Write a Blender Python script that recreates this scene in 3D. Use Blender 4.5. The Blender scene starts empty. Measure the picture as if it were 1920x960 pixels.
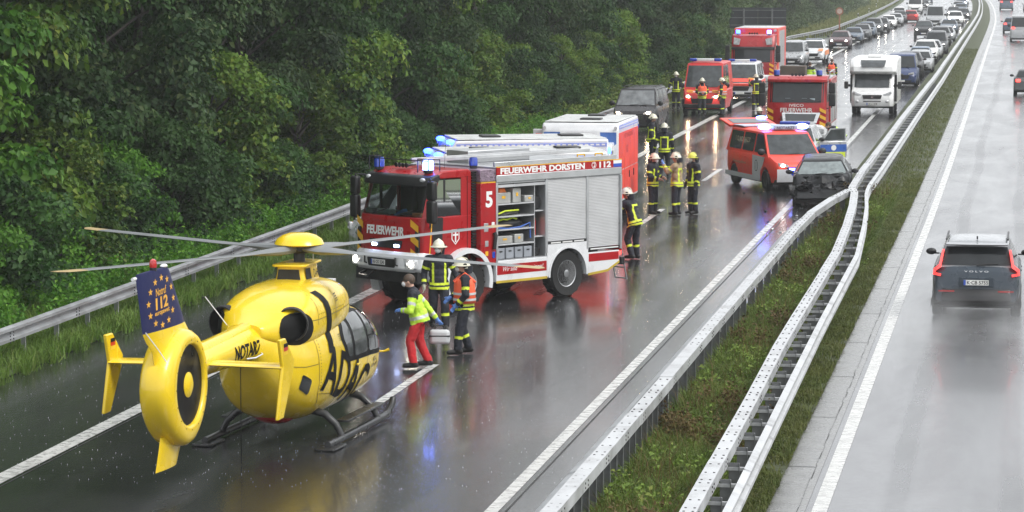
import bpy, bmesh, math, random
import numpy as np
from mathutils import Vector, Matrix
from mathutils.bvhtree import BVHTree
R = math.radians
random.seed(11)
scene = bpy.context.scene
col = scene.collection
# ---------------------------------------------------------------- camera
cam_d = bpy.data.cameras.new('camera')
cam_d.lens = 107.06
cam_d.sensor_width = 36
cam_d.clip_start = 0.5
cam_d.clip_end = 5000
cam = bpy.data.objects.new('camera', cam_d)
cam.location = (0, 0, 7.54)
cam.rotation_euler = (R(90 - 5.562), 0, R(9.588))
col.objects.link(cam)
scene.camera = cam
# ---------------------------------------------------------------- sky, sun, exposure
world = bpy.data.worlds.new('World')
scene.world = world
world.use_nodes = True
wn = world.node_tree.nodes
wl = world.node_tree.links
wn.clear()
sky = wn.new('ShaderNodeTexSky')
sky.sky_type = 'NISHITA'
sky.sun_disc = False
sky.sun_elevation = R(48)
sky.sun_rotation = R(110)
sky.air_density = 1.0
sky.dust_density = 4.0
sky.ozone_density = 1.0
hs = wn.new('ShaderNodeHueSaturation')
hs.inputs['Saturation'].default_value = 0.10
mixw = wn.new('ShaderNodeMix')
mixw.data_type = 'RGBA'
mixw.inputs[0].default_value = 0.7          # thick, even cloud over the clear-sky gradient
mixw.inputs[7].default_value = (11.0, 11.35, 11.8, 1)
bg = wn.new('ShaderNodeBackground')
bg.inputs['Strength'].default_value = 0.1
wo = wn.new('ShaderNodeOutputWorld')
wl.new(sky.outputs[0], hs.inputs['Color'])
wl.new(hs.outputs[0], mixw.inputs[6])
wl.new(mixw.outputs[2], bg.inputs['Color'])
wl.new(bg.outputs[0], wo.inputs['Surface'])
sun_d = bpy.data.lights.new('sun', 'SUN')
sun_d.energy = 1.4
sun_d.angle = R(22)
sun_d.color = (1, 0.97, 0.93)
sun = bpy.data.objects.new('sun', sun_d)
sun.rotation_euler = Vector((-.62, .22, -.75)).to_track_quat('-Z', 'Y').to_euler()
sun.location = (0, 0, 60)
col.objects.link(sun)
scene.view_settings.view_transform = 'Standard'
scene.view_settings.look = 'None'
scene.view_settings.gamma = 1
scene.view_settings.exposure = 0.58
scene.view_settings.use_curve_mapping = False
cy = scene.cycles
cy.use_denoising = True
cy.max_bounces = 7
cy.diffuse_bounces = 2
cy.glossy_bounces = 4
cy.transmission_bounces = 4
cy.transparent_max_bounces = 10
cy.volume_bounces = 1
cy.caustics_reflective = False
cy.caustics_refractive = False
cy.sample_clamp_indirect = 6
# ---------------------------------------------------------------- helpers: tagging and meshes
def tag(o, label=None, cat=None, group=None, kind=None):
    if label: o['label'] = label
    if cat: o['category'] = cat
    if group: o['group'] = group
    if kind: o['kind'] = kind
    return o

def empty(name, loc=(0, 0, 0), rz=0.0):
    o = bpy.data.objects.new(name, None)
    o.empty_display_size = 0.3
    o.location = loc
    o.rotation_euler = (0, 0, rz)
    col.objects.link(o)
    return o

def kids(o):
    return [c for c in bpy.data.objects if c.parent == o]

CH = {}
def copy_tree(o, parent=None):
    c = o.copy()
    col.objects.link(c)
    c.parent = parent
    if parent is not None:
        CH.setdefault(parent.name, []).append(c)
    for ch in list(CH.get(o.name, [])):
        copy_tree(ch, c)
    return c

def V3(p): return Vector(p)

class MB:
    def __init__(s, M=None):
        s.v = []; s.f = []; s.mi = []; s.M = M; s.mat = 0
    def add(s, vs, fs):
        b = len(s.v)
        if s.M is not None: vs = [s.M @ Vector(p) for p in vs]
        s.v.extend([tuple(p) for p in vs])
        for f in fs:
            s.f.append(tuple(b + i for i in f)); s.mi.append(s.mat)
        return s
    def box(s, c, d, rot=None):
        x, y, z = d[0] / 2, d[1] / 2, d[2] / 2
        vs = [Vector(p) for p in ((-x,-y,-z),(x,-y,-z),(x,y,-z),(-x,y,-z),(-x,-y,z),(x,-y,z),(x,y,z),(-x,y,z))]
        if rot is not None: vs = [rot @ p for p in vs]
        c = Vector(c)
        return s.add([c + p for p in vs], [(0,3,2,1),(4,5,6,7),(0,1,5,4),(1,2,6,5),(2,3,7,6),(3,0,4,7)])
    def b2(s, x0, x1, y0, y1, z0, z1):
        return s.box(((x0+x1)/2, (y0+y1)/2, (z0+z1)/2), (abs(x1-x0), abs(y1-y0), abs(z1-z0)))
    def hexa(s, p):  # 8 corners: bottom 4 (ccw from above), top 4
        return s.add(p, [(0,3,2,1),(4,5,6,7),(0,1,5,4),(1,2,6,5),(2,3,7,6),(3,0,4,7)])
    def prism(s, pts, ax, a, b):
        def P(u, w, t): return {'x': (t, u, w), 'y': (u, t, w), 'z': (u, w, t)}[ax]
        n = len(pts)
        vs = [P(u, w, a) for u, w in pts] + [P(u, w, b) for u, w in pts]
        fs = [tuple(range(n))[::-1], tuple(range(n, 2*n))] + [(i, (i+1) % n, n+(i+1) % n, n+i) for i in range(n)]
        return s.add(vs, fs)
    def ringed(s, rings, cap=True, closed=True):
        n = len(rings[0]); vs = [p for r in rings for p in r]; fs = []
        for k in range(len(rings) - 1):
            for i in range(n if closed else n - 1):
                j = (i + 1) % n
                fs.append((k*n+i, k*n+j, (k+1)*n+j, (k+1)*n+i))
        if cap and closed:
            fs.append(tuple(range(n))[::-1]); fs.append(tuple((len(rings)-1)*n + i for i in range(n)))
        return s.add(vs, fs)
    def tube(s, path, r, n=8, cap=True):
        path = [Vector(p) for p in path]; rings = []
        m = len(path)
        rr = r if isinstance(r, (list, tuple)) else [r] * m
        up0 = None
        for i, p in enumerate(path):
            d = (path[min(i+1, m-1)] - path[max(i-1, 0)])
            if d.length < 1e-9: d = Vector((0, 0, 1))
            d.normalize()
            if up0 is None:
                up0 = Vector((0, 0, 1)) if abs(d.z) < .9 else Vector((1, 0, 0))
            a = d.cross(up0)
            if a.length < 1e-6: a = d.cross(Vector((0, 1, 0)))
            a.normalize(); b = a.cross(d).normalized(); up0 = b
            rings.append([p + rr[i]*(math.cos(t)*a + math.sin(t)*b) for t in [2*math.pi*k/n for k in range(n)]])
        return s.ringed(rings, cap)
    def cyl(s, p0, p1, r0, r1=None, n=14):
        return s.tube([p0, p1], [r0, r0 if r1 is None else r1], n)
    def lathe(s, prof, o, ax, n=20):  # prof: (radius, height along ax)
        o = Vector(o); ax = Vector(ax).normalized()
        a = ax.orthogonal().normalized(); b = ax.cross(a)
        rings = [[o + ax*h + r*(math.cos(2*math.pi*k/n)*a + math.sin(2*math.pi*k/n)*b) for k in range(n)] for r, h in prof]
        return s.ringed(rings, True)
    def ell(s, c, r, nu=14, nv=8, rot=None):
        c = Vector(c); rings = []
        for j in range(nv + 1):
            ph = -math.pi/2 + math.pi * (j + .001 if j == 0 else (j - .001 if j == nv else j)) / nv
            ring = []
            for i in range(nu):
                t = 2*math.pi*i/nu
                p = Vector((r[0]*math.cos(ph)*math.cos(t), r[1]*math.cos(ph)*math.sin(t), r[2]*math.sin(ph)))
                ring.append(c + (rot @ p if rot is not None else p))
            rings.append(ring)
        return s.ringed(rings, True)
    def build(s, name, mat, parent=None, smooth=False, bevel=0, seg=2, loc=None, sharp=38):
        me = bpy.data.meshes.new(name)
        me.from_pydata(s.v, [], s.f)
        mats = mat if isinstance(mat, (list, tuple)) else [mat]
        for m in mats: me.materials.append(m)
        if len(mats) > 1: me.polygons.foreach_set('material_index', s.mi)
        bm = bmesh.new(); bm.from_mesh(me)
        bmesh.ops.recalc_face_normals(bm, faces=bm.faces)
        bm.to_mesh(me); bm.free()
        if smooth or bevel:
            me.polygons.foreach_set('use_smooth', [True] * len(me.polygons))
            me.set_sharp_from_angle(angle=R(sharp))
        me.update()
        o = bpy.data.objects.new(name, me)
        col.objects.link(o)
        if loc: o.location = loc
        if parent is not None:
            o.parent = parent
            CH.setdefault(parent.name, []).append(o)
        if bevel:
            b = o.modifiers.new('bevel', 'BEVEL'); b.width = bevel; b.segments = seg; b.limit_method = 'ANGLE'; b.angle_limit = R(32)
            b.harden_normals = False
        return o

def sheet(name, polys, mat, parent=None):
    m = MB()
    for p in polys: m.add(p, [tuple(range(len(p)))])
    return m.build(name, mat, parent)

# ---------------------------------------------------------------- materials
MT = {}
def pm(name, c, rough=.5, metal=0., coat=0., var=.12, scale=3., bump=0., bscale=60., spec=.5, emit=None, es=0., trans=0., alpha=1., dirt=0.):
    if name in MT: return MT[name]
    m = bpy.data.materials.new(name); m.use_nodes = True
    nt = m.node_tree; b = nt.nodes['Principled BSDF']
    b.inputs['Roughness'].default_value = rough
    b.inputs['Metallic'].default_value = metal
    b.inputs['Coat Weight'].default_value = coat
    b.inputs['Coat Roughness'].default_value = .05
    b.inputs['Specular IOR Level'].default_value = spec
    if trans: b.inputs['Transmission Weight'].default_value = trans
    if alpha < 1: b.inputs['Alpha'].default_value = alpha
    if emit is not None:
        b.inputs['Emission Color'].default_value = (*emit, 1); b.inputs['Emission Strength'].default_value = es
    tc = nt.nodes.new('ShaderNodeTexCoord')
    n = nt.nodes.new('ShaderNodeTexNoise'); n.inputs['Scale'].default_value = scale; n.inputs['Detail'].default_value = 5
    nt.links.new(tc.outputs['Object'], n.inputs['Vector'])
    mp = nt.nodes.new('ShaderNodeMapRange'); mp.inputs[1].default_value = .3; mp.inputs[2].default_value = .7
    mp.inputs[3].default_value = 1 - var; mp.inputs[4].default_value = 1 + var
    nt.links.new(n.outputs['Fac'], mp.inputs[0])
    mx = nt.nodes.new('ShaderNodeMix'); mx.data_type = 'RGBA'; mx.blend_type = 'MULTIPLY'; mx.inputs[0].default_value = 1
    mx.inputs[6].default_value = (*c, 1)
    nt.links.new(mp.outputs[0], mx.inputs[7])
    last = mx.outputs[2]
    if dirt:
        n2 = nt.nodes.new('ShaderNodeTexNoise'); n2.inputs['Scale'].default_value = scale * .7; n2.inputs['Detail'].default_value = 8; n2.inputs['Roughness'].default_value = .7
        nt.links.new(tc.outputs['Object'], n2.inputs['Vector'])
        r2 = nt.nodes.new('ShaderNodeMapRange'); r2.inputs[1].default_value = .5; r2.inputs[2].default_value = .75; r2.inputs[4].default_value = dirt
        nt.links.new(n2.outputs['Fac'], r2.inputs[0])
        m2 = nt.nodes.new('ShaderNodeMix'); m2.data_type = 'RGBA'; m2.inputs[7].default_value = (.09, .08, .07, 1)
        nt.links.new(r2.outputs[0], m2.inputs[0]); nt.links.new(last, m2.inputs[6]); last = m2.outputs[2]
    nt.links.new(last, b.inputs['Base Color'])
    mr = nt.nodes.new('ShaderNodeMapRange'); mr.inputs[1].default_value = .3; mr.inputs[2].default_value = .7
    mr.inputs[3].default_value = max(.02, rough * .75); mr.inputs[4].default_value = min(1, rough * 1.3)
    nt.links.new(n.outputs['Fac'], mr.inputs[0]); nt.links.new(mr.outputs[0], b.inputs['Roughness'])
    if bump:
        nb = nt.nodes.new('ShaderNodeTexNoise'); nb.inputs['Scale'].default_value = bscale; nb.inputs['Detail'].default_value = 3
        nt.links.new(tc.outputs['Object'], nb.inputs['Vector'])
        bu = nt.nodes.new('ShaderNodeBump'); bu.inputs['Strength'].default_value = bump; bu.inputs['Distance'].default_value = .02
        nt.links.new(nb.outputs['Fac'], bu.inputs['Height']); nt.links.new(bu.outputs[0], b.inputs['Normal'])
    MT[name] = m
    return m

def glow(name, c, s):
    return pm(name, (.6*c[0]+.1, .6*c[1]+.1, .6*c[2]+.1), rough=.2, emit=c, es=s, var=.02)

def asphalt(name, base, r0, r1, tracks=(), coat=.0, rut=.12):
    """wet asphalt: dark stone, water film of uneven thickness stretched along the road, ripples from the rain"""
    m = bpy.data.materials.new(name); m.use_nodes = True
    nt = m.node_tree; N = nt.nodes; L = nt.links; b = N['Principled BSDF']
    tc = N.new('ShaderNodeTexCoord')
    mpg = N.new('ShaderNodeMapping'); mpg.inputs['Scale'].default_value = (.55, .11, 1)
    L.new(tc.outputs['Object'], mpg.inputs['Vector'])
    n1 = N.new('ShaderNodeTexNoise'); n1.inputs['Scale'].default_value = 1.; n1.inputs['Detail'].default_value = 7; n1.inputs['Roughness'].default_value = .62; n1.inputs['Distortion'].default_value = .4
    L.new(mpg.outputs[0], n1.inputs['Vector'])
    fine = N.new('ShaderNodeTexNoise'); fine.inputs['Scale'].default_value = 34; fine.inputs['Detail'].default_value = 4
    L.new(tc.outputs['Object'], fine.inputs['Vector'])
    cr = N.new('ShaderNodeMix'); cr.data_type = 'RGBA'
    cr.inputs[6].default_value = (*[c*.72 for c in base], 1); cr.inputs[7].default_value = (*[c*1.35 for c in base], 1)
    L.new(n1.outputs['Fac'], cr.inputs[0])
    c2 = N.new('ShaderNodeMix'); c2.data_type = 'RGBA'; c2.blend_type = 'MULTIPLY'; c2.inputs[0].default_value = 1
    fr = N.new('ShaderNodeMapRange'); fr.inputs[1].default_value = .3; fr.inputs[2].default_value = .7; fr.inputs[3].default_value = .7; fr.inputs[4].default_value = 1.3
    L.new(fine.outputs['Fac'], fr.inputs[0]); L.new(cr.outputs[2], c2.inputs[6]); L.new(fr.outputs[0], c2.inputs[7])
    last = c2.outputs[2]
    rr = N.new('ShaderNodeMapRange'); rr.inputs[1].default_value = .36; rr.inputs[2].default_value = .66; rr.inputs[3].default_value = r0; rr.inputs[4].default_value = r1
    L.new(n1.outputs['Fac'], rr.inputs[0])
    rough = rr.outputs[0]
    if tracks:
        sx = N.new('ShaderNodeSeparateXYZ'); L.new(tc.outputs['Object'], sx.inputs[0])
        wob = N.new('ShaderNodeTexNoise'); wob.inputs['Scale'].default_value = .05; L.new(tc.outputs['Object'], wob.inputs['Vector'])
        wsub = N.new('ShaderNodeMath'); wsub.operation = 'MULTIPLY_ADD'; wsub.inputs[1].default_value = .5; L.new(wob.outputs['Fac'], wsub.inputs[0]); L.new(sx.outputs[0], wsub.inputs[2])
        tot = None
        for t, wd in tracks:
            d = N.new('ShaderNodeMath'); d.operation = 'SUBTRACT'; d.inputs[1].default_value = t + .25; L.new(wsub.outputs[0], d.inputs[0])
            a = N.new('ShaderNodeMath'); a.operation = 'ABSOLUTE'; L.new(d.outputs[0], a.inputs[0])
            q = N.new('ShaderNodeMapRange'); q.inputs[1].default_value = wd*.5; q.inputs[2].default_value = wd; q.inputs[3].default_value = 1; q.inputs[4].default_value = 0
            L.new(a.outputs[0], q.inputs[0])
            if tot is None: tot = q.outputs[0]
            else:
                mx = N.new('ShaderNodeMath'); mx.operation = 'MAXIMUM'; L.new(tot, mx.inputs[0]); L.new(q.outputs[0], mx.inputs[1]); tot = mx.outputs[0]
        ad = N.new('ShaderNodeMath'); ad.operation = 'MULTIPLY_ADD'; ad.inputs[1].default_value = rut; L.new(tot, ad.inputs[0]); L.new(rough, ad.inputs[2])
        rough = ad.outputs[0]
    L.new(last, b.inputs['Base Color'])
    L.new(rough, b.inputs['Roughness'])
    b.inputs['Specular IOR Level'].default_value = .5
    b.inputs['Coat Weight'].default_value = coat; b.inputs['Coat IOR'].default_value = 1.33; b.inputs['Coat Roughness'].default_value = .06
    # rain-roughened film
    rip = N.new('ShaderNodeTexNoise'); rip.inputs['Scale'].default_value = 9; rip.inputs['Detail'].default_value = 5; rip.inputs['Roughness'].default_value = .65
    L.new(tc.outputs['Object'], rip.inputs['Vector'])
    bu = N.new('ShaderNodeBump'); bu.inputs['Strength'].default_value = .35; bu.inputs['Distance'].default_value = .012
    L.new(rip.outputs['Fac'], bu.inputs['Height'])
    bu2 = N.new('ShaderNodeBump'); bu2.inputs['Strength'].default_value = .3; bu2.inputs['Distance'].default_value = .004
    L.new(fine.outputs['Fac'], bu2.inputs['Height']); L.new(bu.outputs[0], bu2.inputs['Normal'])
    L.new(bu2.outputs[0], b.inputs['Normal'])
    return m

def leafmat(name, c1, c2, c3, rough=.45, tl=.36):
    m = bpy.data.materials.new(name); m.use_nodes = True
    nt = m.node_tree; N = nt.nodes; L = nt.links; b = N['Principled BSDF']
    geo = N.new('ShaderNodeNewGeometry'); oi = N.new('ShaderNodeObjectInfo')
    n = N.new('ShaderNodeTexNoise'); n.inputs['Scale'].default_value = .55; n.inputs['Detail'].default_value = 3
    L.new(geo.outputs['Position'], n.inputs['Vector'])
    mr = N.new('ShaderNodeMapRange'); mr.inputs[1].default_value = .35; mr.inputs[2].default_value = .65
    L.new(n.outputs['Fac'], mr.inputs[0])
    a = N.new('ShaderNodeMix'); a.data_type = 'RGBA'; a.inputs[6].default_value = (*c1, 1); a.inputs[7].default_value = (*c2, 1)
    L.new(mr.outputs[0], a.inputs[0])
    w = N.new('ShaderNodeMapRange'); w.inputs[1].default_value = .80; w.inputs[2].default_value = 1.0; w.inputs[4].default_value = .8
    L.new(geo.outputs['Random Per Island'], w.inputs[0])
    d = N.new('ShaderNodeMix'); d.data_type = 'RGBA'; d.inputs[7].default_value = (*c3, 1)
    L.new(w.outputs[0], d.inputs[0]); L.new(a.outputs[2], d.inputs[6])
    hsv = N.new('ShaderNodeHueSaturation')
    v = N.new('ShaderNodeMapRange'); v.inputs[3].default_value = .75; v.inputs[4].default_value = 1.25
    L.new(oi.outputs['Random'], v.inputs[0]); L.new(v.outputs[0], hsv.inputs['Value'])
    L.new(d.outputs[2], hsv.inputs['Color'])
    L.new(hsv.outputs[0], b.inputs['Base Color'])
    b.inputs['Roughness'].default_value = rough
    b.inputs['Specular IOR Level'].default_value = .18
    if tl:
        t = N.new('ShaderNodeBsdfTranslucent'); L.new(hsv.outputs[0], t.inputs['Color'])
        mx = N.new('ShaderNodeMixShader'); mx.inputs[0].default_value = tl
        L.new(b.outputs[0], mx.inputs[1]); L.new(t.outputs[0], mx.inputs[2])
        L.new(mx.outputs[0], N['Material Output'].inputs['Surface'])
    MT[name] = m
    return m

STEEL = pm('galvanised_steel', (.36, .37, .38), rough=.5, metal=.45, var=.14, scale=2.2, dirt=.35)
STEELW = pm('galvanised_bright', (.50, .51, .52), rough=.42, metal=.2, var=.12, scale=2., dirt=.6)
POST = pm('post_steel', (.19, .195, .2), rough=.5, metal=.5, var=.25, scale=6)
BOLT = pm('bolt_dark', (.03, .03, .03), rough=.5)
PAINT = pm('road_paint', (.52, .52, .50), rough=.28, var=.2, scale=6, dirt=.5, bump=.25, bscale=90)
BLACKP = pm('black_plastic', (.012, .012, .013), rough=.42, var=.2)
RUBBER = pm('tyre_rubber', (.014, .014, .014), rough=.6, var=.2, bump=.2, bscale=30)
CHROME = pm('chrome', (.7, .7, .7), rough=.15, metal=1)
ALU = pm('aluminium', (.55, .56, .57), rough=.36, metal=.7, var=.06)
WHITE = pm('white_paint', (.72, .73, .74), rough=.3, coat=.25, var=.05, dirt=.12)
# ---------------------------------------------------------------- the setting
def cv(y):
    """sideways bend of the motorway, metres left of straight"""
    ks = [(-200, 0), (60, 0), (110, -.03), (180, -.3), (255, -.6), (343, -.95), (400, -1.4), (494, -2.8), (578, -4.7), (700, -9.2), (900, -19.), (1200, -38), (1500, -62)]
    for i in range(len(ks) - 1):
        if y <= ks[i+1][0]:
            y0, a = ks[i]; y1, b = ks[i+1]
            m0 = (ks[i+1][1] - ks[i-1][1]) / (ks[i+1][0] - ks[i-1][0]) if i > 0 else 0
            m1 = (ks[i+2][1] - a) / (ks[i+2][0] - y0) if i + 2 < len(ks) else (b - a) / (y1 - y0)
            h = y1 - y0; t = (y - y0) / h
            return (2*t**3 - 3*t*t + 1)*a + (t**3 - 2*t*t + t)*h*m0 + (-2*t**3 + 3*t*t)*b + (t**3 - t*t)*h*m1
    return ks[-1][1]

YS = list(range(-60, 200, 10)) + list(range(200, 700, 14)) + list(range(700, 1400, 50)) + [1400]
def strip(name, x0, x1, z, mat, parent=None, y0=-60, y1=1400):
    ys = [y0] + [y for y in YS if y0 < y < y1] + [y1]
    f0 = x0 if callable(x0) else (lambda y: x0); f1 = x1 if callable(x1) else (lambda y: x1)
    m = MB(); vs = []; fs = []
    for y in ys: vs += [(f0(y) + cv(y), y, z), (f1(y) + cv(y), y, z)]
    for i in range(len(ys) - 1): fs.append((2*i, 2*i+1, 2*i+3, 2*i+2))
    m.add(vs, fs)
    return m.build(name, mat, parent)

M_ground = pm('meadow_soil', (.05, .075, .022), rough=.85, var=.35, scale=.5, bump=.6, bscale=6)
M_med = pm('median_soil', (.055, .066, .026), rough=.85, var=.45, scale=1.4, bump=.7, bscale=9)
M_road_l = asphalt('wet_asphalt_left', (.026, .026, .028), .05, .22, coat=.15, rut=.07, tracks=((-13.65, .35), (-11.8, .35), (-9.9, .35), (-8.1, .35)))
M_road_r = asphalt('wet_asphalt_right', (.065, .065, .068), .15, .28, coat=.15, rut=.06, tracks=((-1.75, .22), (-.15, .22), (2.1, .25), (3.8, .25)))
M_conc = pm('gutter_concrete', (.19, .19, .185), rough=.26, var=.18, scale=2.5, dirt=.5, bump=.3, bscale=30)
M_gap = pm('joint_dirt', (.02, .02, .018), rough=.6)

gr = MB(); gr.add([(-600, -70, -.08), (500, -70, -.08), (500, 1450, -.08), (-600, 1450, -.08)], [(0, 1, 2, 3)])
tag(gr.build('ground', M_ground), kind='structure')
EXIT = lambda y: -18.15 - (0 if y < 205 else min(1.0, (y-205)/30)*2.2 if y < 262 else max(0., 2.2*(1-(y-262)/38)))
rl = tag(strip('road_left', EXIT, -5.95, 0.0, M_road_l), kind='structure')
rr_ = tag(strip('road_right', -2.93, 8.4, 0.0, M_road_r), kind='structure')
tag(strip('median', -5.97, -3.42, .03, M_med), kind='structure')
tag(strip('verge', -24, lambda y: EXIT(y) + .02, .02, M_ground), kind='structure')
tag(strip('verge_right', 8.38, 16, .02, M_ground), kind='structure')
gt = tag(strip('gutter', -3.44, -2.91, .006, M_conc), kind='structure')
# gutter slabs: recessed joints and the broken outer edge
jm = MB()
for y in range(20, 240, 1):
    if y % 5 == 0: jm.add([(-3.42+cv(y), y, .0105), (-3.02+cv(y), y, .0105), (-3.02+cv(y), y+.025, .0105), (-3.42+cv(y), y+.025, .0105)], [(0,1,2,3)])
for i in range(400):
    y0 = 20 + i*.6; w = random.uniform(.004, .016); o = -3.02 + random.uniform(-.012, .012)
    jm.add([(o+cv(y0), y0, .010), (o+w+cv(y0), y0, .010), (o+w+cv(y0+.62), y0+.62, .010), (o+cv(y0+.62), y0+.62, .010)], [(0,1,2,3)])
jm.build('joint', M_gap, gt)
# markings
strip('edge_line', -14.83, -14.53, .005, PAINT, rl)
strip('edge_line', -7.245, -7.055, .005, PAINT, rl)
strip('tar_joint', -6.97, -6.94, .004, M_gap, rl)
strip('tar_joint', -14.47, -14.445, .004, M_gap, rl)
strip('tar_joint', 1.0, 1.02, .004, M_gap, rr_)
strip('edge_line', -2.82, -2.61, .005, PAINT, rr_)
y = 49.35 - 36
while y < 640:
    if not (20 < y < 30): strip('lane_dash', -10.92, -10.75, .005, PAINT, rl, y, y + 6)
    y += 18.05
y = 30
while y < 640:
    strip('lane_dash', 1.1, 1.25, .005, PAINT, rr_, y, y + 6)
    y += 18
strip('edge_line', 5.0, 5.28, .005, PAINT, rr_)

# ---------------------------------------------------------------- crash barriers
def interp(pts, y):
    if y <= pts[0][1]: return pts[0][0]
    for (xa, ya), (xb, yb) in zip(pts, pts[1:]):
        if y <= yb: return xa + (xb - xa) * (y - ya) / (yb - ya)
    return pts[-1][0]

WPROF = [(0, .0), (.085, .03), (.085, .085), (.0, .125), (.0, .185), (.085, .225), (.085, .28), (0, .31)]  # outwards, up
def wbeam(mb, xf, y0, y1, z0, side, step=4.):
    """W profile beam whose face points to +x*side"""
    ys = [y0]
    while ys[-1] + step < y1: ys.append(ys[-1] + step)
    ys.append(y1)
    rings = []
    for yy in ys:
        x = xf(yy)
        outer = [(x + side*a, yy, z0 + b) for a, b in WPROF]
        inner = [(x + side*(a - .012), yy, z0 + b) for a, b in reversed(WPROF)]
        rings.append(outer + inner)
    mb.ringed(rings)

def rail_left(y0, y1, xf, label, post_step=2., bend=True):
    e = empty('guard_rail', (xf(y0), y0, 0))
    tag(e, label, 'guard rail', 'guard rails along the verge')
    M = Matrix.Translation((-xf(y0), -y0, 0))
    yy = y0
    while yy < y1 - .1:
        y2 = min(yy + 4, y1)
        b = MB(M); wbeam(b, xf, yy - .06, y2 + .06, .44 + random.uniform(-.004, .004), 1, 4)
        b.build('beam', STEEL, e, smooth=True, sharp=25)
        bb = MB(M)
        for k in range(4):
            for q in (-.09, .09):
                x = xf(y2)
                bb.cyl((x + .086, y2 - .12 + q, .455 + k*.06), (x + .098, y2 - .12 + q, .455 + k*.06), .016, n=6)
        if y2 < 130: tag(bb.build('bolt', BOLT, e), kind='stuff')
        yy = y2
    first = None; yy = y0 + 1
    while yy < min(y1, 230 if y0 < 200 else 420):
        x = xf(yy)
        if first is None:
            p = MB()
            p.box((-.07, 0, .33), (.10, .006, .78)); p.box((-.12, .028, .33), (.006, .06, .78)); p.box((-.02, -.028, .33), (.006, .06, .78))
            p.box((-.02, 0, .6), (.05, .1, .12))
            first = p.build('post', STEEL, e); first.location = (x - xf(y0), yy - y0, 0)
        else:
            c = first.copy(); col.objects.link(c); c.parent = e; c.location = (x - xf(y0), yy - y0, 0)
        yy += post_step
    return e
rail_left(38, 222, lambda y: -18.62 + cv(y), 'low grey crash rail between the wet road and the wood')
rampx = lambda y: interp([(-19.6, 255), (-20.25, 262), (-20.3, 272), (-19.6, 285), (-19.0, 298), (-18.7, 306)], y) + cv(y)
rail_left(256, 306, rampx, 'short curved crash rail at the mouth of the slip road')
rail_left(306, 640, lambda y: -18.65 + cv(y), 'distant crash rail beside the queue on the hard shoulder', 4.)

def top_beam(xf, ys, w, z0, z1, e, M, bolts=True, yb=130):
    """box section top rail, one object for each 4 m length"""
    for ya, yb_ in zip(ys, ys[1:]):
        dz_ = random.uniform(-.008, .008); dx_ = random.uniform(-.006, .006); b = MB(M @ Matrix.Translation((dx_, 0, dz_))); xa, xb = xf(ya), xf(yb_)
        n = max(1, int((yb_-ya)/1.9)); rings = []
        for i in range(n+1):
            yy = ya + (yb_-ya)*i/n; x = xf(yy)
            rings.append([(x-w/2, yy, z0), (x+w/2, yy, z0), (x+w/2, yy, z1), (x-w/2, yy, z1)])
        b.ringed(rings)
        b.build('top_beam', STEELW, e)
        if bolts and ya < yb:
            q = MB(M)
            k = 0; yy = ya + .3
            while yy < yb_:
                four = (k % 3 == 0)
                for dy in ((-.12, .12) if four else (0,)):
                    for dx in (-.055, .055):
                        q.cyl((xf(yy+dy)+dx, yy+dy, z1-.004), (xf(yy+dy)+dx, yy+dy, z1+.007), .017, n=6)
                if four:
                    for dy in (-.12, .12):
                        for dz in (.05, .11): q.cyl((xf(yy+dy)+w/2-.003, yy+dy, z0+dz), (xf(yy+dy)+w/2+.008, yy+dy, z0+dz), .015, n=6)
                yy += .68; k += 1
            tag(q.build('bolt', BOLT, e), kind='stuff')

def posts(e, M0, xf, y0, steps, h, w=.1, d=.14):
    first = None; yy = y0
    for step, until in steps:
        while yy < until:
            x = xf(yy)
            if first is None:
                p = MB(); p.box((0, 0, h/2-.12), (d, .012, h+.24)); p.box((-d/2, w/4, h/2-.12), (.01, w/2, h+.24)); p.box((d/2, -w/4, h/2-.12), (.01, w/2, h+.24))
                first = p.build('post', POST, e); first.location = (x - M0[0], yy - M0[1], 0)
            else:
                c = first.copy(); col.objects.link(c); c.parent = e; c.location = (x - M0[0], yy - M0[1], 0)
            yy += step

# barrier along the left carriageway, bent where the car struck it, joining the double barrier
B1 = [(-5.6, 20), (-5.62, 76), (-5.57, 80.3), (-5.3, 85.5), (-5.02, 88.9)]
x1 = lambda y: interp(B1, y)
e = empty('median_barrier', (x1(24), 24, 0))
tag(e, 'bolted steel box barrier bent at its end against the smashed black car', 'crash barrier')
M = Matrix.Translation((-x1(24), -24, 0))
ysb = [24 + 4*i for i in range(14)] + [80.3, 85.5, 88.75]
top_beam(x1, ysb, .21, .74, .9, e, M)
posts(e, (x1(24), 24), lambda y: x1(y) + .02, 24.4, [(.68, 47), (1.36, 60), (2.0, 88)], .75)
yy = 24.
while yy < 86:
    b = MB(M); wbeam(b, lambda y: x1(y) - .30, yy - .04, min(yy + 4.04, 87), .38, -1, 2)
    b.build('beam', STEEL, e, smooth=True, sharp=25)
    yy += 4
br = None; yy = 25.
while yy < 86:
    if br is None:
        b = MB(); b.box((-.16, 0, .56), (.3, .05, .05)); br = b.build('bracket', STEELW, e); br.location = (x1(yy) - x1(24), yy - 24, 0)
    else:
        c = br.copy(); col.objects.link(c); c.parent = e; c.location = (x1(yy) - x1(24), yy - 24, 0)
    yy += 2
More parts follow.
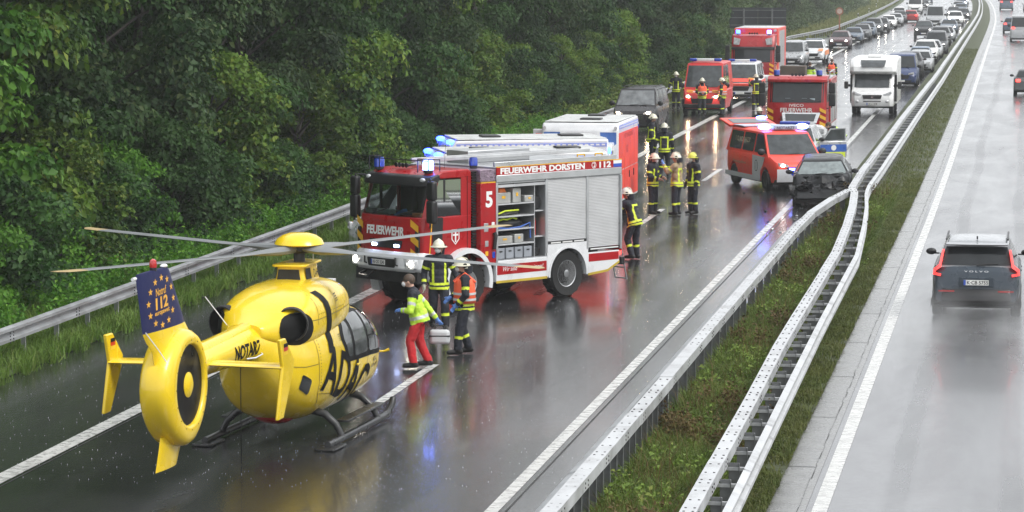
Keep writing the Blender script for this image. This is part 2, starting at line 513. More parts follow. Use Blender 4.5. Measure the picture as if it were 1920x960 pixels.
# double barrier in the middle: box rail + W beam held apart by spacers
B2 = [(-3.93, 20), (-3.95, 36), (-4.05, 45.6), (-4.15, 52.3), (-4.18, 57.2), (-4.23, 69.3), (-4.41, 76.9), (-4.62, 83.1), (-4.82, 87.5), (-5.0, 89.3), (-5.09, 96.5), (-5.07, 132), (-4.9, 175)]
x2 = lambda y: interp(B2, y) + (cv(y) if y > 100 else 0)
B3 = [(-3.55, 20), (-3.59, 37), (-3.7, 48.7), (-3.77, 57), (-3.82, 70), (-4.08, 78), (-4.34, 84.4), (-4.58, 88.5), (-4.66, 91.5), (-4.65, 98), (-4.62, 134), (-4.5, 175)]
x3 = lambda y: interp(B3, y) + (cv(y) if y > 100 else 0)
e = empty('double_barrier', (x2(24), 24, 0))
tag(e, 'double sided steel barrier with box rail and cross spacers running down the median', 'crash barrier')
M = Matrix.Translation((-x2(24), -24, 0))
ysb = [24 + 4*i for i in range(7)] + [52.3, 57.2, 61, 65, 69.3, 73, 76.9, 80, 83.1, 87.5, 89.3, 93, 96.5] + [100 + 4*i for i in range(20)] + [180 + 12*i for i in range(36)]
top_beam(x2, ysb, .21, .74, .9, e, M, yb=112)
yy = 24.
while yy < 600:
    st = 4 if yy < 180 else 12
    b = MB(M); wbeam(b, x3, yy - .04, yy + st + .04, .48, 1, 2 if yy < 100 else 4)
    b.build('beam', STEELW, e, smooth=True, sharp=25)
    yy += st
posts(e, (x2(24), 24), lambda y: (x2(y) + x3(y))/2, 24.6, [(1.33, 60), (2., 170)], .78)
sp = None; yy = 24.6
while yy < 150:
    xa, xb = x2(yy), x3(yy)
    b = MB()
    if sp is None:
        b.box((0, 0, .70), (1., .05, .045)); sp = b.build('spacer', STEELW, e); c = sp
    else:
        c = sp.copy(); col.objects.link(c); c.parent = e
    c.location = ((xa+xb)/2 - x2(24), yy - 24, 0); c.scale = (abs(xb-xa)-.06, 1, 1)
    yy += 1.33 if yy < 60 else 2.
# ---------------------------------------------------------------- vegetation
BARK = pm('bark', (.045, .04, .034), rough=.8, var=.4, scale=5, bump=.6, bscale=14)
LF = [leafmat('leaf_bright', (0.0355, 0.1197, 0.0120), (0.1115, 0.2711, 0.0269), (0.2028, 0.3657, 0.0524)),  # colours spread dark to bright, painting light and shade into the foliage
      leafmat('leaf_yellowish', (0.0390, 0.0909, 0.0115), (0.1170, 0.2061, 0.0259), (0.2243, 0.2667, 0.0431)),
      leafmat('leaf_dark', (0.0122, 0.0413, 0.0090), (0.0455, 0.1108, 0.0232), (0.0874, 0.1630, 0.0464)),
      leafmat('leaf_grey', (0.0166, 0.0435, 0.0129), (0.0559, 0.1065, 0.0335), (0.1310, 0.1683, 0.0644))]
def leaf_mesh(name, pts, nrm, size, mat, rng):
    """pts: leaf bases, nrm: rough facing; each leaf a bent pair of triangles with its own tilt"""
    n = len(pts)
    d = rng.normal(size=(n, 3)); d[:, 2] -= .55
    nr = nrm + rng.normal(size=(n, 3)) * .75
    nr[:, 2] = np.abs(nr[:, 2]) + .12
    nr /= np.linalg.norm(nr, axis=1)[:, None]
    d -= (d * nr).sum(1)[:, None] * nr
    d /= np.linalg.norm(d, axis=1)[:, None] + 1e-9
    s = np.cross(nr, d)
    l = (size * rng.uniform(.65, 1.35, n))[:, None]
    a = pts; t = pts + d * l - nr * l * .12
    m = pts + d * l * .5
    b = m + s * l * .34 + nr * l * .1; c = m - s * l * .34 + nr * l * .1
    vs = np.stack([a, b, t, c], 1).reshape(-1, 3)
    me = bpy.data.meshes.new(name)
    me.vertices.add(4 * n); me.vertices.foreach_set('co', vs.astype(np.float32).ravel())
    k = np.arange(n)[:, None] * 4
    tri = np.concatenate([k + [0, 1, 2], k + [0, 2, 3]], 1).reshape(-1).astype(np.int32)
    me.loops.add(6 * n); me.loops.foreach_set('vertex_index', tri)
    me.polygons.add(2 * n); me.polygons.foreach_set('loop_start', np.arange(0, 6*n, 3, dtype=np.int32))
    me.update(calc_edges=True)
    me.polygons.foreach_set('use_smooth', np.ones(2*n, dtype=bool))
    me.materials.append(mat)
    return me

def tree_proto(seed, h, rad, low, nleaf, size, mat, nb=34):
    rng = np.random.default_rng(seed); rd = random.Random(seed)
    tr = MB()
    path = [(0, 0, -.3)]; x = y_ = 0
    for i in range(1, 8):
        x += rd.uniform(-.12, .12); y_ += rd.uniform(-.12, .12); path.append((x, y_, h*.86*i/7))
    tr.tube(path, [max(.02, h*.016*(1 - i/8.)) for i in range(8)], 8)
    cl = []
    for k in range(nb):
        f = (k + rd.random())/nb
        z = low + (h - low) * f**.92
        prof = (math.sin(math.pi*min(1, .16 + .84*f)**.85)) ** .7 if f < 1 else .2
        ang = k*2.39996 + rd.uniform(-.4, .4)
        r = rad * max(.22, prof) * rd.uniform(.45, 1.18)
        p = Vector((math.cos(ang)*r, math.sin(ang)*r, z))
        zi = max(.4, z - r*.55); base = Vector((x*zi/h, y_*zi/h, zi))
        mid = base.lerp(p, .55) + Vector((0, 0, .25))
        tr.tube([base, mid, p], [.045, .03, .008], 4)
        cl.append((p, rd.uniform(.6, 1.1)*rad*.38)); cl.append((mid.lerp(p, .4), rd.uniform(.5, .8)*rad*.30))
        if rd.random() < .55: cl.append((p + Vector((rd.uniform(-.5, .5), rd.uniform(-.5, .5), rd.uniform(-.6, .2))), rad*.2))
    w = np.array([c[1]**2 for c in cl]); w /= w.sum()
    idx = rng.choice(len(cl), nleaf, p=w)
    cen = np.array([list(c[0]) for c in cl])[idx]; rr = np.array([c[1] for c in cl])[idx]
    u = rng.normal(size=(nleaf, 3)); u /= np.linalg.norm(u, axis=1)[:, None]
    q = rng.uniform(.25, 1, nleaf)**.5
    u[:, 2] = np.where(u[:, 2] < -.25, -u[:, 2], u[:, 2]); off = u * (rr*q)[:, None]; off[:, 2] *= .62
    # leaves sit in sprays: snap each a little towards one of many twig tips
    tw = rng.normal(size=(len(cl)*40, 3)); tw /= np.linalg.norm(tw, axis=1)[:, None]; tw[:, 2] = np.where(tw[:, 2] < -.3, -tw[:, 2], tw[:, 2])*.62
    tsel = idx*40 + rng.integers(0, 40, nleaf)
    off = off*.42 + tw[tsel]*(rr*.72)[:, None] + rng.normal(size=(nleaf, 3))*.05
    pts = cen + off
    pts[:, 2] = np.maximum(pts[:, 2], .05)
    nr = off/np.linalg.norm(off, axis=1)[:, None] + np.array([0, 0, .45])
    lm = leaf_mesh('crown', pts, nr, size, mat, rng)
    tm = tr.build('trunk', BARK, None, smooth=True)
    me = tm.data; bpy.data.objects.remove(tm)
    return me, lm

TP = [tree_proto(1, 11.5, 3.6, .8, 42000, .225, LF[0]), tree_proto(2, 12.5, 3.4, 1.2, 44000, .19, LF[1]),
      tree_proto(3, 13.5, 3.7, 1.0, 46000, .16, LF[2]), tree_proto(4, 14., 3.8, 1.5, 46000, .16, LF[3]),
      tree_proto(5, 12.8, 3.5, .9, 46000, .155, LF[2])]
BP = [tree_proto(11, 3.2, 1.9, .15, 13000, .135, LF[0], 26), tree_proto(12, 2.6, 1.7, .1, 11000, .13, LF[2], 24),
      tree_proto(13, 4.2, 2.0, .2, 15000, .14, LF[1], 30)]
def plant(proto, loc, sc, name, label, cat, group, mat=None, zs=1.):
    e = empty(name, loc, random.uniform(0, 6.28)); e.scale = (sc*random.uniform(.92, 1.1), sc*random.uniform(.92, 1.1), sc*zs)
    for nm, me in (('trunk', proto[0]), ('crown', proto[1])):
        o = bpy.data.objects.new(nm, me); col.objects.link(o); o.parent = e
        if mat is not None and nm == 'crown':
            o.material_slots[0].link = 'OBJECT'; o.material_slots[0].material = mat
    return tag(e, label, cat, group)
TL = ['bright green broad leaved tree at the edge of the wood', 'yellowish green tree leaning out of the wood edge',
      'dark green tree in the wood behind the crash rail', 'grey green tree in the wood with drooping sprays', 'deep green tree in the wood behind the crash rail']
TK = ['bright green', 'yellowish green', 'dark green', 'grey green drooping', 'deep green']
def where(y):
    for lim, w in ((58, 'level with the helicopter tail'), (66, 'level with the helicopter cabin'), (76, 'level with the fire engine cab'), (88, 'level with the crosswise ambulances'), (102, 'level with the group of firefighters'), (118, 'level with the doctor van'), (138, 'level with the grey van'), (160, 'level with the red fire van'), (185, 'level with the red box lorry')):
        if y < lim: return w
    return 'near the slip road'
GR = 'trees of the roadside wood'
rt = random.Random(5)
# front row: kinds follow the photograph from the helicopter to the slip road
front = [(50, 0), (54.5, 0), (58.5, 1), (62.5, 0), (66.5, 1), (70.5, 4), (74.5, 3), (79, 3), (83, 2), (87.5, 3), (92, 4), (97, 2), (102, 1), (107, 2), (112.5, 3), (118, 4), (124, 1), (130, 2), (136, 4), (143, 2), (150, 3), (157, 2), (165, 4), (173, 2), (182, 3), (191, 4), (200, 2), (209, 3)]
for yy, k in front:
    plant(TP[k], (-24.6 + rt.uniform(-.8, .5), yy + rt.uniform(-.8, .8), 0), rt.uniform(.9, 1.12), 'tree', TK[k] + ' tree at the wood edge ' + where(yy), 'tree', GR, zs=1.22)
for i in range(30):
    yy = 50 + i*5.7; k = rt.choice([2, 3, 4, 2, 3])
    plant(TP[k], (-29.2 + rt.uniform(-1.2, 1.2), yy + rt.uniform(-1.5, 1.5), 0), rt.uniform(1.05, 1.3), 'tree', TK[k] + ' tree behind the front trees ' + where(yy), 'tree', GR, zs=1.42)
for i in range(18):
    yy = 58 + i*9.5; k = rt.choice([2, 3, 4])
    plant(TP[k], (-36 + rt.uniform(-2, 2), yy + rt.uniform(-2, 2), 0), rt.uniform(1.2, 1.45), 'tree', TK[k] + ' tall tree deep in the wood ' + where(yy), 'tree', GR, zs=1.42)
BL = ['round green bush behind the crash rail', 'low dark green bush behind the crash rail', 'tall loose yellowish bush behind the crash rail']
for i in range(60):
    yy = 46 + i*2.75 + rt.uniform(-.6, .6)
    k = rt.choice([0, 1, 2] if yy < 80 else [1, 1, 2])
    plant(BP[k], (-22.2 + rt.uniform(-.6, .5) - (.4 if yy > 120 else 0), yy, 0), rt.uniform(.75, 1.15), 'bush', BL[k] + ' ' + where(yy), 'bush', 'bushes along the wood edge', mat=LF[2] if (k == 0 and yy > 75) else None)

# far embankment beyond the slip road, overgrown
em = MB(); vs = []; fs = []; ny = 34; nx = 9
for j in range(ny):
    yy = 216 + j*26
    for i in range(nx):
        t = i/(nx-1); x = -21.5 - t*46 + cv(yy)
        z = -.03 + (12.5*min(1, max(0, (t-.06)/.5))**1.15)*min(1, max(.0, (yy-216)/40)) + (random.uniform(-.3, .3) if 0 < i else 0)
        vs.append((x, yy, z))
for j in range(ny-1):
    for i in range(nx-1): fs.append((j*nx+i, j*nx+i+1, (j+1)*nx+i+1, (j+1)*nx+i))
em.add(vs, fs)
emb = tag(em.build('embankment', pm('embankment_grass', (.055, .085, .028), rough=.85, var=.4, scale=.25, bump=.6, bscale=3), smooth=True, sharp=180), kind='structure')
bv = BVHTree.FromObject(emb, bpy.context.evaluated_depsgraph_get()) if False else BVHTree.FromPolygons(em.v, em.f)
def on_emb(x, yy):
    h = bv.ray_cast(Vector((x, yy, 60)), Vector((0, 0, -1)))
    return h[0].z if h[0] else 0
LFAR = leafmat('leaf_far', (.05, .095, .025), (.075, .125, .03), (.11, .14, .045), tl=.2)
for i in range(190):
    yy = 224 + 380*(rt.random()**1.9); t = rt.uniform(.03, .5)
    x = -23.5 - t*36 + cv(yy)
    plant(BP[rt.choice([0, 1, 2])], (x, yy, on_emb(x, yy) - .2), rt.uniform(.8, 1.9), 'bush', 'rough green bush on the overgrown slope beyond the slip road', 'bush', 'bushes on the far slope', mat=LFAR)
for i in range(22):
    yy = 232 + i*17; x = -45 - rt.uniform(0, 9) + cv(yy)
    k = rt.choice([2, 3, 4])
    plant(TP[k], (x, yy, on_emb(x, yy) - .3), rt.uniform(.8, 1.2), 'tree', 'hazy tree crowning the overgrown slope beyond the slip road', 'tree', 'trees on the far slope')
for i in range(14):
    yy = 30 + i*26; k = rt.choice([0, 2, 3, 4])
    plant(TP[k], (19 + rt.uniform(0, 5), yy, 0), rt.uniform(.8, 1.2), 'tree', 'tree on the far side of the right carriageway', 'tree', 'trees beyond the right carriageway')

# grass and weeds: uncountable, one object for each stretch
def blades(name, pts, hgt, wid, lean, mat, seed):
    rng = np.random.default_rng(seed); n = len(pts)
    a = rng.uniform(0, 2*np.pi, n); h = hgt*rng.uniform(.5, 1.25, n); w = wid*rng.uniform(.7, 1.3, n)
    side = np.stack([np.cos(a), np.sin(a), np.zeros(n)], 1)
    ln = rng.normal(size=(n, 3))*lean; ln[:, 2] = 0
    mid = pts + ln*.35*h[:, None] + np.array([0, 0, 1])*(h*.6)[:, None]
    tip = pts + ln*h[:, None] + np.array([0, 0, 1])*(h*np.clip(1-.3*np.linalg.norm(ln, axis=1), .35, 1))[:, None]
    vs = np.stack([pts - side*w[:, None], pts + side*w[:, None], mid + side*(w*.7)[:, None], mid - side*(w*.7)[:, None], tip], 1).reshape(-1, 3)
    me = bpy.data.meshes.new(name)
    me.vertices.add(5*n); me.vertices.foreach_set('co', vs.astype(np.float32).ravel())
    k = np.arange(n)[:, None]*5
    tri = np.concatenate([k+[0, 1, 2], k+[0, 2, 3], k+[3, 2, 4]], 1).reshape(-1).astype(np.int32)
    me.loops.add(9*n); me.loops.foreach_set('vertex_index', tri)
    me.polygons.add(3*n); me.polygons.foreach_set('loop_start', np.arange(0, 9*n, 3, dtype=np.int32))
    me.update(calc_edges=True); me.materials.append(mat)
    o = bpy.data.objects.new(name, me); col.objects.link(o)
    return o
cvv = np.vectorize(cv)
G1 = leafmat('grass_green', (.11, .21, .028), (.16, .26, .045), (.24, .28, .09), rough=.5, tl=.3)
G2 = leafmat('grass_rough', (.10, .135, .03), (.15, .17, .045), (.21, .19, .08), rough=.55, tl=.25)
G3 = leafmat('weed_brown', (.085, .055, .022), (.12, .085, .03), (.16, .13, .05), rough=.6, tl=.15)
G4 = leafmat('weed_green', (.11, .18, .028), (.16, .23, .04), (.24, .25, .07), rough=.5, tl=.2)
rng = np.random.default_rng(3)
def area(n, x0, x1, y0, y1, pw=1.6):
    yy = y0 + (y1-y0)*rng.random(n)**pw
    return np.stack([rng.uniform(x0, x1, n) + cvv(yy), yy, np.full(n, .02)], 1)
def clumpy(p, sc, keep):
    f = np.sin(p[:, 0]*sc*2.1 + 1.3*np.sin(p[:, 1]*sc*.83)) + np.sin(p[:, 1]*sc*1.7 + 2*np.sin(p[:, 0]*sc*1.2)) + rng.normal(size=len(p))*.5
    return p[f > keep]
tag(blades('grass_verge', np.concatenate([clumpy(area(90000, -21.8, -18.05, 40, 130, 1.3), .9, -1.1), clumpy(area(12000, -18.4, -17.8, 40, 130, 1.3), 2.3, .3)]), .34, .011, .5, G1, 1), 'long wet grass growing under the crash rail by the wood', 'grass', kind='stuff')
tag(blades('grass_verge_far', area(24000, -23.5, -18.3, 120, 235, 1.), .5, .03, .5, G2, 2), 'pale rough grass on the verge beside the grey van', 'grass', kind='stuff')
pg = area(30000, -25.5, -18.75, 262, 560, 1.4); pg[:, 0] -= .6*(pg[:, 1] < 300)
tag(blades('grass_far', pg, .6, .06, .5, leafmat('grass_far', (.12, .14, .04), (.16, .17, .05), (.2, .19, .08), rough=.6, tl=.2), 7), 'yellowish grass strip along the far crash rail', 'grass', kind='stuff')
tag(blades('grass_median', clumpy(area(120000, -5.5, -4.0, 36, 96, 1.25), 1.5, -.7), .52, .010, .65, G4, 3), 'green grass between the two median barriers', 'grass', kind='stuff')
tag(blades('grass_strip', clumpy(np.concatenate([area(38000, -3.95, -3.42, 36, 105, 1.4), area(26000, -4.7, -3.46, 72, 260, 1.8)]), 1.2, -1.2), .12, .009, .6, G2, 4), 'short grass strip along the concrete gutter', 'grass', kind='stuff')
# weeds: stems with small leaves
def weeds(name, pts, h, per, size, mat, label, seed):
    r = np.random.default_rng(seed); n = len(pts)
    hh = h*r.uniform(.45, 1.2, n); lean = r.normal(size=(n, 2))*.16
    t = r.uniform(.1, 1, (n, per))
    x = pts[:, None, 0] + lean[:, None, 0]*t + r.normal(size=(n, per))*.045*(1.2-t*.5)
    y2 = pts[:, None, 1] + lean[:, None, 1]*t + r.normal(size=(n, per))*.045*(1.2-t*.5)
    z = pts[:, None, 2] + hh[:, None]*t
    q = np.stack([x, y2, z], 2).reshape(-1, 3)
    me = leaf_mesh(name, q, np.tile(np.array([[0, 0, .5]]), (len(q), 1)), size, mat, r)
    o = bpy.data.objects.new(name, me); col.objects.link(o)
    return tag(o, label, 'weeds', kind='stuff')
wp = area(2600, -5.45, -4.05, 36, 97, 1.35)
f = np.sin(wp[:, 1]*.55 + 1.0) + .8*np.sin(wp[:, 1]*1.7 + wp[:, 0]*2.5)
weeds('weeds_brown', wp[f > 1.0], .66, 36, .062, G3, 'withered brown dock and weeds between the median barriers', 21)
weeds('weeds_green', np.concatenate([wp[f < -.75], area(160, -5.4, -4.2, 40, 95, 1.3)]), .50, 44, .065, G4, 'tall green weeds between the median barriers', 22)
weeds('nettles', clumpy(area(5200, -21.9, -19.2, 42, 135, 1.25), .8, -.5), .8, 24, .095, LF[0], 'nettles and brambles at the foot of the wood', 23)
weeds('nettles_far', area(1500, -22.5, -19.3, 130, 230, 1.), .9, 20, .15, G4, 'tall pale green weeds on the verge beside the grey van', 24)

# seed stalks standing above the median grass
sp2 = clumpy(area(5000, -5.45, -4.05, 36, 97, 1.3), 1.1, -.2)
tag(blades('seed_stalks', sp2, .75, .006, .35, G3, 9), 'dry brown stalks standing above the median grass', 'weeds', kind='stuff')
nq = 4200; yq = 224 + 260*rng.random(nq)**1.6; tq = rng.uniform(.0, .5, nq)
xq = -21.8 - tq*42 + cvv(yq); zq = np.array([on_emb(a, b) for a, b in zip(xq, yq)]) - .1
weeds('slope_scrub', np.stack([xq, yq, zq], 1), 1.3, 26, .24, LFAR, 'tangled scrub covering the slope beyond the slip road', 31)
# ---------------------------------------------------------------- lettering and projection helpers
def text_data(s, bold=.0, shear=0., ext=.0):
    c = bpy.data.curves.new('lettering', 'FONT'); c.body = s; c.size = 1; c.offset = bold; c.extrude = ext; c.shear = shear
    c.resolution_u = 3
    o = bpy.data.objects.new('lettering', c); me = bpy.data.meshes.new_from_object(o)
    bpy.data.objects.remove(o); bpy.data.curves.remove(c)
    xs = [v.co.x for v in me.vertices]; ys = [v.co.y for v in me.vertices]
    x0, x1, y0, y1 = min(xs), max(xs), min(ys), max(ys)
    for v in me.vertices:
        v.co.x = (v.co.x - (x0+x1)/2)/(x1-x0); v.co.y = (v.co.y - (y0+y1)/2)/(y1-y0)
    return me

def text(s, mat, parent, c, ux, uy, w, h, bold=.02, shear=0., name='lettering', off=0.):
    """flat lettering centred on c, spanning w along ux and h along uy"""
    me = text_data(s, bold, shear)
    ux = Vector(ux).normalized(); uy = Vector(uy).normalized(); n = ux.cross(uy); c = Vector(c) + n*off
    for v in me.vertices: v.co = c + ux*v.co.x*w + uy*v.co.y*h + n*0.0
    me.materials.clear(); me.materials.append(mat)
    o = bpy.data.objects.new(name, me); col.objects.link(o); o.parent = parent
    CH.setdefault(parent.name, []).append(o)
    return o

def project(me, bvh, d, off, start=5.):
    """lay a mesh (given in x/z, any y) onto a hull along d"""
    d = Vector(d); bad = 0
    for v in me.vertices:
        h = bvh.ray_cast(v.co - d*start, d)
        if h[0] is not None: v.co = h[0] - d*off
        else: bad += 1
    return me

def fine(me, mx):
    bm = bmesh.new(); bm.from_mesh(me)
    bmesh.ops.triangulate(bm, faces=bm.faces)
    for k in range(7):
        es = [e for e in bm.edges if e.calc_length() > mx]
        if not es: break
        bmesh.ops.subdivide_edges(bm, edges=es, cuts=1, use_grid_fill=False)
        bmesh.ops.triangulate(bm, faces=[f for f in bm.faces if len(f.verts) > 3])
    bm.to_mesh(me); bm.free(); return me

def patch(name, pts, bvh, d, off, mat, parent, mx=.09, smooth=True):
    """pts: (x,z) outline laid on the hull along d=(0,+-1,0)"""
    me = bpy.data.meshes.new(name); me.from_pydata([(x, 0, z) for x, z in pts], [], [tuple(range(len(pts)))])
    fine(me, mx); project(me, bvh, d, off)
    if smooth: me.polygons.foreach_set('use_smooth', [True]*len(me.polygons))
    me.materials.append(mat)
    bm = bmesh.new(); bm.from_mesh(me); bmesh.ops.recalc_face_normals(bm, faces=bm.faces); bm.to_mesh(me); bm.free()
    o = bpy.data.objects.new(name, me); col.objects.link(o); o.parent = parent; CH.setdefault(parent.name, []).append(o)
    return o

def hull_text(s, mat, parent, bvh, c, rot, w, h, d, off=.008, bold=.03, shear=0., mx=.06, flip=False):
    me = text_data(s, bold, shear); ca, sa = math.cos(rot), math.sin(rot)
    for v in me.vertices:
        x, y_ = v.co.x*w*(-1 if flip else 1), v.co.y*h
        v.co = Vector((c[0] + x*ca - y_*sa, 0, c[1] + x*sa + y_*ca))
    fine(me, mx); project(me, bvh, d, off)
    me.materials.clear(); me.materials.append(mat)
    o = bpy.data.objects.new('lettering', me); col.objects.link(o); o.parent = parent; CH.setdefault(parent.name, []).append(o)
    return o

def oval(cx, cz, rx, rz, rot=0, n=28):
    return [(cx + rx*math.cos(t)*math.cos(rot) - rz*math.sin(t)*math.sin(rot), cz + rx*math.cos(t)*math.sin(rot) + rz*math.sin(t)*math.cos(rot)) for t in [2*math.pi*k/n for k in range(n)]]

def rrect(pts, r, n=4):
    """round the corners of a polygon"""
    out = []; m = len(pts)
    for i in range(m):
        p = Vector(pts[i]); a = Vector(pts[i-1]); b = Vector(pts[(i+1) % m])
        ra = min(r, (a-p).length*.45); rb = min(r, (b-p).length*.45)
        p0 = p + (a-p).normalized()*ra; p1 = p + (b-p).normalized()*rb
        for k in range(n+1):
            t = k/n; out.append(tuple((1-t)**2*p0 + 2*t*(1-t)*p + t*t*p1))
    return out

def sect(x, zb, zt, w, e=2.6, n=28, wz=.5):
    """superellipse hull section; wz = height share of the widest line"""
    zm = zb + (zt-zb)*wz; r = []
    for k in range(n):
        t = 2*math.pi*k/n; c, s_ = math.cos(t), math.sin(t)
        yy = w*math.copysign(abs(c)**(2/e), c)
        zz = zm + (zt-zm if s_ > 0 else zm-zb)*math.copysign(abs(s_)**(2/e), s_)
        r.append((x, yy, zz))
    return r

def spl(tab, x):
    for a, b in zip(tab, tab[1:]):
        if a[0] >= x >= b[0] or a[0] <= x <= b[0]:
            t = (x-a[0])/(b[0]-a[0]); t = t
            return [p + (q-p)*t for p, q in zip(a[1:], b[1:])]
    return list((tab[0] if abs(x-tab[0][0]) < abs(x-tab[-1][0]) else tab[-1])[1:])

def smooth_tab(tab, n):
    """Catmull-Rom resample of rows whose first entry is the station"""
    out = []
    for i in range(len(tab)-1):
        p0 = tab[max(0, i-1)]; p1 = tab[i]; p2 = tab[i+1]; p3 = tab[min(len(tab)-1, i+2)]
        for k in range(n):
            t = k/n
            out.append([.5*((2*b) + (-a+c)*t + (2*a-5*b+4*c-d)*t*t + (-a+3*b-3*c+d)*t**3) for a, b, c, d in zip(p0, p1, p2, p3)])
    out.append(list(tab[-1])); return out

# ---------------------------------------------------------------- rescue helicopter
YEL = pm('rescue_yellow', (.80, .56, .012), rough=.26, coat=.4, var=.07, scale=2, dirt=.10)
NAVY = pm('fin_navy', (.010, .014, .075), rough=.55, var=.08, spec=.3)
STAR = pm('star_orange', (.80, .42, .05), rough=.4)
INK = pm('black_print', (.006, .006, .006), rough=.6, spec=.15)
DGL = pm('dark_glass', (.018, .022, .024), rough=.06, coat=1., var=.3, scale=2.)
GGL = pm('misted_glass', (.06, .066, .068), rough=.12, coat=.2, var=.5, scale=6.)
BLADE = pm('rotor_grey', (.17, .18, .185), rough=.42, var=.05)
BTIP = pm('rotor_tip', (.40, .30, .14), rough=.45, var=.1)
DARKM = pm('dark_metal', (.035, .035, .037), rough=.4, metal=.5, var=.2)
REDP = pm('signal_red', (.52, .018, .012), rough=.3, coat=.4)
WPRINT = pm('white_print', (.80, .80, .78), rough=.4, var=.03)
SKID = pm('skid_black', (.018, .018, .019), rough=.3, var=.2)

heli = empty('rescue_helicopter', (-11.42, 47.2, 0), R(90 - 4.2))
tag(heli, 'yellow rescue helicopter with navy starred tail fin standing on the wet road', 'helicopter')
tab = smooth_tab([(3.10, .86, 1.04, .06), (2.98, .64, 1.26, .27), (2.55, .46, 1.54, .55), (2.0, .37, 1.78, .72), (1.2, .32, 2.0, .81), (.3, .31, 2.06, .84), (-.8, .32, 2.06, .84), (-1.4, .38, 2.04, .80), (-1.9, .56, 2.0, .70), (-2.3, .88, 1.97, .54), (-2.65, 1.26, 1.98, .34), (-2.9, 1.5, 1.98, .25)], 4)
m = MB(); m.ringed([sect(x, zb, zt, w, 2.45, 32, .5) for x, zb, zt, w in tab])
hull_b = BVHTree.FromPolygons(m.v, m.f)
hull = m.build('fuselage', YEL, heli, smooth=True, sharp=60)
# engine cowling
tab = smooth_tab([(1.2, 1.86, 1.98, .30), (1.0, 1.75, 2.22, .48), (.6, 1.65, 2.42, .64), (-.2, 1.55, 2.50, .74), (-1.0, 1.5, 2.49, .76), (-1.6, 1.5, 2.42, .74), (-2.05, 1.55, 2.30, .66), (-2.4, 1.65, 2.16, .50), (-2.75, 1.8, 2.04, .28)], 4)
m = MB(); m.ringed([sect(x, zb, zt, w, 2.9, 32, .4) for x, zb, zt, w in tab])
cowl_b = BVHTree.FromPolygons(m.v, m.f)
cowl = m.build('engine_cowling', YEL, heli, smooth=True, sharp=60)
m = MB()
for s in (-1, 1):
    for x0 in (-.95, -1.55):
        m = MB(); m.b2(x0-.09, x0+.09, s*.16-.05, s*.16+.05, 2.36 if x0 < -1.2 else 2.425, 2.385 if x0 < -1.2 else 2.455)
        m.build('hatch', pm('hatch_tan', (.42, .31, .04), rough=.5), cowl, bevel=.02)
for s in (-1, 1):
    ex = Vector((-.95, s*.30, .02)).normalized(); base = Vector((-1.58, s*.37, 1.97))
    mm = MB(); mm.lathe([(.25, 0), (.27, .42), (.255, .5), (.24, .5), (.23, .15), (.03, .12)], base + ex*.12, ex, 26)
    p = mm.build('exhaust_pipe', pm('exhaust_black', (.014, .013, .013), rough=.5, metal=.3, var=.3), heli, smooth=True)
    mm = MB(); mm.lathe([(.2, 0), (.17, .03), (.02, .05)], base + ex*.3, ex, 18); mm.build('liner', DARKM, p, smooth=True)
    # flat black oval painted for the dark of the recess round the outlet
    me_p = [(-2.05 + .42*math.cos(t), 1.90 + .26*math.sin(t)) for t in [2*math.pi*k/24 for k in range(24)]]
    patch('recess_patch', me_p, cowl_b, (0, -s, 0), .012, INK, heli, .06)
# mast fairing
m = MB(); m.ringed([[(x, y_, z) for x, y_ in rrect([(-.55, -w), (.45, -w*.8), (.45, w*.8), (-.55, w)], .12, 4)] for z, w in ((2.36, .30), (2.5, .25), (2.62, .22), (2.70, .22))])
fair = m.build('mast_fairing', YEL, heli, smooth=True)
m = MB(); m.prism(rrect([(-.62, -.29), (.5, -.24), (.5, .24), (-.62, .29)], .14, 4), 'z', 2.70, 2.735); m.build('fairing_lip', YEL, fair, bevel=.01)
for s in (-1, 1):
    m = MB(); m.add([(-.44, s*.262, 2.47), (-.16, s*.258, 2.48), (-.16, s*.228, 2.66), (-.40, s*.232, 2.66)], [(0, 1, 2, 3)]); m.build('intake_grille', pm('grille_black', (.02, .02, .02), rough=.7, bump=.6, bscale=80), fair)
m = MB(); m.add([(-.565, -.2, 2.46), (-.565, .2, 2.46), (-.556, .17, 2.66), (-.556, -.17, 2.66)], [(0, 1, 2, 3)]); m.build('intake_grille', MT['grille_black'], fair)
text('D-HOFF', INK, fair, (.12, -.272, 2.57), (1, .03, 0), (0, .15, 1), .5, .14, .02)
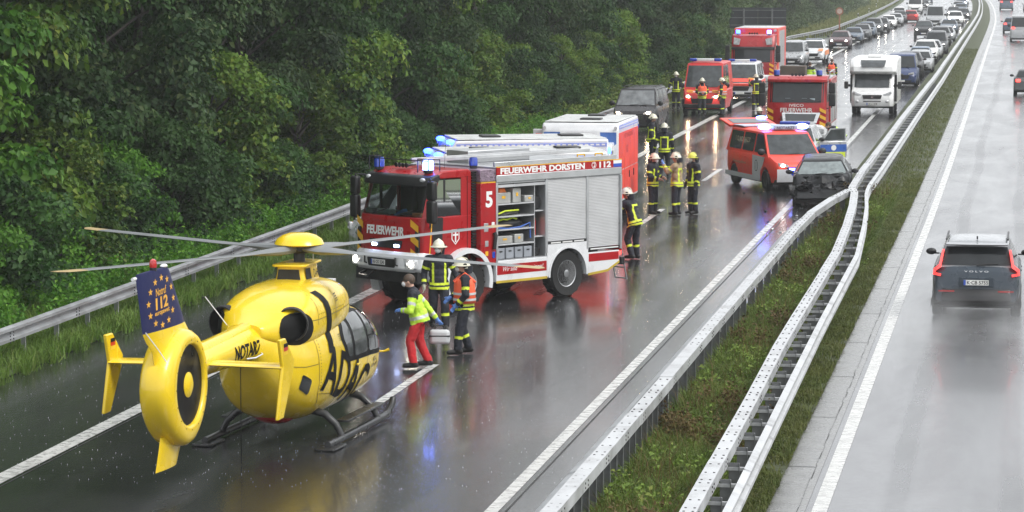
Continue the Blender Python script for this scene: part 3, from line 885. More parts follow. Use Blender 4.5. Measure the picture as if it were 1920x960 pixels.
# rotor
m = MB(); m.cyl((0, 0, 2.5), (0, 0, 3.02), .10, .085, 16); m.build('mast', DARKM, heli, smooth=True)
rot = MB(); rot.lathe([(.02, 3.20), (.16, 3.195), (.27, 3.16), (.36, 3.10), (.40, 3.02), (.37, 3.0), (.02, 2.99)], (0, 0, 0), (0, 0, 1), 28)
hub = rot.build('rotor_hub', YEL, heli, smooth=True)
m = MB(); m.lathe([(.05, 2.86), (.2, 2.88), (.24, 2.93), (.22, 3.0), (.05, 3.0)], (0, 0, 0), (0, 0, 1), 18); m.build('swashplate', DARKM, hub, smooth=True)
view = R(103.6) - R(85.8)
for k, dz in zip(range(4), (.05, .03, .03, .05)):
    a = view + R(45 + 90*k)
    Rz = Matrix.Rotation(a, 4, 'Z')
    def ring(r, ch, th, z, lead=.30):
        # flattened aerofoil section at radius r
        pts = []
        for t in [2*math.pi*i/12 for i in range(12)]:
            c_, s_ = math.cos(t), math.sin(t)
            pts.append((r, ch*(c_*.5 + .5 - lead) * 1., z + th*.5*s_*(1 - .55*(.5 - .5*c_)) + .0))
        return pts
    zz = lambda r: 2.955 + dz*(r/5.1)**2 - .02
    mm = MB(Rz); mm.ringed([ring(.12, .26, .17, 2.95, .5), ring(.5, .33, .18, zz(.5), .5), ring(.9, .27, .12, zz(.9), .45), ring(1.15, .27, .05, zz(1.15), .35), ring(1.6, .30, .035, zz(1.6)), ring(4.6, .29, .026, zz(4.6))])
    bl = mm.build('rotor_blade', BLADE, heli, smooth=True)
    mm = MB(Rz); mm.ringed([ring(4.6, .291, .0262, zz(4.6)), ring(4.95, .28, .024, zz(4.95)), ring(5.1, .15, .016, zz(5.1), .55)])
    mm.build('blade_tip', BTIP, bl, smooth=True)
# tail boom
m = MB(); m.ringed([[(x, r*math.cos(t), zc + r*1.05*math.sin(t)) for t in [2*math.pi*k/20 for k in range(20)]] for x, r, zc in ((-2.35, .30, 1.72), (-2.9, .262, 1.735), (-3.8, .225, 1.73), (-4.8, .20, 1.72), (-5.2, .20, 1.70))])
boom_b = BVHTree.FromPolygons(m.v, m.f)
boom = m.build('tail_boom', YEL, heli, smooth=True)
m = MB(); m.ringed([[(x, -w, z-.12), (x, w, z-.12), (x, w*.9, z+.02), (x, w*.5, z+.055), (x, -w*.5, z+.055), (x, -w*.9, z+.02)] for x, w, z in ((-2.2, .13, 2.02), (-3.2, .115, 1.985), (-5.1, .10, 1.93))])
m.build('driveshaft_cover', YEL, boom, smooth=True, sharp=50)
hull_text('NOTARZT', INK, boom, boom_b, (-3.2, 1.72), R(0), 1.2, .22, (0, 1, 0), .008, .03)
# fenestron shroud: thick rounded ring
prof = [(.575, -.20), (.588, -.235), (.625, -.25), (.68, -.245), (.74, -.22), (.785, -.16), (.80, -.07), (.80, .07), (.785, .16), (.74, .22), (.68, .245), (.625, .25), (.588, .235), (.575, .20)]
FC = Vector((-5.78, 0, 1.54))
rings = []
for k in range(41):
    t = 2*math.pi*k/40
    st = 1 + .10*max(0, -math.sin(t))**2
    sx_ = 1 + .24*max(0, -math.cos(t))**1.5
    rings.append([FC + Vector(((r + (r-.625)*4*(sx_-1) if r > .63 else r)*math.cos(t), h, (r if r < .63 else r*st)*math.sin(t))) for r, h in prof])
m = MB(); m.ringed(rings, cap=False)
shroud = m.build('fan_shroud', YEL, heli, smooth=True, sharp=60)
m = MB(); m.lathe([(.58, -.19), (.58, .19), (.568, .19), (.568, -.19)], FC, (0, 1, 0), 40)
m.build('duct_liner', pm('duct_black', (.02, .02, .021), rough=.35, metal=.3), shroud, smooth=True)
m = MB(); m.lathe([(.02, -.24), (.1, -.235), (.18, -.2), (.205, -.1), (.205, .1), (.02, .12)], FC, (0, 1, 0), 24); m.build('fan_hub', YEL, shroud, smooth=True)
m = MB(); m.lathe([(.15, .13), (.57, .13), (.57, .15), (.15, .15)], FC, (0, 1, 0), 30); m.build('dark_duct_disc', pm('duct_dark', (.012, .012, .013), rough=.5), shroud)  # solid dark disc added so the open duct looks dark inside
for k in range(10):
    a = 2*math.pi*k/10 + .2; d = Vector((math.cos(a), 0, math.sin(a))); s_ = Vector((-math.sin(a), 0, math.cos(a))); n = Vector((0, 1, 0))
    tw = (s_*.6 + n*.8).normalized()*.062
    mm = MB(); th = d.cross(tw).normalized()*.006
    p0, p1 = FC + d*.16, FC + d*.56
    mm.hexa([p0-tw-th, p0+tw-th, p1+tw*1.2-th, p1-tw*1.2-th, p0-tw+th, p0+tw+th, p1+tw*1.2+th, p1-tw*1.2+th]); mm.build('fan_blade', pm('fan_blade_grey', (.24, .24, .25), rough=.4, metal=.1), shroud)
for k in range(3):
    a = 2*math.pi*k/3 + .5; d = Vector((math.cos(a), 0, math.sin(a))); mm = MB(); mm.cyl(FC + d*.15 + Vector((0, .12, 0)), FC + d*.57 + Vector((0, .12, 0)), .03, n=8); mm.build('stator', DARKM, shroud)
def foil(z, xr, xf, th, n=18, y0=0.):
    pts = []
    for k in range(n):
        t = 2*math.pi*k/n; u = .5 + .5*math.cos(t)   # 1 = leading edge (front)
        yy = th*.5*math.sin(t)*(.35 + .65*u**.5)
        pts.append((xr + (xf-xr)*u, y0 + yy, z))
    return pts
m = MB(); m.ringed([foil(1.92, -6.62, -5.02, .42), foil(2.12, -6.70, -5.08, .36), foil(2.26, -6.92, -5.25, .22), foil(2.40, -7.06, -5.40, .17)])
m.build('fin_base', YEL, heli, smooth=True, sharp=60)
m = MB(); m.ringed([foil(2.40, -7.06, -5.40, .172), foil(2.8, -7.18, -5.70, .14), foil(3.2, -7.30, -6.0, .11), foil(3.25, -7.29, -6.06, .09)])
fin_b = BVHTree.FromPolygons(m.v, m.f)
fin = m.build('tail_fin', NAVY, heli, smooth=True, sharp=60)
d = (0, 1, 0)
hull_text('Notruf', STAR, fin, fin_b, (-6.46, 2.95), R(3), .40, .11, d, .004, .02)
hull_text('112', STAR, fin, fin_b, (-6.44, 2.79), R(3), .46, .17, d, .004, .04)
hull_text('europaweit', STAR, fin, fin_b, (-6.43, 2.65), R(3), .54, .085, d, .004, .02)
for k in range(12):
    a = R(90 + 30*k); cx, cz = -6.44 + .47*math.cos(a), 2.80 + .33*math.sin(a)
    pts = [(cx + (.085 if i % 2 == 0 else .034)*math.cos(R(90+36*i)), cz + (.056 if i % 2 == 0 else .022)*math.sin(R(90+36*i))) for i in range(10)]
    patch('star', pts, fin_b, d, .004, STAR, fin, .2, False)
m = MB(); m.cyl((-6.62, 0, 3.24), (-6.62, 0, 3.29), .05, n=12); m.build('beacon_base', DARKM, fin)
m = MB(); m.lathe([(.05, 3.29), (.055, 3.33), (.045, 3.39), (.01, 3.41)], (-6.62, 0, 0), (0, 0, 1), 14); m.build('beacon', pm('red_lens', (.5, .01, .01), rough=.15, coat=1.), fin, smooth=True)
m = MB(); m.ell((-6.2, 0, 3.27), (.09, .05, .03), 10, 6); m.build('position_light', WHITE, fin, smooth=True)
m = MB(); m.cyl((-7.31, 0, 3.2), (-7.42, 0, 3.2), .025, n=8); m.build('tail_light', WHITE, fin)
m = MB(); m.tube([(-7.0, -.02, 2.42), (-6.80, -.14, 2.15), (-6.72, -.22, 1.98)], .008, 5); m.build('wire_aerial', WHITE, heli)
# lower fin
m = MB(); m.ringed([foil(.86, -6.42, -5.50, .16), foil(.7, -6.48, -5.58, .13), foil(.40, -6.62, -5.80, .09)]); m.build('lower_fin', YEL, heli, smooth=True, sharp=60)
m = MB(); m.b2(-6.66, -6.58, -.09, .09, 1.28, 1.33); m.build('tail_handle', pm('handle_ochre', (.42, .29, .02), rough=.4), heli, bevel=.015)
m = MB(); m.prism(rrect([(-6.625, 1.72), (-6.56, 1.72), (-6.56, 1.83), (-6.625, 1.83)], .01), 'y', -.06, .06); m.build('tail_lamp', pm('ochre', (.5, .36, .03), rough=.4), heli)
# stabiliser and end plates
m = MB()
sec = lambda y_, x0: [(x0 + .24*math.cos(t)*1.0, y_, 1.71 + .035*math.sin(t)) for t in [2*math.pi*k/14 for k in range(14)]]
m.ringed([sec(-1.32, -4.78), sec(0, -4.66), sec(1.32, -4.78)]); m.build('tailplane', YEL, heli, smooth=True, sharp=60)
for s in (-1, 1):
    m = MB(); pl = [(-4.45, 1.76), (-4.86, 2.13), (-5.12, 2.13), (-4.98, 1.72), (-5.22, .98), (-4.98, .98), (-4.5, 1.62)]
    m.ringed([[(x, s*1.32 - .03 + (0 if 1.5 < z < 1.9 else -s*0.0), z) for x, z in pl], [(x, s*1.32 + .03, z) for x, z in pl]]); ep = m.build('end_plate', YEL, heli, bevel=.02)
    for i, c in enumerate([INK, REDP, pm('flag_gold', (.75, .5, .03), rough=.4)]):
        m = MB(); m.b2(-4.96, -4.78, s*1.32 - .0335, s*1.32 + .0335, 2.0 - i*.055, 2.054 - i*.055); m.build('flag_stripe', c, ep)
# skids
for s in (-1, 1):
    m = MB(); m.tube([(-1.75, s*1.0, .075), (1.3, s*1.0, .075), (1.62, s*1.0, .10), (1.82, s*1.0, .2), (1.9, s*1.0, .30)], .055, 12); sk = m.build('skid', SKID, heli, smooth=True)
    m = MB(); m.prism(rrect([(-1.95, s*1.0-.17), (-1.25, s*1.0-.17), (-1.25, s*1.0+.17), (-1.95, s*1.0+.17)], .08), 'z', .012, .04); m.build('skid_paw', SKID, sk, bevel=.008)
    m = MB(); m.prism(rrect([(-.85, s*.96-.1), (1.2, s*.96-.1), (1.2, s*.96+.1), (-.85, s*.96+.1)], .05), 'z', .30, .335); m.build('step_board', SKID, sk, bevel=.006)
    for x0 in (-.98, 1.02):
        m = MB(); m.tube([(x0, s*.15, .50), (x0, s*.5, .50), (x0, s*.72, .44), (x0, s*.9, .28), (x0, s*1.0, .08)], [.065, .065, .06, .055, .055], 12); m.build('cross_tube', SKID, heli, smooth=True)
# cabin glazing on both flanks
for s in (-1, 1):
    d = (0, -s, 0)
    patch('window_surround', rrect([(-.40, 1.58), (-.14, 1.16), (.5, 1.13), (1.3, 1.10), (2.32, 1.02), (2.46, 1.26), (2.05, 1.66), (1.3, 1.90), (.3, 1.93), (-.14, 1.86)], .1), hull_b, d, .006, INK, heli, .08)
    for nm, pts in (('rear_window', [(-.26, 1.58), (-.08, 1.24), (.14, 1.22), (.14, 1.80), (-.06, 1.78)]), ('sliding_door_window', [(.26, 1.21), (1.0, 1.20), (1.0, 1.85), (.30, 1.86)]), ('cockpit_window', [(1.13, 1.19), (2.2, 1.11), (2.28, 1.26), (1.94, 1.62), (1.3, 1.83), (1.13, 1.84)])):
        w = patch(nm, rrect(pts, .06), hull_b, d, .012, GGL, heli, .08)
    patch('window_bar', [(1.62, 1.17), (1.66, 1.17), (1.66, 1.66), (1.62, 1.68)], hull_b, d, .017, INK, heli, .1)
    patch('window_bar', [(1.14, 1.42), (2.1, 1.38), (2.1, 1.405), (1.14, 1.445)], hull_b, d, .017, INK, heli, .1)
    # door seams and the black band
    for pts in ([(.20, .62), (.215, .62), (.215, 1.14), (.20, 1.14)], [(1.06, .62), (1.075, .62), (1.075, 1.14), (1.06, 1.14)], [(.2, .62), (1.9, .66), (1.9, .675), (.2, .635)]):
        patch('door_seam', pts, hull_b, d, .005, pm('seam_ochre', (.30, .20, .01), rough=.5), heli, .1)  # thin joint lines in dark ochre
    patch('black_band', rrect([(-1.28, 2.36), (-1.02, 2.36), (-.62, 1.9), (-.52, 1.86), (-.85, 1.9)], .03) if False else [(-1.22, 2.38), (-.98, 2.39), (-.83, 2.2), (-.76, 2.02), (-.74, 1.72), (-.98, 1.72), (-1.0, 2.02), (-1.07, 2.22)], cowl_b, d, .012, INK, heli, .07)
    patch('black_band', [(-.98, 1.98), (-.74, 1.98), (-.78, 1.66), (-.84, 1.4), (-1.06, 1.42), (-1.0, 1.7)], hull_b, d, .012, INK, heli, .07)
    mm = MB(); mm.box((.4, s*.86, 1.06), (.16, .03, .035)); mm.build('door_handle', YEL, heli, bevel=.01)
hull_text('ADAC', INK, heli, hull_b, (-.05, .90), R(-15), 2.6, .76, (0, 1, 0), .014, .018, .12, .06)
hull_text('ADAC', INK, heli, hull_b, (1.6, 1.0), R(0), .26, .08, (0, 1, 0), .01, .01, 0, .07)
hull_text('Luftrettung', INK, heli, hull_b, (1.62, .9), R(0), .5, .09, (0, 1, 0), .01, .01, 0, .07)
# windscreen glazing wraps the nose top
m = MB()
tabw = smooth_tab([(2.94, .66, 1.30, .31), (2.55, .46, 1.55, .555), (2.0, .37, 1.79, .725), (1.55, .335, 1.93, .785)], 4)
rr2 = []
for x, zb, zt, w in tabw:
    full = sect(x, zb, zt + .008, w + .008, 2.45, 48, .5)
    rr2.append([full[i] for i in range(2, 23)])
m.ringed(rr2, cap=False, closed=False); m.build('windscreen', DGL, heli, smooth=True, sharp=80)
m = MB(); m.ell((-1.42, 0, .50), (.36, .36, .16), 18, 8, Matrix.Rotation(R(22), 3, 'Y')); m.build('belly_marking', REDP, heli, smooth=True)
m = MB(); m.b2(-2.15, -2.05, -.42, -.12, 1.05, 1.2); 
patch('clamshell_window', rrect([(-2.02, .98), (-1.75, .84), (-1.72, 1.08), (-1.98, 1.2)], .05), hull_b, (0, 1, 0), .01, DGL, heli, .06)
m = MB(); m.tube([(2.3, -.60, 1.02), (2.36, -.72, 1.02), (2.38, -.80, 1.05)], [.018, .018, .03], 6); m.build('pitot_mirror', YEL, heli)
m = MB(); m.tube([(-2.6, .28, 1.95), (-2.75, .62, 2.45)], .008, 5); m.build('whip_aerial', WHITE, heli)
m = MB(); m.tube([(.35, -.12, 2.72), (.36, -.12, 2.98)], .008, 5); m.build('mast_aerial', WHITE, heli)
m = MB(); m.tube([(-3.4, -.16, 1.52), (-3.4, -.16, .02)], .007, 5); m.build('trailing_strap', INK, heli)
m = MB(); m.tube([(-3.35, -.24, 1.6), (-3.2, -.33, 1.6), (-2.9, -.34, 1.62), (-2.75, -.27, 1.62)], .012, 5); m.build('grab_rail', WHITE, boom)
# small cowling vents
for i in range(4):
    patch('vent_slot', [(-.42, 2.16 + .035*i), (-.3, 2.17 + .035*i), (-.3, 2.185 + .035*i), (-.42, 2.175 + .035*i)], cowl_b, (0, 1, 0), .008, INK, cowl, .1)
    patch('vent_slot', [(-.46, 1.54 + .03*i), (-.34, 1.54 + .03*i), (-.34, 1.552 + .03*i), (-.46, 1.552 + .03*i)], hull_b, (0, 1, 0), .006, INK, hull, .1)

# panel joints and fasteners
SEAM = pm('panel_joint', (.22, .15, .012), rough=.5)
def line_on(pts, w, bvh, d, off, parent, nm='panel_joint'):
    for (xa, za), (xb, zb) in zip(pts, pts[1:]):
        n = Vector((xb-xa, zb-za)).normalized(); px, pz = -n.y*w/2, n.x*w/2
        patch(nm, [(xa-px, za-pz), (xb-px, zb-pz), (xb+px, zb+pz), (xa+px, za+pz)], bvh, d, off, SEAM, parent, .12)
for s in (-1, 1):
    d = (0, -s, 0)
    for x in (-1.38, -.45, .35): line_on([(x, 2.36), (x, 2.1), (x-.02, 1.9)], .014, cowl_b, d, .006, cowl)
    line_on([(-1.9, 2.0), (-1.38, 1.98), (-.45, 2.0), (.6, 2.02)], .014, cowl_b, d, .006, cowl)
    line_on([(-1.5, 1.75), (-1.48, 1.3), (-1.45, .85), (-1.3, .62)], .014, hull_b, d, .006, hull)
    line_on([(-1.4, .82), (-.4, .70), (.2, .64)], .012, hull_b, d, .006, hull)
    line_on([(-2.3, 1.35), (-1.9, 1.3), (-1.5, 1.3)], .012, hull_b, d, .006, hull)
    q = MB()
    for k in range(16):
        for x0, z0 in ((-1.34 + k*.09, 2.06), (-1.40, .9 + k*.05), (-.35 + .03*k, .76)):
            h = (cowl_b if z0 > 1.95 else hull_b).ray_cast(Vector((x0, s*5, z0)), Vector((0, -s, 0)))
            if h[0] is not None: q.box(h[0], (.014, .014, .014))
    tag(q.build('fasteners', SEAM, hull), kind='stuff')
for a in range(16):
    t = 2*math.pi*a/16
    m = MB(); m.box(FC + Vector((.64*math.cos(t), -.251, .64*math.sin(t))), (.018, .006, .018)); m.build('rivet', SEAM, shroud)
# ---------------------------------------------------------------- vehicle library
def thinglass(name, tint, refl=1.):
    m = bpy.data.materials.new(name); m.use_nodes = True; nt = m.node_tree; nt.nodes.remove(nt.nodes['Principled BSDF'])
    t = nt.nodes.new('ShaderNodeBsdfTransparent'); t.inputs[0].default_value = (*tint, 1)
    g = nt.nodes.new('ShaderNodeBsdfGlossy'); g.inputs['Roughness'].default_value = .03
    lw = nt.nodes.new('ShaderNodeFresnel'); lw.inputs[0].default_value = 1.5
    mx = nt.nodes.new('ShaderNodeMixShader')
    nt.links.new(lw.outputs[0], mx.inputs[0]); nt.links.new(t.outputs[0], mx.inputs[1]); nt.links.new(g.outputs[0], mx.inputs[2])
    nt.links.new(mx.outputs[0], nt.nodes['Material Output'].inputs['Surface'])
    MT[name] = m; return m
SEEGL = thinglass('clear_glass', (.46, .50, .50))
CGL = pm('car_glass', (.016, .019, .021), rough=.08, coat=0., spec=.4, var=.3, scale=3)
CGLL = pm('car_glass_pale', (.045, .052, .055), rough=.08, coat=.0, spec=.45, var=.35, scale=4)
RIM = pm('rim_silver', (.5, .51, .52), rough=.3, metal=.8, var=.1)
RIMD = pm('rim_dark', (.12, .12, .125), rough=.35, metal=.7, var=.2)
FIRE = pm('fire_red', (.37, .006, .010), rough=.3, coat=.2, spec=.4, var=.06, dirt=.22)
FLUO = pm('fluorescent_red', (.88, .075, .045), rough=.45, coat=.1, var=.06, dirt=.08)
YELS = pm('stripe_yellow', (.82, .45, .03), rough=.4)
NEON = pm('neon_yellow', (.66, .80, .04), rough=.6, var=.06)
BLUEL = pm('blue_lens', (.02, .06, .42), rough=.12, coat=1.)
BLUEON = glow('blue_flash', (.02, .06, 1.0), 13)
BLUEHOT = glow('blue_flash_hot', (.12, .20, 1.0), 13)
HEAD = glow('headlight_lit', (1., .93, .80), 40)
HEADW = glow('headlight_warm', (1., .74, .45), 90)
DRL = glow('daylight_lamp', (1., .97, .92), 12)
LAMP = pm('lamp_glass', (.55, .56, .57), rough=.1, coat=1., var=.3, scale=9)
TAILON = glow('tail_lit', (1., .04, .03), 3.2)
TAIL = pm('tail_red', (.42, .01, .01), rough=.15, coat=1.)
AMBER = pm('amber_lens', (.75, .25, .02), rough=.2, coat=1.)
PLATE = pm('plate_white', (.75, .75, .72), rough=.4)
EUBLUE = pm('plate_blue', (.03, .09, .45), rough=.4)
UNDER = pm('underbody', (.012, .012, .012), rough=.7)
SILVER = pm('silver_paint', (.46, .47, .48), rough=.28, metal=.4, coat=.6, var=.05, dirt=.1)

def part(mb, name, mat, parent, **k): return mb.build(name, mat, parent, **k)

def wheel(parent, x, y_, r, w, rr, s, rim=None, hubc=None, turn=0., truck=False):
    M = Matrix.Translation((x, y_, r)) @ Matrix.Rotation(turn, 4, 'Z')
    m = MB(M); h = w/2
    m.lathe([(rr, -h*.8), (r*.93, -h), (r, -h*.7), (r, h*.7), (r*.93, h), (rr, h*.8)], (0, 0, 0), (0, 1, 0), 28)
    if truck:
        for k in range(30):
            a = 2*math.pi*k/30; c = Vector((math.cos(a), 0, math.sin(a)))*(r+.004)
            m.box(c + Vector((0, (k % 2 - .5)*h*.75, 0)), (.05, h*.72, .028), Matrix.Rotation(-a + math.pi/2, 3, 'Y'))
    t = m.build('wheel', RUBBER, parent, smooth=True)
    m = MB(M); q = h*.8*s
    if truck:
        m.lathe([(rr, q), (rr*1.02, q*1.06), (rr*.90, q*.95), (rr*.80, q*.55), (rr*.52, q*.45), (rr*.42, q*.9), (rr*.2, q*1.05), (.02, q*1.06)], (0, 0, 0), (0, 1, 0), 26)
    else:
        m.lathe([(rr, q), (rr*.93, q*.92), (rr*.86, q*.6), (rr*.3, q*.75), (.02, q*.85)], (0, 0, 0), (0, 1, 0), 24)
    ri = m.build('rim', rim or RIM, t, smooth=True)
    if truck:
        for k in range(10):
            a = 2*math.pi*k/10; m = MB(M); m.cyl((rr*.62*math.cos(a), q*.45, rr*.62*math.sin(a)), (rr*.62*math.cos(a), q*.62, rr*.62*math.sin(a)), .022, n=6)
            # wheel nuts stay on the rim
            if k == 0: nm = m
            else: nm.v_off = len(nm.v); nm.add(m.v, [f for f in m.f]) if False else nm.add([M.inverted() @ Vector(p) for p in m.v], m.f)
        tag(nm.build('wheel_nuts', DARKM, t), kind='stuff')
    else:
        b = MB(M)
        for k in range(5):
            a = 2*math.pi*k/5; d = Vector((math.cos(a), 0, math.sin(a)))
            b.box(d*rr*.55 + Vector((0, q*.86, 0)), (rr*.72, .012, rr*.2), Matrix.Rotation(-a, 3, 'Y'))
        tag(b.build('spokes', rim or RIM, t), kind='stuff')
    return t

def plate(parent, c, ux, n, s, w=.52, h=.11):
    ux = Vector(ux); n = Vector(n); up = Vector((0, 0, 1)); c = Vector(c)
    m = MB(); a, b = ux*w/2, up*h/2
    m.hexa([c-a-b, c+a-b, c+a-b+n*.012, c-a-b+n*.012, c-a+b, c+a+b, c+a+b+n*.012, c-a+b+n*.012]); p = m.build('number_plate', PLATE, parent)
    m = MB(); q = n*.0155; e = c-a
    m.add([e-b*.98+q, e-b*.98+ux*.045+q, e+b*.98+ux*.045+q, e+b*.98+q], [(0, 1, 2, 3)]); m.build('plate_band', EUBLUE, p)
    if s: text(s, INK, p, c + ux*.03 + n*.016, ux, up, w*.84, h*.68, .012)
    return p

def lerp(a, b, t): return a + (b-a)*t

def car(name, label, cat, paint, S, loc, rz, group=None, lights='off', pl='', glass=None, rim=None, roof=None, tails='off', sidepaint=None, interior=False):
    e = empty(name, loc, rz); tag(e, label, cat, group)
    L, W, H, r = S['L'], S['W'], S['H'], S['r']; hl = L/2; hw = W/2
    fa, ra, sill = S['fa'], S['ra'], S.get('sill', .24)
    deck = S['deck']
    def dz(x):
        for (xa, za), (xb, zb) in zip(deck, deck[1:]):
            if xa >= x >= xb: return lerp(za, zb, (xa-x)/(xa-xb+1e-9))
        return deck[0][1] if x > deck[0][0] else deck[-1][1]
    Ra = r + .06
    xs = set([hl, hl-.05, hl-.15, hl-.35, -hl, -hl+.05, -hl+.15, -hl+.35] + [p[0] for p in deck])
    for a in (fa, ra):
        for k in range(9): xs.add(a + Ra*math.cos(math.pi*k/8))
        xs.add(a - Ra - .004); xs.add(a + Ra + .004)
    xs = sorted(x for x in xs if -hl <= x <= hl)[::-1]
    def pw(x):
        t = max(0, (abs(x) - hl*.55)/(hl*.45)); return hw*(1 - (S.get('tap', .13) if x > 0 else S.get('tapr', .08))*t**2.2)
    rings = []
    for x in xs:
        w = pw(x); zb = sill
        t = max(0, (abs(x) - (hl-.35))/.35); zb += .10*t**2
        for a in (fa, ra):
            if abs(x-a) <= Ra + 1e-6: zb = max(zb, r + math.sqrt(max(0, Ra*Ra - (x-a)**2)))
        z1 = dz(x)
        end = max(0, (abs(x) - (hl-.16))/.16); 
        w *= 1 - .05*end
        zm = max(zb + .03, sill + (z1-sill)*.35); z2 = max(zm+.02, sill + (z1-sill)*.62); z3 = max(z2 + .02, z1 - .09)
        half = [(w*.93, zb), (w, zm), (w*1.0, z2), (w*.985, z3), (w*.925, z1-.012), (w*.55, z1+.018)]
        rings.append([(x, y_, z) for y_, z in half] + [(x, 0, z1+.03)] + [(x, -y_, z) for y_, z in half[::-1]])
    xc, xf, xr, xb = S['gh']; zb_f, zb_r = dz(xc), dz(xb); wb = pw(0)*S.get('wb', .93); wr = S['wr']
    zr = H - .035
    m = MB(); m.ringed(rings)
    if S.get('crush'):
        rg = random.Random(4); nv = []
        for (x, y_, z) in m.v:
            if x > .75 and z > .38:
                t = min(1, (x-.75)/.7)
                h1 = math.sin(y_*7.3 + x*3.1) + .7*math.sin(y_*15 - x*9.7) + .6*rg.uniform(-1, 1)
                x -= t*(.26 + .14*h1 + .20*(y_ < 0)); z += t*(.07*h1 - .03) - (.20*t*(z-.38) if z > .45 else 0)
            nv.append((x, y_, z))
        m.v = nv
    if not sidepaint:
        body = m.build('body', paint, e, smooth=True, sharp=34)
    else:
        body = m.build('body', paint, e, smooth=True, sharp=34)
    m = MB(); bul = S.get('bul', .10)
    def ring(z, xf_, xb_, w):
        return [(xf_-.10*0, w, z), (xf_ + bul, w*.45, z), (xf_ + bul, -w*.45, z), (xf_, -w, z), (xb_, -w, z), (xb_ - bul*.5, -w*.45, z), (xb_ - bul*.5, w*.45, z), (xb_, w, z)]
    base = ring(0, xc, xb, wb); base = [(x, y_, (zb_f if i < 4 else zb_r) - .06) for i, (x, y_, z) in enumerate(base)]
    r1 = ring(zr-.05, xf, xr, wr); r2 = ring(zr-.015, xf-.06, xr+.05, wr-.05); r3 = ring(zr+.02, xf-.32, xr+.22, wr-.25)
    m.ringed([base, r1, r2, r3])
    cabm = m.build('cabin', roof or paint, e, smooth=True, sharp=30)
    gl = glass or CGL
    def gy(z): return lerp(wb, wr, (z - (zb_f-.06))/(zr-.05-(zb_f-.06)))
    # windscreen and rear window
    for nm, xa, xt, zb_, sg in (('windscreen', xc, xf, zb_f, 1), ('rear_window', xb, xr, zb_r, -1)):
        if nm == 'rear_window' and S.get('blind'): continue
        m = MB(); rows = []
        b = bul if sg > 0 else bul*.5
        for t in (.14, .5, .93) if sg > 0 else (.20, .5, .90):
            z = lerp(zb_-.06, zr-.05, t); x = lerp(xa, xt, t); w = lerp(wb, wr, t)*.93
            off = .014*sg
            rows.append([(x + off*1.2 + b*sg*(1-(abs(u)-.45)/.55 if abs(u) > .45 else 1), u*w, z + .008) for u in (-1, -.72, -.45, 0, .45, .72, 1)])
        m.ringed(rows, cap=False, closed=False); ws = m.build(nm, gl, e, smooth=True, sharp=80)
        if sg > 0 and S.get('wip', True):
            for q in (-.25, .35):
                mm = MB(); z = lerp(zb_-.06, zr-.05, .16); x = lerp(xa, xt, .16)+b+.035
                mm.tube([(x, q*wb, z), (x, (q+.42)*wb, z+.03)], .010, 4); mm.build('wiper', BLACKP, ws)
    # side windows
    for s in (-1, 1):
        for (ta, tb) in S['win']:
            lo, hi = .17, .93
            pts = []
            def xx(t, f):
                fx = lerp(xc, xf, f); bx = lerp(xb, xr, f); return lerp(fx - .10, bx + .08, t)
            zl = lambda f: lerp(zb_f-.06, zr-.05, f)
            pts = [(xx(ta, lo), zl(lo)), (xx(tb, lo), zl(lo)), (xx(tb, hi), zl(hi)), (xx(ta, hi), zl(hi))]
            if ta > 0 and not S.get('slantall'):
                x0 = xx(ta, .5); pts[0] = (x0, pts[0][1]); pts[3] = (x0, pts[3][1])
            if tb < 1:
                x0 = xx(tb, .5); pts[1] = (x0, pts[1][1]); pts[2] = (x0, pts[2][1])
            pts = rrect(pts, .07, 3)
            m = MB(); m.add([(x, s*(gy(z) + .007), z) for x, z in pts], [tuple(range(len(pts)))]); m.build('side_window', gl, e)
        # mirror
        m = MB(); mx_, mz = lerp(xc, xf, .18) - .12, lerp(zb_f, zr, .17)
        m.ell((mx_, s*(hw + .10), mz), (.07, .115*S.get('ms', 1), .075*S.get('ms', 1)*S.get('mt', 1)), 12, 7); m.box((mx_, s*(hw - .0), mz-.04), (.05, .16, .03)); m.build('mirror', S.get('mirror') or paint if S.get('mp') else BLACKP, e, smooth=True)
        # lamps
        xh = hl - S.get('hx', .16)
        m = MB(); hz = S.get('hz', .66); pts = rrect([(s*(pw(hl)*.93), hz+.09), (s*(pw(hl)*.93), hz-.03), (s*(pw(hl)*.52), hz-.06), (s*(pw(hl)*.58), hz+.03)], .03)
        if not (S.get('crush')):
            f_ = lambda y_: hl - .02 - .30*max(0, (abs(y_)/hw - .52))**1.3
            m.ringed([[(f_(y_) + .03, y_, z) for y_, z in pts], [(f_(y_) - .12, y_, z) for y_, z in pts]]); hlm = m.build('headlight', LAMP, e, smooth=True)
            if lights != 'off':
                m = MB(); cy_ = s*pw(hl)*.76; m.ell((f_(cy_) + .02, cy_, hz), (.035, .075, .05), 10, 6); m.build('bulb', HEAD if lights == 'on' else DRL if lights == 'drl' else HEADW, hlm, smooth=True)
        m = MB(); tz = S.get('tz', .85); m.b2(-hl + .02, -hl - .012, s*pw(-hl)*.62, s*pw(-hl)*.93, tz-.08, tz+.08)
        if not S.get('notail'): m.build('tail_light', TAILON if tails == 'on' else TAIL, e, bevel=.015)
        if S.get('handles', True):
            for hx in S.get('hand', (.15, -.75)):
                m = MB(); m.box((hx, s*(pw(hx)*.995 + .004), dz(hx) - .16), (.18, .02, .03)); m.build('door_handle', S.get('hmat') or paint, e, bevel=.006)
        for a in (fa, ra): wheel(e, a, s*(hw-.11), r, .21, r*.66, s, rim)
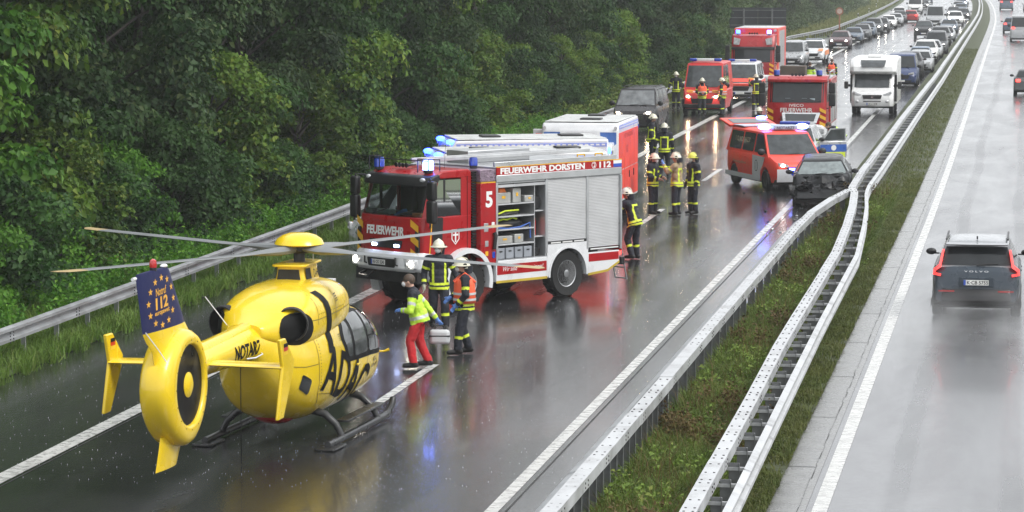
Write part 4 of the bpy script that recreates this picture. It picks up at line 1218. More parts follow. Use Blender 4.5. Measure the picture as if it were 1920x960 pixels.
    # lower front: grille, bumper intake, plate
    if not S.get('crush'):
        gz0, gz1 = S.get('grille', (.42, .60)); m = MB(); gw = S.get('gw', .55)*hw
        m.prism(rrect([(-gw, gz1), (gw, gz1), (gw*.86, gz0), (-gw*.86, gz0)], .03), 'x', hl-.05, hl+.012); m.build('grille', BLACKP, e)
        m = MB(); m.prism(rrect([(-hw*.7, sill+.20), (hw*.7, sill+.20), (hw*.62, sill+.09), (-hw*.62, sill+.09)], .03), 'x', hl-.06, hl+.008); m.build('air_intake', BLACKP, e)
        plate(e, (hl+.016, 0, sill+.16), (0, 1, 0), (1, 0, 0), pl)
    m = MB(); m.b2(-hl+.12, hl-.12, -hw*.88, hw*.88, sill-.05, sill+.12); m.build('underbody', UNDER, e)
    e['_'] = 0; del e['_']
    return e

SP = {}
SP['hatch'] = dict(L=4.15, W=1.78, H=1.47, r=.31, fa=1.33, ra=-1.26, deck=[(2.075, .62), (1.9, .74), (1.2, .92), (.95, .96), (-1.6, 1.0), (-1.95, .98), (-2.075, .80)], gh=(1.02, .25, -1.35, -1.78), wr=.60, win=[(0, .48), (.53, .97)], hz=.68)
SP['sedan'] = dict(L=4.65, W=1.82, H=1.44, r=.32, fa=1.42, ra=-1.38, deck=[(2.32, .60), (2.15, .72), (1.3, .90), (1.0, .94), (-1.3, .98), (-1.5, 1.0), (-2.2, .98), (-2.32, .78)], gh=(1.05, .28, -.95, -1.62), wr=.60, win=[(0, .5), (.54, .98)], hz=.67)
SP['estate'] = dict(L=4.72, W=1.83, H=1.49, r=.33, fa=1.42, ra=-1.40, deck=[(2.36, .62), (2.2, .74), (1.3, .93), (1.0, .97), (-1.8, 1.0), (-2.2, 1.0), (-2.36, .8)], gh=(1.05, .30, -1.85, -2.18), wr=.61, win=[(0, .36), (.39, .68), (.71, .98)], hz=.69)
SP['suv'] = dict(L=4.45, W=1.87, H=1.66, r=.36, fa=1.36, ra=-1.34, sill=.30, deck=[(2.22, .72), (2.08, .90), (1.25, 1.06), (.95, 1.10), (-1.7, 1.13), (-2.1, 1.13), (-2.22, .9)], gh=(1.0, .32, -1.6, -2.0), wr=.64, win=[(0, .4), (.43, .74), (.77, .98)], hz=.82, grille=(.55, .76), tz=1.0)
SP['mpv'] = dict(L=4.7, W=1.86, H=1.85, r=.33, fa=1.5, ra=-1.4, deck=[(2.35, .66), (2.2, .86), (1.6, 1.02), (1.4, 1.06), (-2.0, 1.1), (-2.3, 1.1), (-2.35, .9)], gh=(1.5, .72, -2.0, -2.26), wr=.70, win=[(0, .33), (.36, .66), (.69, .98)], hz=.8, tz=1.1)
SP['van'] = dict(L=5.2, W=1.95, H=1.98, r=.34, fa=1.62, ra=-1.58, sill=.27, deck=[(2.6, .72), (2.45, .92), (1.95, 1.10), (1.75, 1.14), (-2.3, 1.16), (-2.55, 1.15), (-2.6, .95)], gh=(1.85, 1.0, -2.3, -2.52), wr=.76, wb=.95, win=[(0, .26), (.29, .6), (.63, .97)], hz=.86, grille=(.55, .78), tz=1.2, ms=1.15, mt=1.3)
SP['panel'] = dict(L=5.4, W=2.02, H=2.45, r=.34, fa=1.72, ra=-1.65, sill=.28, deck=[(2.7, .78), (2.55, 1.0), (2.1, 1.2), (1.9, 1.24), (-2.4, 1.26), (-2.6, 1.25), (-2.7, 1.0)], gh=(2.0, 1.25, -2.45, -2.62), wr=.84, wb=.96, win=[(0, .22)], hz=.92, grille=(.58, .82), tz=1.3, ms=1.2, mt=1.5)

def amb_light(parent, c, d, on=1, name='beacon'):
    m = MB(); m.ell(c, d, 12, 6); return m.build(name, (BLUEHOT if on == 2 else BLUEON) if on else BLUEL, parent, smooth=True)

def cylbeacon(parent, x, y_, z, r=.11, h=.2, on=0):
    m = MB(); m.cyl((x, y_, z), (x, y_, z+.06), r*.9, n=14); b = m.build('beacon', BLACKP, parent)
    m = MB(); m.lathe([(r, .06), (r, h*.8), (r*.85, h), (.01, h*1.02)], (x, y_, z), (0, 0, 1), 16); m.build('beacon_lens', (BLUEHOT if on == 2 else BLUEON) if on else BLUEL, b, smooth=True)

def mirrors_truck(e, x, y_, z, s, big=1.):
    m = MB(); m.tube([(x-.1, s*y_, z+.25), (x+.12, s*(y_+.22), z+.27), (x+.14, s*(y_+.25), z-.75), (x-.05, s*(y_+.02), z-.8)], .025, 6); a = m.build('mirror', BLACKP, e, smooth=True)
    m = MB(); m.box((x+.10, s*(y_+.26), z+.02), (.16, .26, .38*big)); m.build('mirror_head', BLACKP, a, bevel=.05)
    m = MB(); m.box((x+.10, s*(y_+.26), z-.44), (.17, .27, .46*big)); m.build('mirror_head', BLACKP, a, bevel=.05)

def chevrons(parent, c, ux, uy, w, h, n=3, mats=None, off=.004):
    """red panel crossed by slanting yellow bars"""
    ux = Vector(ux); uy = Vector(uy); nn = ux.cross(uy).normalized(); c = Vector(c) + nn*off
    for k in range(n):
        y0 = -h/2 + h*k/n; y1 = y0 + h/n*.5
        m = MB(); sl = h/n*.45
        m.add([c - ux*w/2 + uy*(y0+sl), c + ux*w/2 + uy*y0, c + ux*w/2 + uy*y1, c - ux*w/2 + uy*(y1+sl)], [(0, 1, 2, 3)]); m.build('warning_stripe', mats or YELS, parent)
# ---------------------------------------------------------------- main fire engine beside the helicopter
ft = empty('fire_engine', (-11.03, 67.92, 0), R(-126.3))
ft.scale = (.957, .965, .988)
tag(ft, 'red and white fire engine with its side locker open and the number 5', 'fire engine')
INT = pm('cab_interior', (.03, .03, .032), rough=.7)
GREYB = pm('crate_grey', (.28, .30, .33), rough=.5)
FW = 1.25
# running gear
m = MB(); m.b2(-1.6, 4.3, -.45, .45, .58, .86); m.build('chassis', UNDER, ft)
m = MB(); m.b2(-1.5, 2.9, -1.1, 1.1, .62, .80); m.build('underframe', UNDER, ft)
for x, s in ((0, 1), (0, -1), (3.22, 1), (3.22, -1)): wheel(ft, x, s*1.03, .535, .36, .30, s, turn=R(-6) if x else 0, truck=True)
for x in (0, 3.22):
    m = MB(); m.cyl((x, -1, .53), (x, 1, .53), .09); m.build('axle', UNDER, ft)
# cab, hollow: lower shell, pillars, roof
CF, CB = 4.62, 2.98
def cabrings(prof, ins=((-1.22, .17), (-1.0, .05), (-.5, 0), (.5, 0), (1.0, .05), (1.22, .17)), xm=4.0):
    return [[(x - (i if x > xm else 0), y_, z) for x, z in prof] for y_, i in ins]
m = MB()
lowp = [(CB, .98)] + [(3.22 - .66*math.cos(math.pi*k/8), max(.98, .56 + .66*math.sin(math.pi*k/8) + .06)) for k in range(0, 9)] + [(3.95, .98), (CF-.06, .98), (CF, 1.25), (CF-.02, 1.8), (CF-.07, 2.04), (CB, 2.04)]
m.ringed(cabrings(lowp)); cab = m.build('cab', FIRE, ft, bevel=.03, sharp=30)
m = MB(); m.ringed(cabrings([(CB, 2.86), (CF-.52, 2.86), (CF-.30, 2.80), (CF-.36, 2.93), (CF-.6, 3.03), (CB+.1, 3.05), (CB, 3.0)])); roof = m.build('cab_roof', FIRE, ft, bevel=.03, sharp=30)
for s in (-1, 1):
    m = MB(); m.hexa([(CF-.24, s*1.06, 2.0), (CF-.38, s*1.215, 2.0), (CF-.27, s*1.215, 2.0), (CF-.20, s*1.1, 2.0), (CF-.54, s*1.06, 2.9), (CF-.66, s*1.2, 2.9), (CF-.56, s*1.2, 2.9), (CF-.5, s*1.1, 2.9)]); m.build('pillar', FIRE, cab)
    m = MB(); m.b2(CB, CB+.32, s*1.215, s*1.13, 2.0, 2.9); m.build('pillar', FIRE, cab)
    m = MB(); m.add([(CB+.33, s*1.216, 2.05), (CF-.4, s*1.216, 2.05), (CF-.64, s*1.206, 2.84), (CB+.33, s*1.216, 2.84)], [(0, 1, 2, 3)]); m.build('side_window', SEEGL, cab)
    m = MB(); m.b2(3.78, 3.84, s*1.212, s*1.17, 2.03, 2.88); m.build('window_bar', BLACKP, cab)
    # black quarter panel in the front of the door
    m = MB(); m.prism(rrect([(3.86, 2.03), (4.2, 2.03), (4.18, 1.42), (3.9, 1.38)], .06), 'y', s*1.221, s*1.236); m.build('door_quarter_panel', BLACKP, cab)
    for pts in ([(3.10, 1.08), (3.115, 1.08), (3.115, 2.9), (3.10, 2.9)], [(4.24, 1.08), (4.255, 1.08), (4.255, 2.05), (4.24, 2.05)]):
        m = MB(); m.prism(pts, 'y', s*1.2215, s*1.2255); m.build('door_seam', INK, cab)
    m = MB(); m.box((3.32, s*1.235, 1.72), (.22, .03, .07)); m.build('door_handle', BLACKP, cab, bevel=.01)
    m = MB(); m.prism([(4.27, 1.1), (4.30, 1.1), (4.13, 2.92), (4.10, 2.92)], 'y', s*1.219, s*1.2275); m.build('piping', YELS, cab)
m = MB(); m.b2(CB+.005, CB+.05, -1.2, 1.2, 1.0, 2.95); m.build('rear_wall', INT, cab)
m = MB(); m.b2(CB+.06, CF-.45, -1.15, 1.15, 2.0, 2.046); m.build('dashboard', INT, cab)
for s in (-.6, .6):
    m = MB(); m.box((3.42, s, 2.32), (.16, .48, .6)); m.box((3.42, s, 2.7), (.1, .26, .18)); m.build('seat', INT, cab, bevel=.04)
m = MB(); rows = []
for z, x in ((2.05, CF-.085), (2.4, CF-.19), (2.83, CF-.315)):
    rows.append([(x - i + .012, y_, z) for y_, i in ((-1.09, .11), (-.98, .05), (-.5, 0), (.5, 0), (.98, .05), (1.09, .11))])
m.ringed(rows, cap=False, closed=False); wsc = m.build('windscreen', SEEGL, ft, smooth=True)
for y_ in (-.6, .35):
    m = MB(); m.tube([(CF-.06, y_, 2.06), (CF-.10, y_+.55, 2.2)], .012, 5); m.build('wiper', BLACKP, wsc)
m = MB(); m.ringed(cabrings([(CF-.40, 2.74), (CF-.17, 2.70), (CF-.20, 2.80), (CF-.28, 2.92), (CF-.50, 2.97), (CF-.52, 2.86)], ((-1.24, .16), (-1.0, .05), (-.5, 0), (.5, 0), (1.0, .05), (1.24, .16)), 3.9)); vis = m.build('sun_visor', BLACKP, ft, bevel=.03)
for s in (-1, 1):
    m = MB(); m.ell((CF-.30, s*1.02, 2.85), (.05, .10, .05), 12, 6); m.build('visor_lamp', LAMP, vis, smooth=True)
# things on the dashboard, seen through the glass
def stow(T, name, label, cat, mb, mat, group=None, **k):
    mb.v = [tuple(T.matrix_basis @ Vector(p)) for p in mb.v]
    return tag(mb.build(name, mat, None, **k), label, cat, group)
bpy.context.view_layer.update()
m = MB(); m.box((4.28, -.35, 2.10), (.2, .42, .10)); stow(ft, 'glove_box', 'pale green glove carton behind the fire engine windscreen', 'carton', m, pm('carton_green', (.35, .5, .45), rough=.6), bevel=.01)
m = MB(); m.box((4.27, -.85, 2.10), (.2, .3, .09)); stow(ft, 'glove_box', 'grey carton in the corner of the fire engine windscreen', 'carton', m, pm('carton_pale', (.5, .55, .53), rough=.6), bevel=.01)
m = MB(); m.box((4.3, .15, 2.09), (.14, .36, .08), Matrix.Rotation(.4, 3, 'X')); stow(ft, 'blue_cloth', 'crumpled blue cloth on the fire engine dashboard', 'cloth', m, pm('cloth_blue', (.06, .2, .5), rough=.8), bevel=.02)
m = MB(); m.box((4.25, .72, 2.08), (.18, .3, .07)); stow(ft, 'map_case', 'orange folder on the fire engine dashboard', 'folder', m, pm('folder_orange', (.6, .25, .08), rough=.6), bevel=.01)
# face of the cab
text('FEUERWEHR', WPRINT, cab, (CF+.008, .0, 1.72), (0, 1, 0), (-.08, 0, 1), 1.42, .20, .045)
text('EUROCARGO', pm('badge_dark', (.22, .02, .02), rough=.3), cab, (CF-.022, .0, 1.93), (0, 1, 0), (-.12, 0, 1), 1.1, .055, .0, off=.01)
m = MB(); m.prism(rrect([(-.62, 1.52), (.62, 1.52), (.56, 1.34), (-.56, 1.34)], .04), 'x', CF-.02, CF+.006); g = m.build('grille', BLACKP, ft)
for s in (-1, 1):
    m = MB(); m.box((CF+.012, s*.42, 1.40), (.03, .17, .055)); m.build('grille_flasher', glow('white_flash', (.5, .6, 1.), 26), g, bevel=.01)
    chevrons(cab, (CF-.055, s*1.03, 1.55), (-.12*s, 1, 0), (0, 0, 1), .26, .95, 3, off=.014)
    m = MB(); m.prism(rrect([(-.055, 1.28), (.055, 1.28), (.055, 1.75), (-.055, 1.75)], .04), 'x', CF-.06, CF+.0)
    m.v = [(x - .055, y_ + s*1.09, z) for x, y_, z in m.v]; m.build('air_slot', BLACKP, cab)
# bumper with lamps
m = MB(); m.ringed([[(x - i, y_, z) for x, z in ((4.2, .86), (CF+.06, .84), (CF+.13, .92), (CF+.12, 1.2), (CF+.04, 1.28), (4.2, 1.2))] for y_, i in ((-1.25, .22), (-1.05, .07), (-.5, 0), (.5, 0), (1.05, .07), (1.25, .22))]); bum = m.build('bumper', WHITE, ft, bevel=.02, sharp=30)
m = MB(); m.prism(rrect([(-.55, 1.12), (.55, 1.12), (.5, .93), (-.5, .93)], .04), 'x', CF+.07, CF+.134); m.build('bumper_intake', BLACKP, bum)
for s in (-1, 1):
    m = MB(); m.prism(rrect([(s*.74, 1.15), (s*1.17, 1.13), (s*1.17, .93), (s*.78, .93)], .04), 'x', CF-.12, CF+.088); h = m.build('headlight', LAMP, bum)
    m = MB(); m.ell((CF+.085, s*1.06, 1.04), (.03, .085, .075), 12, 6); m.build('bulb', HEAD, h, smooth=True)
    m = MB(); m.ell((CF+.085, s*.88, 1.03), (.02, .06, .05), 12, 6); m.build('fog_lamp', LAMP, h, smooth=True)
    m = MB(); m.tube([(CF+.10, s*.58, 1.18), (CF+.18, s*.58, 1.16), (CF+.18, s*.58, 1.0), (CF+.10, s*.58, .98)], .022, 6); m.build('tow_eye', BLACKP, bum)
    mirrors_truck(ft, CF-.33, 1.17, 2.62, s, 1.1)
plate(bum, (CF+.136, -.12, 1.03), (0, 1, 0), (1, 0, 0), 'RE·DD 3245')
m = MB(); m.tube([(CF+.0, -.75, .82), (CF+.2, -.78, .72), (CF+.2, -.45, .70), (CF, -.45, .8)], .025, 6); m.build('tow_shackle', BLACKP, bum)
m = MB(); m.b2(4.25, 4.6, -1.15, 1.15, .60, .86); m.build('front_underrun', UNDER, ft)
# front wing arches in white
def arch(parent, cx, s, ri, ro, z, y0, y1, a0=-8, a1=188, mat=WHITE, nm='wing_arch'):
    m = MB(); rings = []
    for k in range(21):
        a = R(a0 + (a1-a0)*k/20); c_, q = math.cos(a), math.sin(a)
        rings.append([(cx + ri*c_, y0, z + ri*q), (cx + ro*c_, y0, z + ro*q), (cx + ro*c_, y1, z + ro*q), (cx + ri*c_, y1, z + ri*q)])
    m.ringed(rings); return m.build(nm, mat, parent, smooth=True)
for s in (-1, 1):
    arch(ft, 3.22, s, .63, .74, .58, s*1.0, s*1.275, -25, 195)
    m = MB(); m.prism(rrect([(3.86, 1.0), (4.32, 1.0), (4.30, .62), (3.92, .62)], .05), 'y', s*1.03, s*1.255); st = m.build('step', WHITE, ft, bevel=.02)
    m = MB(); m.b2(3.95, 4.26, s*1.25, s*1.262, .8, .84); m.build('step_tread', DARKM, st)
# crest and maker's name on the door
m = MB(); m.prism([(3.36, 1.74), (3.60, 1.74), (3.60, 1.52), (3.48, 1.40), (3.36, 1.52)], 'y', 1.222, 1.2275); cr = m.build('crest', WPRINT, cab)
m = MB(); m.prism([(3.385, 1.72), (3.575, 1.72), (3.575, 1.53), (3.48, 1.43), (3.385, 1.53)], 'y', 1.2275, 1.2292); m.build('crest_field', FIRE, cr)
m = MB(); m.b2(3.46, 3.50, 1.2292, 1.231, 1.46, 1.71); m.build('crest_cross', WPRINT, cr)
m = MB(); m.b2(3.40, 3.56, 1.2292, 1.2308, 1.60, 1.64); m.build('crest_cross', WPRINT, cr)
text('MAGIRUS', WPRINT, cab, (3.92, 1.2265, 1.17), (-1, 0, 0), (0, 0, 1), .36, .06, .015)
text('150 E', pm('print_grey', (.35, .3, .3)), cab, (3.86, 1.2265, 1.05), (-1, 0, 0), (0, 0, 1), .26, .05, .0)
# roof: beacons, horns, guard rails
for s, on in ((-1, 0), (1, 2)): cylbeacon(roof, CF-.55, s*.93, 3.0, .13, .27, on)
for s in (-1, 1):
    m = MB(); m.tube([(CF-.4, s*1.12, 3.0), (CF-.4, s*1.12, 3.3), (CF-.4, s*.72, 3.3), (CF-.4, s*.72, 3.0)], .014, 5); m.build('beacon_guard', BLACKP, roof)
    m = MB(); m.tube([(CF-.75, s*1.12, 3.0), (CF-.75, s*1.12, 3.28), (CF-.4, s*1.12, 3.3)], .014, 5); m.build('beacon_guard', BLACKP, roof)
m = MB(); m.tube([(CF-.42, -1.1, 3.26), (CF-.42, 1.1, 3.26)], .012, 5); m.build('roof_bar', BLACKP, roof)
for k in range(4):
    m = MB(); m.lathe([(.015, 0), (.02, .2), (.055, .3)], (CF-.9, -.35 + .13*k, 3.12), (1, 0, 0), 10); m.build('air_horn', BLACKP, roof, smooth=True)
m = MB(); m.tube([(3.3, .6, 3.04), (3.25, .6, 3.75)], .006, 4); m.build('aerial', BLACKP, roof)
# ribbed bellows and intake stack behind the cab
m = MB()
for k in range(30): m.b2(2.86, 2.98, .95, 1.2, 1.15 + k*.062, 1.15 + k*.062 + .04)
tag(m.build('intake_stack', BLACKP, ft), kind='stuff')
m = MB(); m.b2(2.84, 2.97, -1.15, .94, .9, 2.9); m.build('cab_gap_wall', UNDER, ft)
# control panel column with the number
m = MB(); m.b2(2.36, 2.84, -1.245, 1.245, .92, 2.72); pn = m.build('control_column', FIRE, ft, bevel=.015)
m = MB(); m.b2(2.37, 2.83, -1.2, 1.246, 2.722, 2.745); m.build('column_trim', YELS, pn)
text('5', WPRINT, pn, (2.58, 1.2475, 2.36), (-1, 0, 0), (0, 0, 1), .22, .36, .04)
for x, z, w, h, mt in ((2.68, 1.74, .13, .19, ALU), (2.46, 1.80, .09, .10, WPRINT), (2.66, 1.38, .10, .13, ALU), (2.66, 1.16, .09, .10, YELS), (2.44, 1.12, .09, .14, BLUEL)):
    m = MB(); m.box((x, 1.252, z), (w, .012, h)); m.build('control_box', mt, pn, bevel=.008)
m = MB(); m.tube([(2.44, 1.27, 1.62), (2.42, 1.3, 1.55), (2.46, 1.29, 1.25)], [.05, .045, .04], 8); m.build('hose_handle', BLACKP, pn, smooth=True)
m = MB(); m.b2(2.36, 2.85, -1.24, 1.24, 2.75, 3.02); m.build('tread_panel', pm('tread_plate', (.32, .24, .3), rough=.35, metal=.6, var=.3, scale=18, bump=.8, bscale=26), ft, bevel=.01)
# superstructure: x -1.75 .. 2.36
BX0, BX1 = -1.76, 2.36
WH = WHITE
m = MB(); m.b2(BX0, BX1, -FW, FW, 3.02, 3.06); top = m.build('body_roof', ALU, ft, bevel=.01)
m = MB(); m.b2(BX0, .72, -FW+.0, FW-.03, 1.12, 3.0); m.build('body_core', pm('body_grey', (.4, .4, .41), rough=.4), ft)
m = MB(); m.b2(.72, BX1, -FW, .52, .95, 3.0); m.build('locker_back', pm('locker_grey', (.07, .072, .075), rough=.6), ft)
m = MB(); m.b2(.72, BX1, .52, FW-.02, 2.68, 3.0); m.build('locker_top', ALU, ft)
m = MB(); m.b2(.72, BX1, .52, FW-.02, .93, .99); m.build('locker_floor', ALU, ft)
for x in (BX1-.035, .74):
    m = MB(); m.b2(x, x+.035, .53, FW-.01, .99, 2.68); m.build('locker_wall', ALU, ft)
m = MB(); m.b2(1.06, 1.085, .53, FW-.06, .99, 2.66); m.build('locker_divider', ALU, ft)
for z in (1.30, 1.63, 1.92, 2.20):
    m = MB(); m.b2(1.09, BX1-.04, .54, FW-.05, z, z+.03); m.build('shelf', STEELW, ft, bevel=.004)
for z in (1.42, 2.0):
    m = MB(); m.b2(.78, 1.055, .54, FW-.07, z, z+.025); m.build('shelf', STEELW, ft, bevel=.004)
for s in (-1, 1):
    y0, y1 = s*(FW-.005), s*(FW+.008)
    m = MB(); m.b2(BX0, BX1, y0, y1, 2.88, 3.05); rd = m.build('sign_band', FIRE, ft)
    m = MB(); m.b2(BX0, BX1, y0, s*(FW+.02), 2.72, 2.88); m.build('canopy_rail', ALU, ft, bevel=.02)
    m = MB(); m.b2(BX0, BX1, y0, s*(FW+.012), 3.05, 3.068); m.build('gold_trim', YELS, rd)
    if s > 0:
        text('FEUERWEHR DORSTEN', WPRINT, rd, (.86, FW+.0105, 2.965), (-1, 0, 0), (0, 0, 1), 2.75, .14, .045)
        text('112', WPRINT, rd, (-1.20, FW+.0105, 2.965), (-1, 0, 0), (0, 0, 1), .40, .14, .045)
        ring_ = MB(); rg = []
        for k in range(25):
            a = 2*math.pi*k/24; rg.append([(-.82 + .075*math.cos(a), FW+.0105, 2.965 + .075*math.sin(a)), (-.82 + .06*math.cos(a), FW+.0105, 2.965 + .06*math.sin(a))])
        ring_.ringed(rg, cap=False, closed=False); ring_.build('phone_symbol', WPRINT, rd)
        ph = MB(); ph.tube([(-.80, FW+.012, 3.005), (-.84, FW+.012, 2.985), (-.845, FW+.012, 2.95), (-.805, FW+.012, 2.925)], [.016, .01, .01, .016], 5); ph.build('phone_symbol', WPRINT, rd)
        m = MB(); m.b2(-1.76, -1.48, y1, y1+.003, 2.97, 3.045); m.build('flag_white', WPRINT, rd)
        m = MB(); m.b2(-1.76, -1.48, y1, y1+.003, 2.89, 2.97); m.build('flag_blue', EUBLUE, rd)
    # roller shutters
    SHT = pm('shutter_aluminium', (.56, .565, .57), rough=.42, metal=.12, var=.05)
    def shutter(x0, x1, z0, z1):
        m = MB(); n = int((z1-z0)/.034); rings = []
        prof = []
        for k in range(n):
            z = z0 + (z1-z0)*k/n; d = (z1-z0)/n
            prof += [(s*(FW-.028), z), (s*(FW-.016), z+d*.25), (s*(FW-.016), z+d*.75)]
        prof += [(s*(FW-.028), z1), (s*(FW-.06), z1), (s*(FW-.06), z0)]
        m.prism(prof, 'x', x0, x1); q = m.build('roller_shutter', SHT, ft)
        m = MB(); m.b2(x0, x1, s*(FW-.02), s*(FW+.006), z0-.06, z0-.005); bar = m.build('shutter_bar', BLACKP, q)
        for t in (.2, .5, .8):
            m = MB(); m.b2(lerp(x0, x1, t)-.16, lerp(x0, x1, t)+.16, s*(FW+.006), s*(FW+.014), z0-.045, z0-.02); m.build('bar_strip', WPRINT, bar)
    shutter(-.58, .70, 1.30, 2.72)
    shutter(-1.70, -.66, 1.08, 2.72)
    if s < 0: shutter(.76, 2.3, 1.05, 2.72)
    for x in (.73, -.62, -1.74):
        m = MB(); m.b2(x-.035, x+.035, s*(FW-.04), s*(FW+.004), 1.05, 2.72); m.build('shutter_guide', ALU, ft, bevel=.006)
    m = MB(); m.b2(BX1-.06, BX1, s*(FW-.04), s*(FW+.004), .93, 2.72); m.build('shutter_guide', ALU, ft, bevel=.006)
    # skirts with stripe, arch
    m = MB(); m.b2(.72, BX1, s*(FW-.10), s*FW, .50, .97); sk = m.build('skirt', WHITE, ft, bevel=.01)
    m = MB(); m.b2(.74, BX1-.03, s*FW, s*(FW+.004), .66, .88); m.build('skirt_stripe', FIRE, sk)
    m = MB(); m.b2(.72, BX1, s*(FW-.002), s*(FW+.006), .475, .53); m.build('gold_line', pm('gold_line', (.5, .36, .04), rough=.4), sk)
    m = MB(); m.prism([(-1.70, .97), (-.64, .97), (-.64, .45), (-1.30, .50), (-1.70, .68)], 'y', s*(FW-.10), s*FW); sk2 = m.build('skirt', WHITE, ft, bevel=.01)
    m = MB(); m.b2(-1.68, -.66, s*FW, s*(FW+.004), .76, .94); m.build('skirt_stripe', FIRE, sk2)
    m = MB(); m.prism([(-.64, .445), (-.64, .50), (-1.30, .55), (-1.70, .73), (-1.70, .675), (-1.30, .495)], 'y', s*(FW-.003), s*(FW+.006)); m.build('gold_line', MT['gold_line'], sk2)
    m = MB(); pts = [(.72, 1.26), (-.64, 1.26), (-.64, .5)] + [(.03 - .64*math.cos(math.pi*k/14)*1.0, .52 + .62*math.sin(math.pi*k/14)) for k in range(15)] + [(.72, .5)]
    m.prism(pts, 'y', s*(FW-.08), s*(FW+.003)); m.build('wheel_arch', WHITE, ft)
    arch(ft, .03, s, .60, .645, .52, s*(FW-.35), s*(FW+.02), -3, 183, WHITE)
    if s > 0:
        for x, t, w in ((1.92, 'Wir sind', .46), (1.0, 'immer!', .3)): text(t, WPRINT, sk, (x, FW+.006, .78), (-1, 0, 0), (0, 0, 1), w, .10, .0, .25)
m = MB(); m.b2(-.60, .66, -.9, .9, .62, 1.2); m.build('wheel_box', UNDER, ft)
m = MB(); m.b2(BX0-.02, BX0, -FW, FW, .95, 3.05); m.build('rear_wall', FIRE, ft)
m = MB(); m.b2(BX0-.14, BX0-.02, -FW, FW, .62, .8); m.build('rear_bumper', BLACKP, ft, bevel=.02)
for s in (-1, 1):
    m = MB(); m.b2(BX0-.06, BX0-.02, s*1.0, s*1.2, .85, 1.2); m.build('tail_light', TAILON, ft, bevel=.01)
    m = MB(); m.cyl((BX0+.03, s*(FW+.02), 1.0), (BX0+.03, s*(FW+.02), 2.7), .03, n=8); m.build('corner_post', ALU, ft)
# roof load: locker box, hand ladder, rails, handles
m = MB(); m.b2(-.1, 1.9, -.9, -.15, 3.06, 3.34); m.build('roof_box', ALU, ft, bevel=.02)
m = MB(); m.b2(BX0+.05, BX1-.05, FW-.16, FW-.10, 3.06, 3.16); m.build('roof_edge_rail', ALU, ft, bevel=.01)
for y_ in (.05, .42):
    m = MB(); m.b2(-1.5, 3.9, y_, y_+.05, 3.2, 3.28); lad = m.build('ladder_rail', STEELW, ft, bevel=.01)
for k in range(18):
    m = MB(); m.cyl((-1.4 + k*.3, .06, 3.24), (-1.4 + k*.3, .46, 3.24), .016, n=6); m.build('ladder_rung', STEELW, ft)
for x in (-1.3, -.7):
    m = MB(); m.tube([(x-.12, FW-.3, 3.07), (x-.12, FW-.3, 3.2), (x+.12, FW-.3, 3.2), (x+.12, FW-.3, 3.07)], .02, 6); m.build('roof_handle', YELS, ft)
m = MB(); m.cyl((2.55, .2, 3.02), (2.55, .2, 3.1), .1); cylbeacon(ft, 2.6, .75, 3.03, .10, .24, 0)
# ladder let down at the back
for y_ in (.75, 1.12):
    m = MB(); m.cyl((BX0-.10, y_, 1.15), (BX0-.34, y_, .25), .02, n=6); m.build('rear_ladder_rail', ALU, ft)
for k in range(4):
    t = k/3; m = MB(); m.cyl((lerp(BX0-.12, BX0-.34, t), .75, lerp(1.05, .27, t)), (lerp(BX0-.12, BX0-.34, t), 1.12, lerp(1.05, .27, t)), .018, n=6); m.build('rear_ladder_rung', ALU, ft)
# kit in the open locker: every piece a thing of its own
LB = lambda x0, x1, y0, y1, z0, z1: MB().b2(x0, x1, y0, y1, z0, z1)
GKIT = 'crates on the locker floor'
for k in range(4):
    x = 2.26 - k*.29
    m = LB(x-.25, x, .7, 1.17, .995, 1.24); b = stow(ft, 'grey_crate', 'grey plastic crate on the bottom shelf of the open fire engine locker', 'crate', m, GREYB, GKIT, bevel=.012)
    mm = LB(x-.17, x-.08, 1.172, 1.176, 1.15, 1.18); mm.v = [tuple(ft.matrix_basis @ Vector(p)) for p in mm.v]; mm.build('grip', BLACKP, b)
ALC = pm('case_aluminium', (.45, .45, .43), rough=.4, metal=.4)
for x, w, z, h, lab in ((2.25, .50, 1.335, .17, 'wide aluminium case on the locker shelf above the grey crates'), (1.68, .28, 1.335, .19, 'small aluminium case beside the wide case in the locker'), (2.27, .46, 2.235, .24, 'wicker grey basket under the orange bundle in the locker'), (1.74, .26, 2.235, .32, 'upright metal box beside the grey basket in the locker'), (1.36, .30, 2.235, .14, 'low metal tray at the end of the top locker shelf')):
    m = LB(x-w, x, .72, 1.16, z, z+h); b = stow(ft, 'equipment_case', lab, 'case', m, ALC, None, bevel=.012)
    mm = LB(x-w*.62, x-w*.38, 1.162, 1.168, z+h*.45, z+h*.7); mm.v = [tuple(ft.matrix_basis @ Vector(p)) for p in mm.v]; mm.build('latch', YELS, b)
def lump(c, r, seed, n=0):
    rg = random.Random(seed); m = MB(); m.ell(c, r, 16, 9)
    m.v = [(x + rg.uniform(-.02, .02), y_ + rg.uniform(-.02, .02), z + rg.uniform(-.025, .025)) for x, y_, z in m.v]; return m
stow(ft, 'orange_bundle', 'orange tarpaulin bundle in the basket of the open locker', 'bundle', lump((2.03, .95, 2.50), (.2, .18, .09), 3), pm('tarp_orange', (.85, .2, .04), rough=.7), None, smooth=True)
stow(ft, 'hose_bag', 'black and neon hose bag on the middle locker shelf', 'bag', lump((1.72, .92, 1.76), (.5, .2, .12), 4), BLACKP, None, smooth=True)
stow(ft, 'blue_strap', 'blue strap sling hanging below the hose bag in the locker', 'strap', MB().tube([(2.22, 1.12, 1.70), (1.9, 1.15, 1.66), (1.5, 1.15, 1.68), (1.2, 1.16, 1.76), (1.18, 1.16, 1.42)], .022, 6), pm('strap_blue', (.05, .12, .4), rough=.7), None, smooth=True)
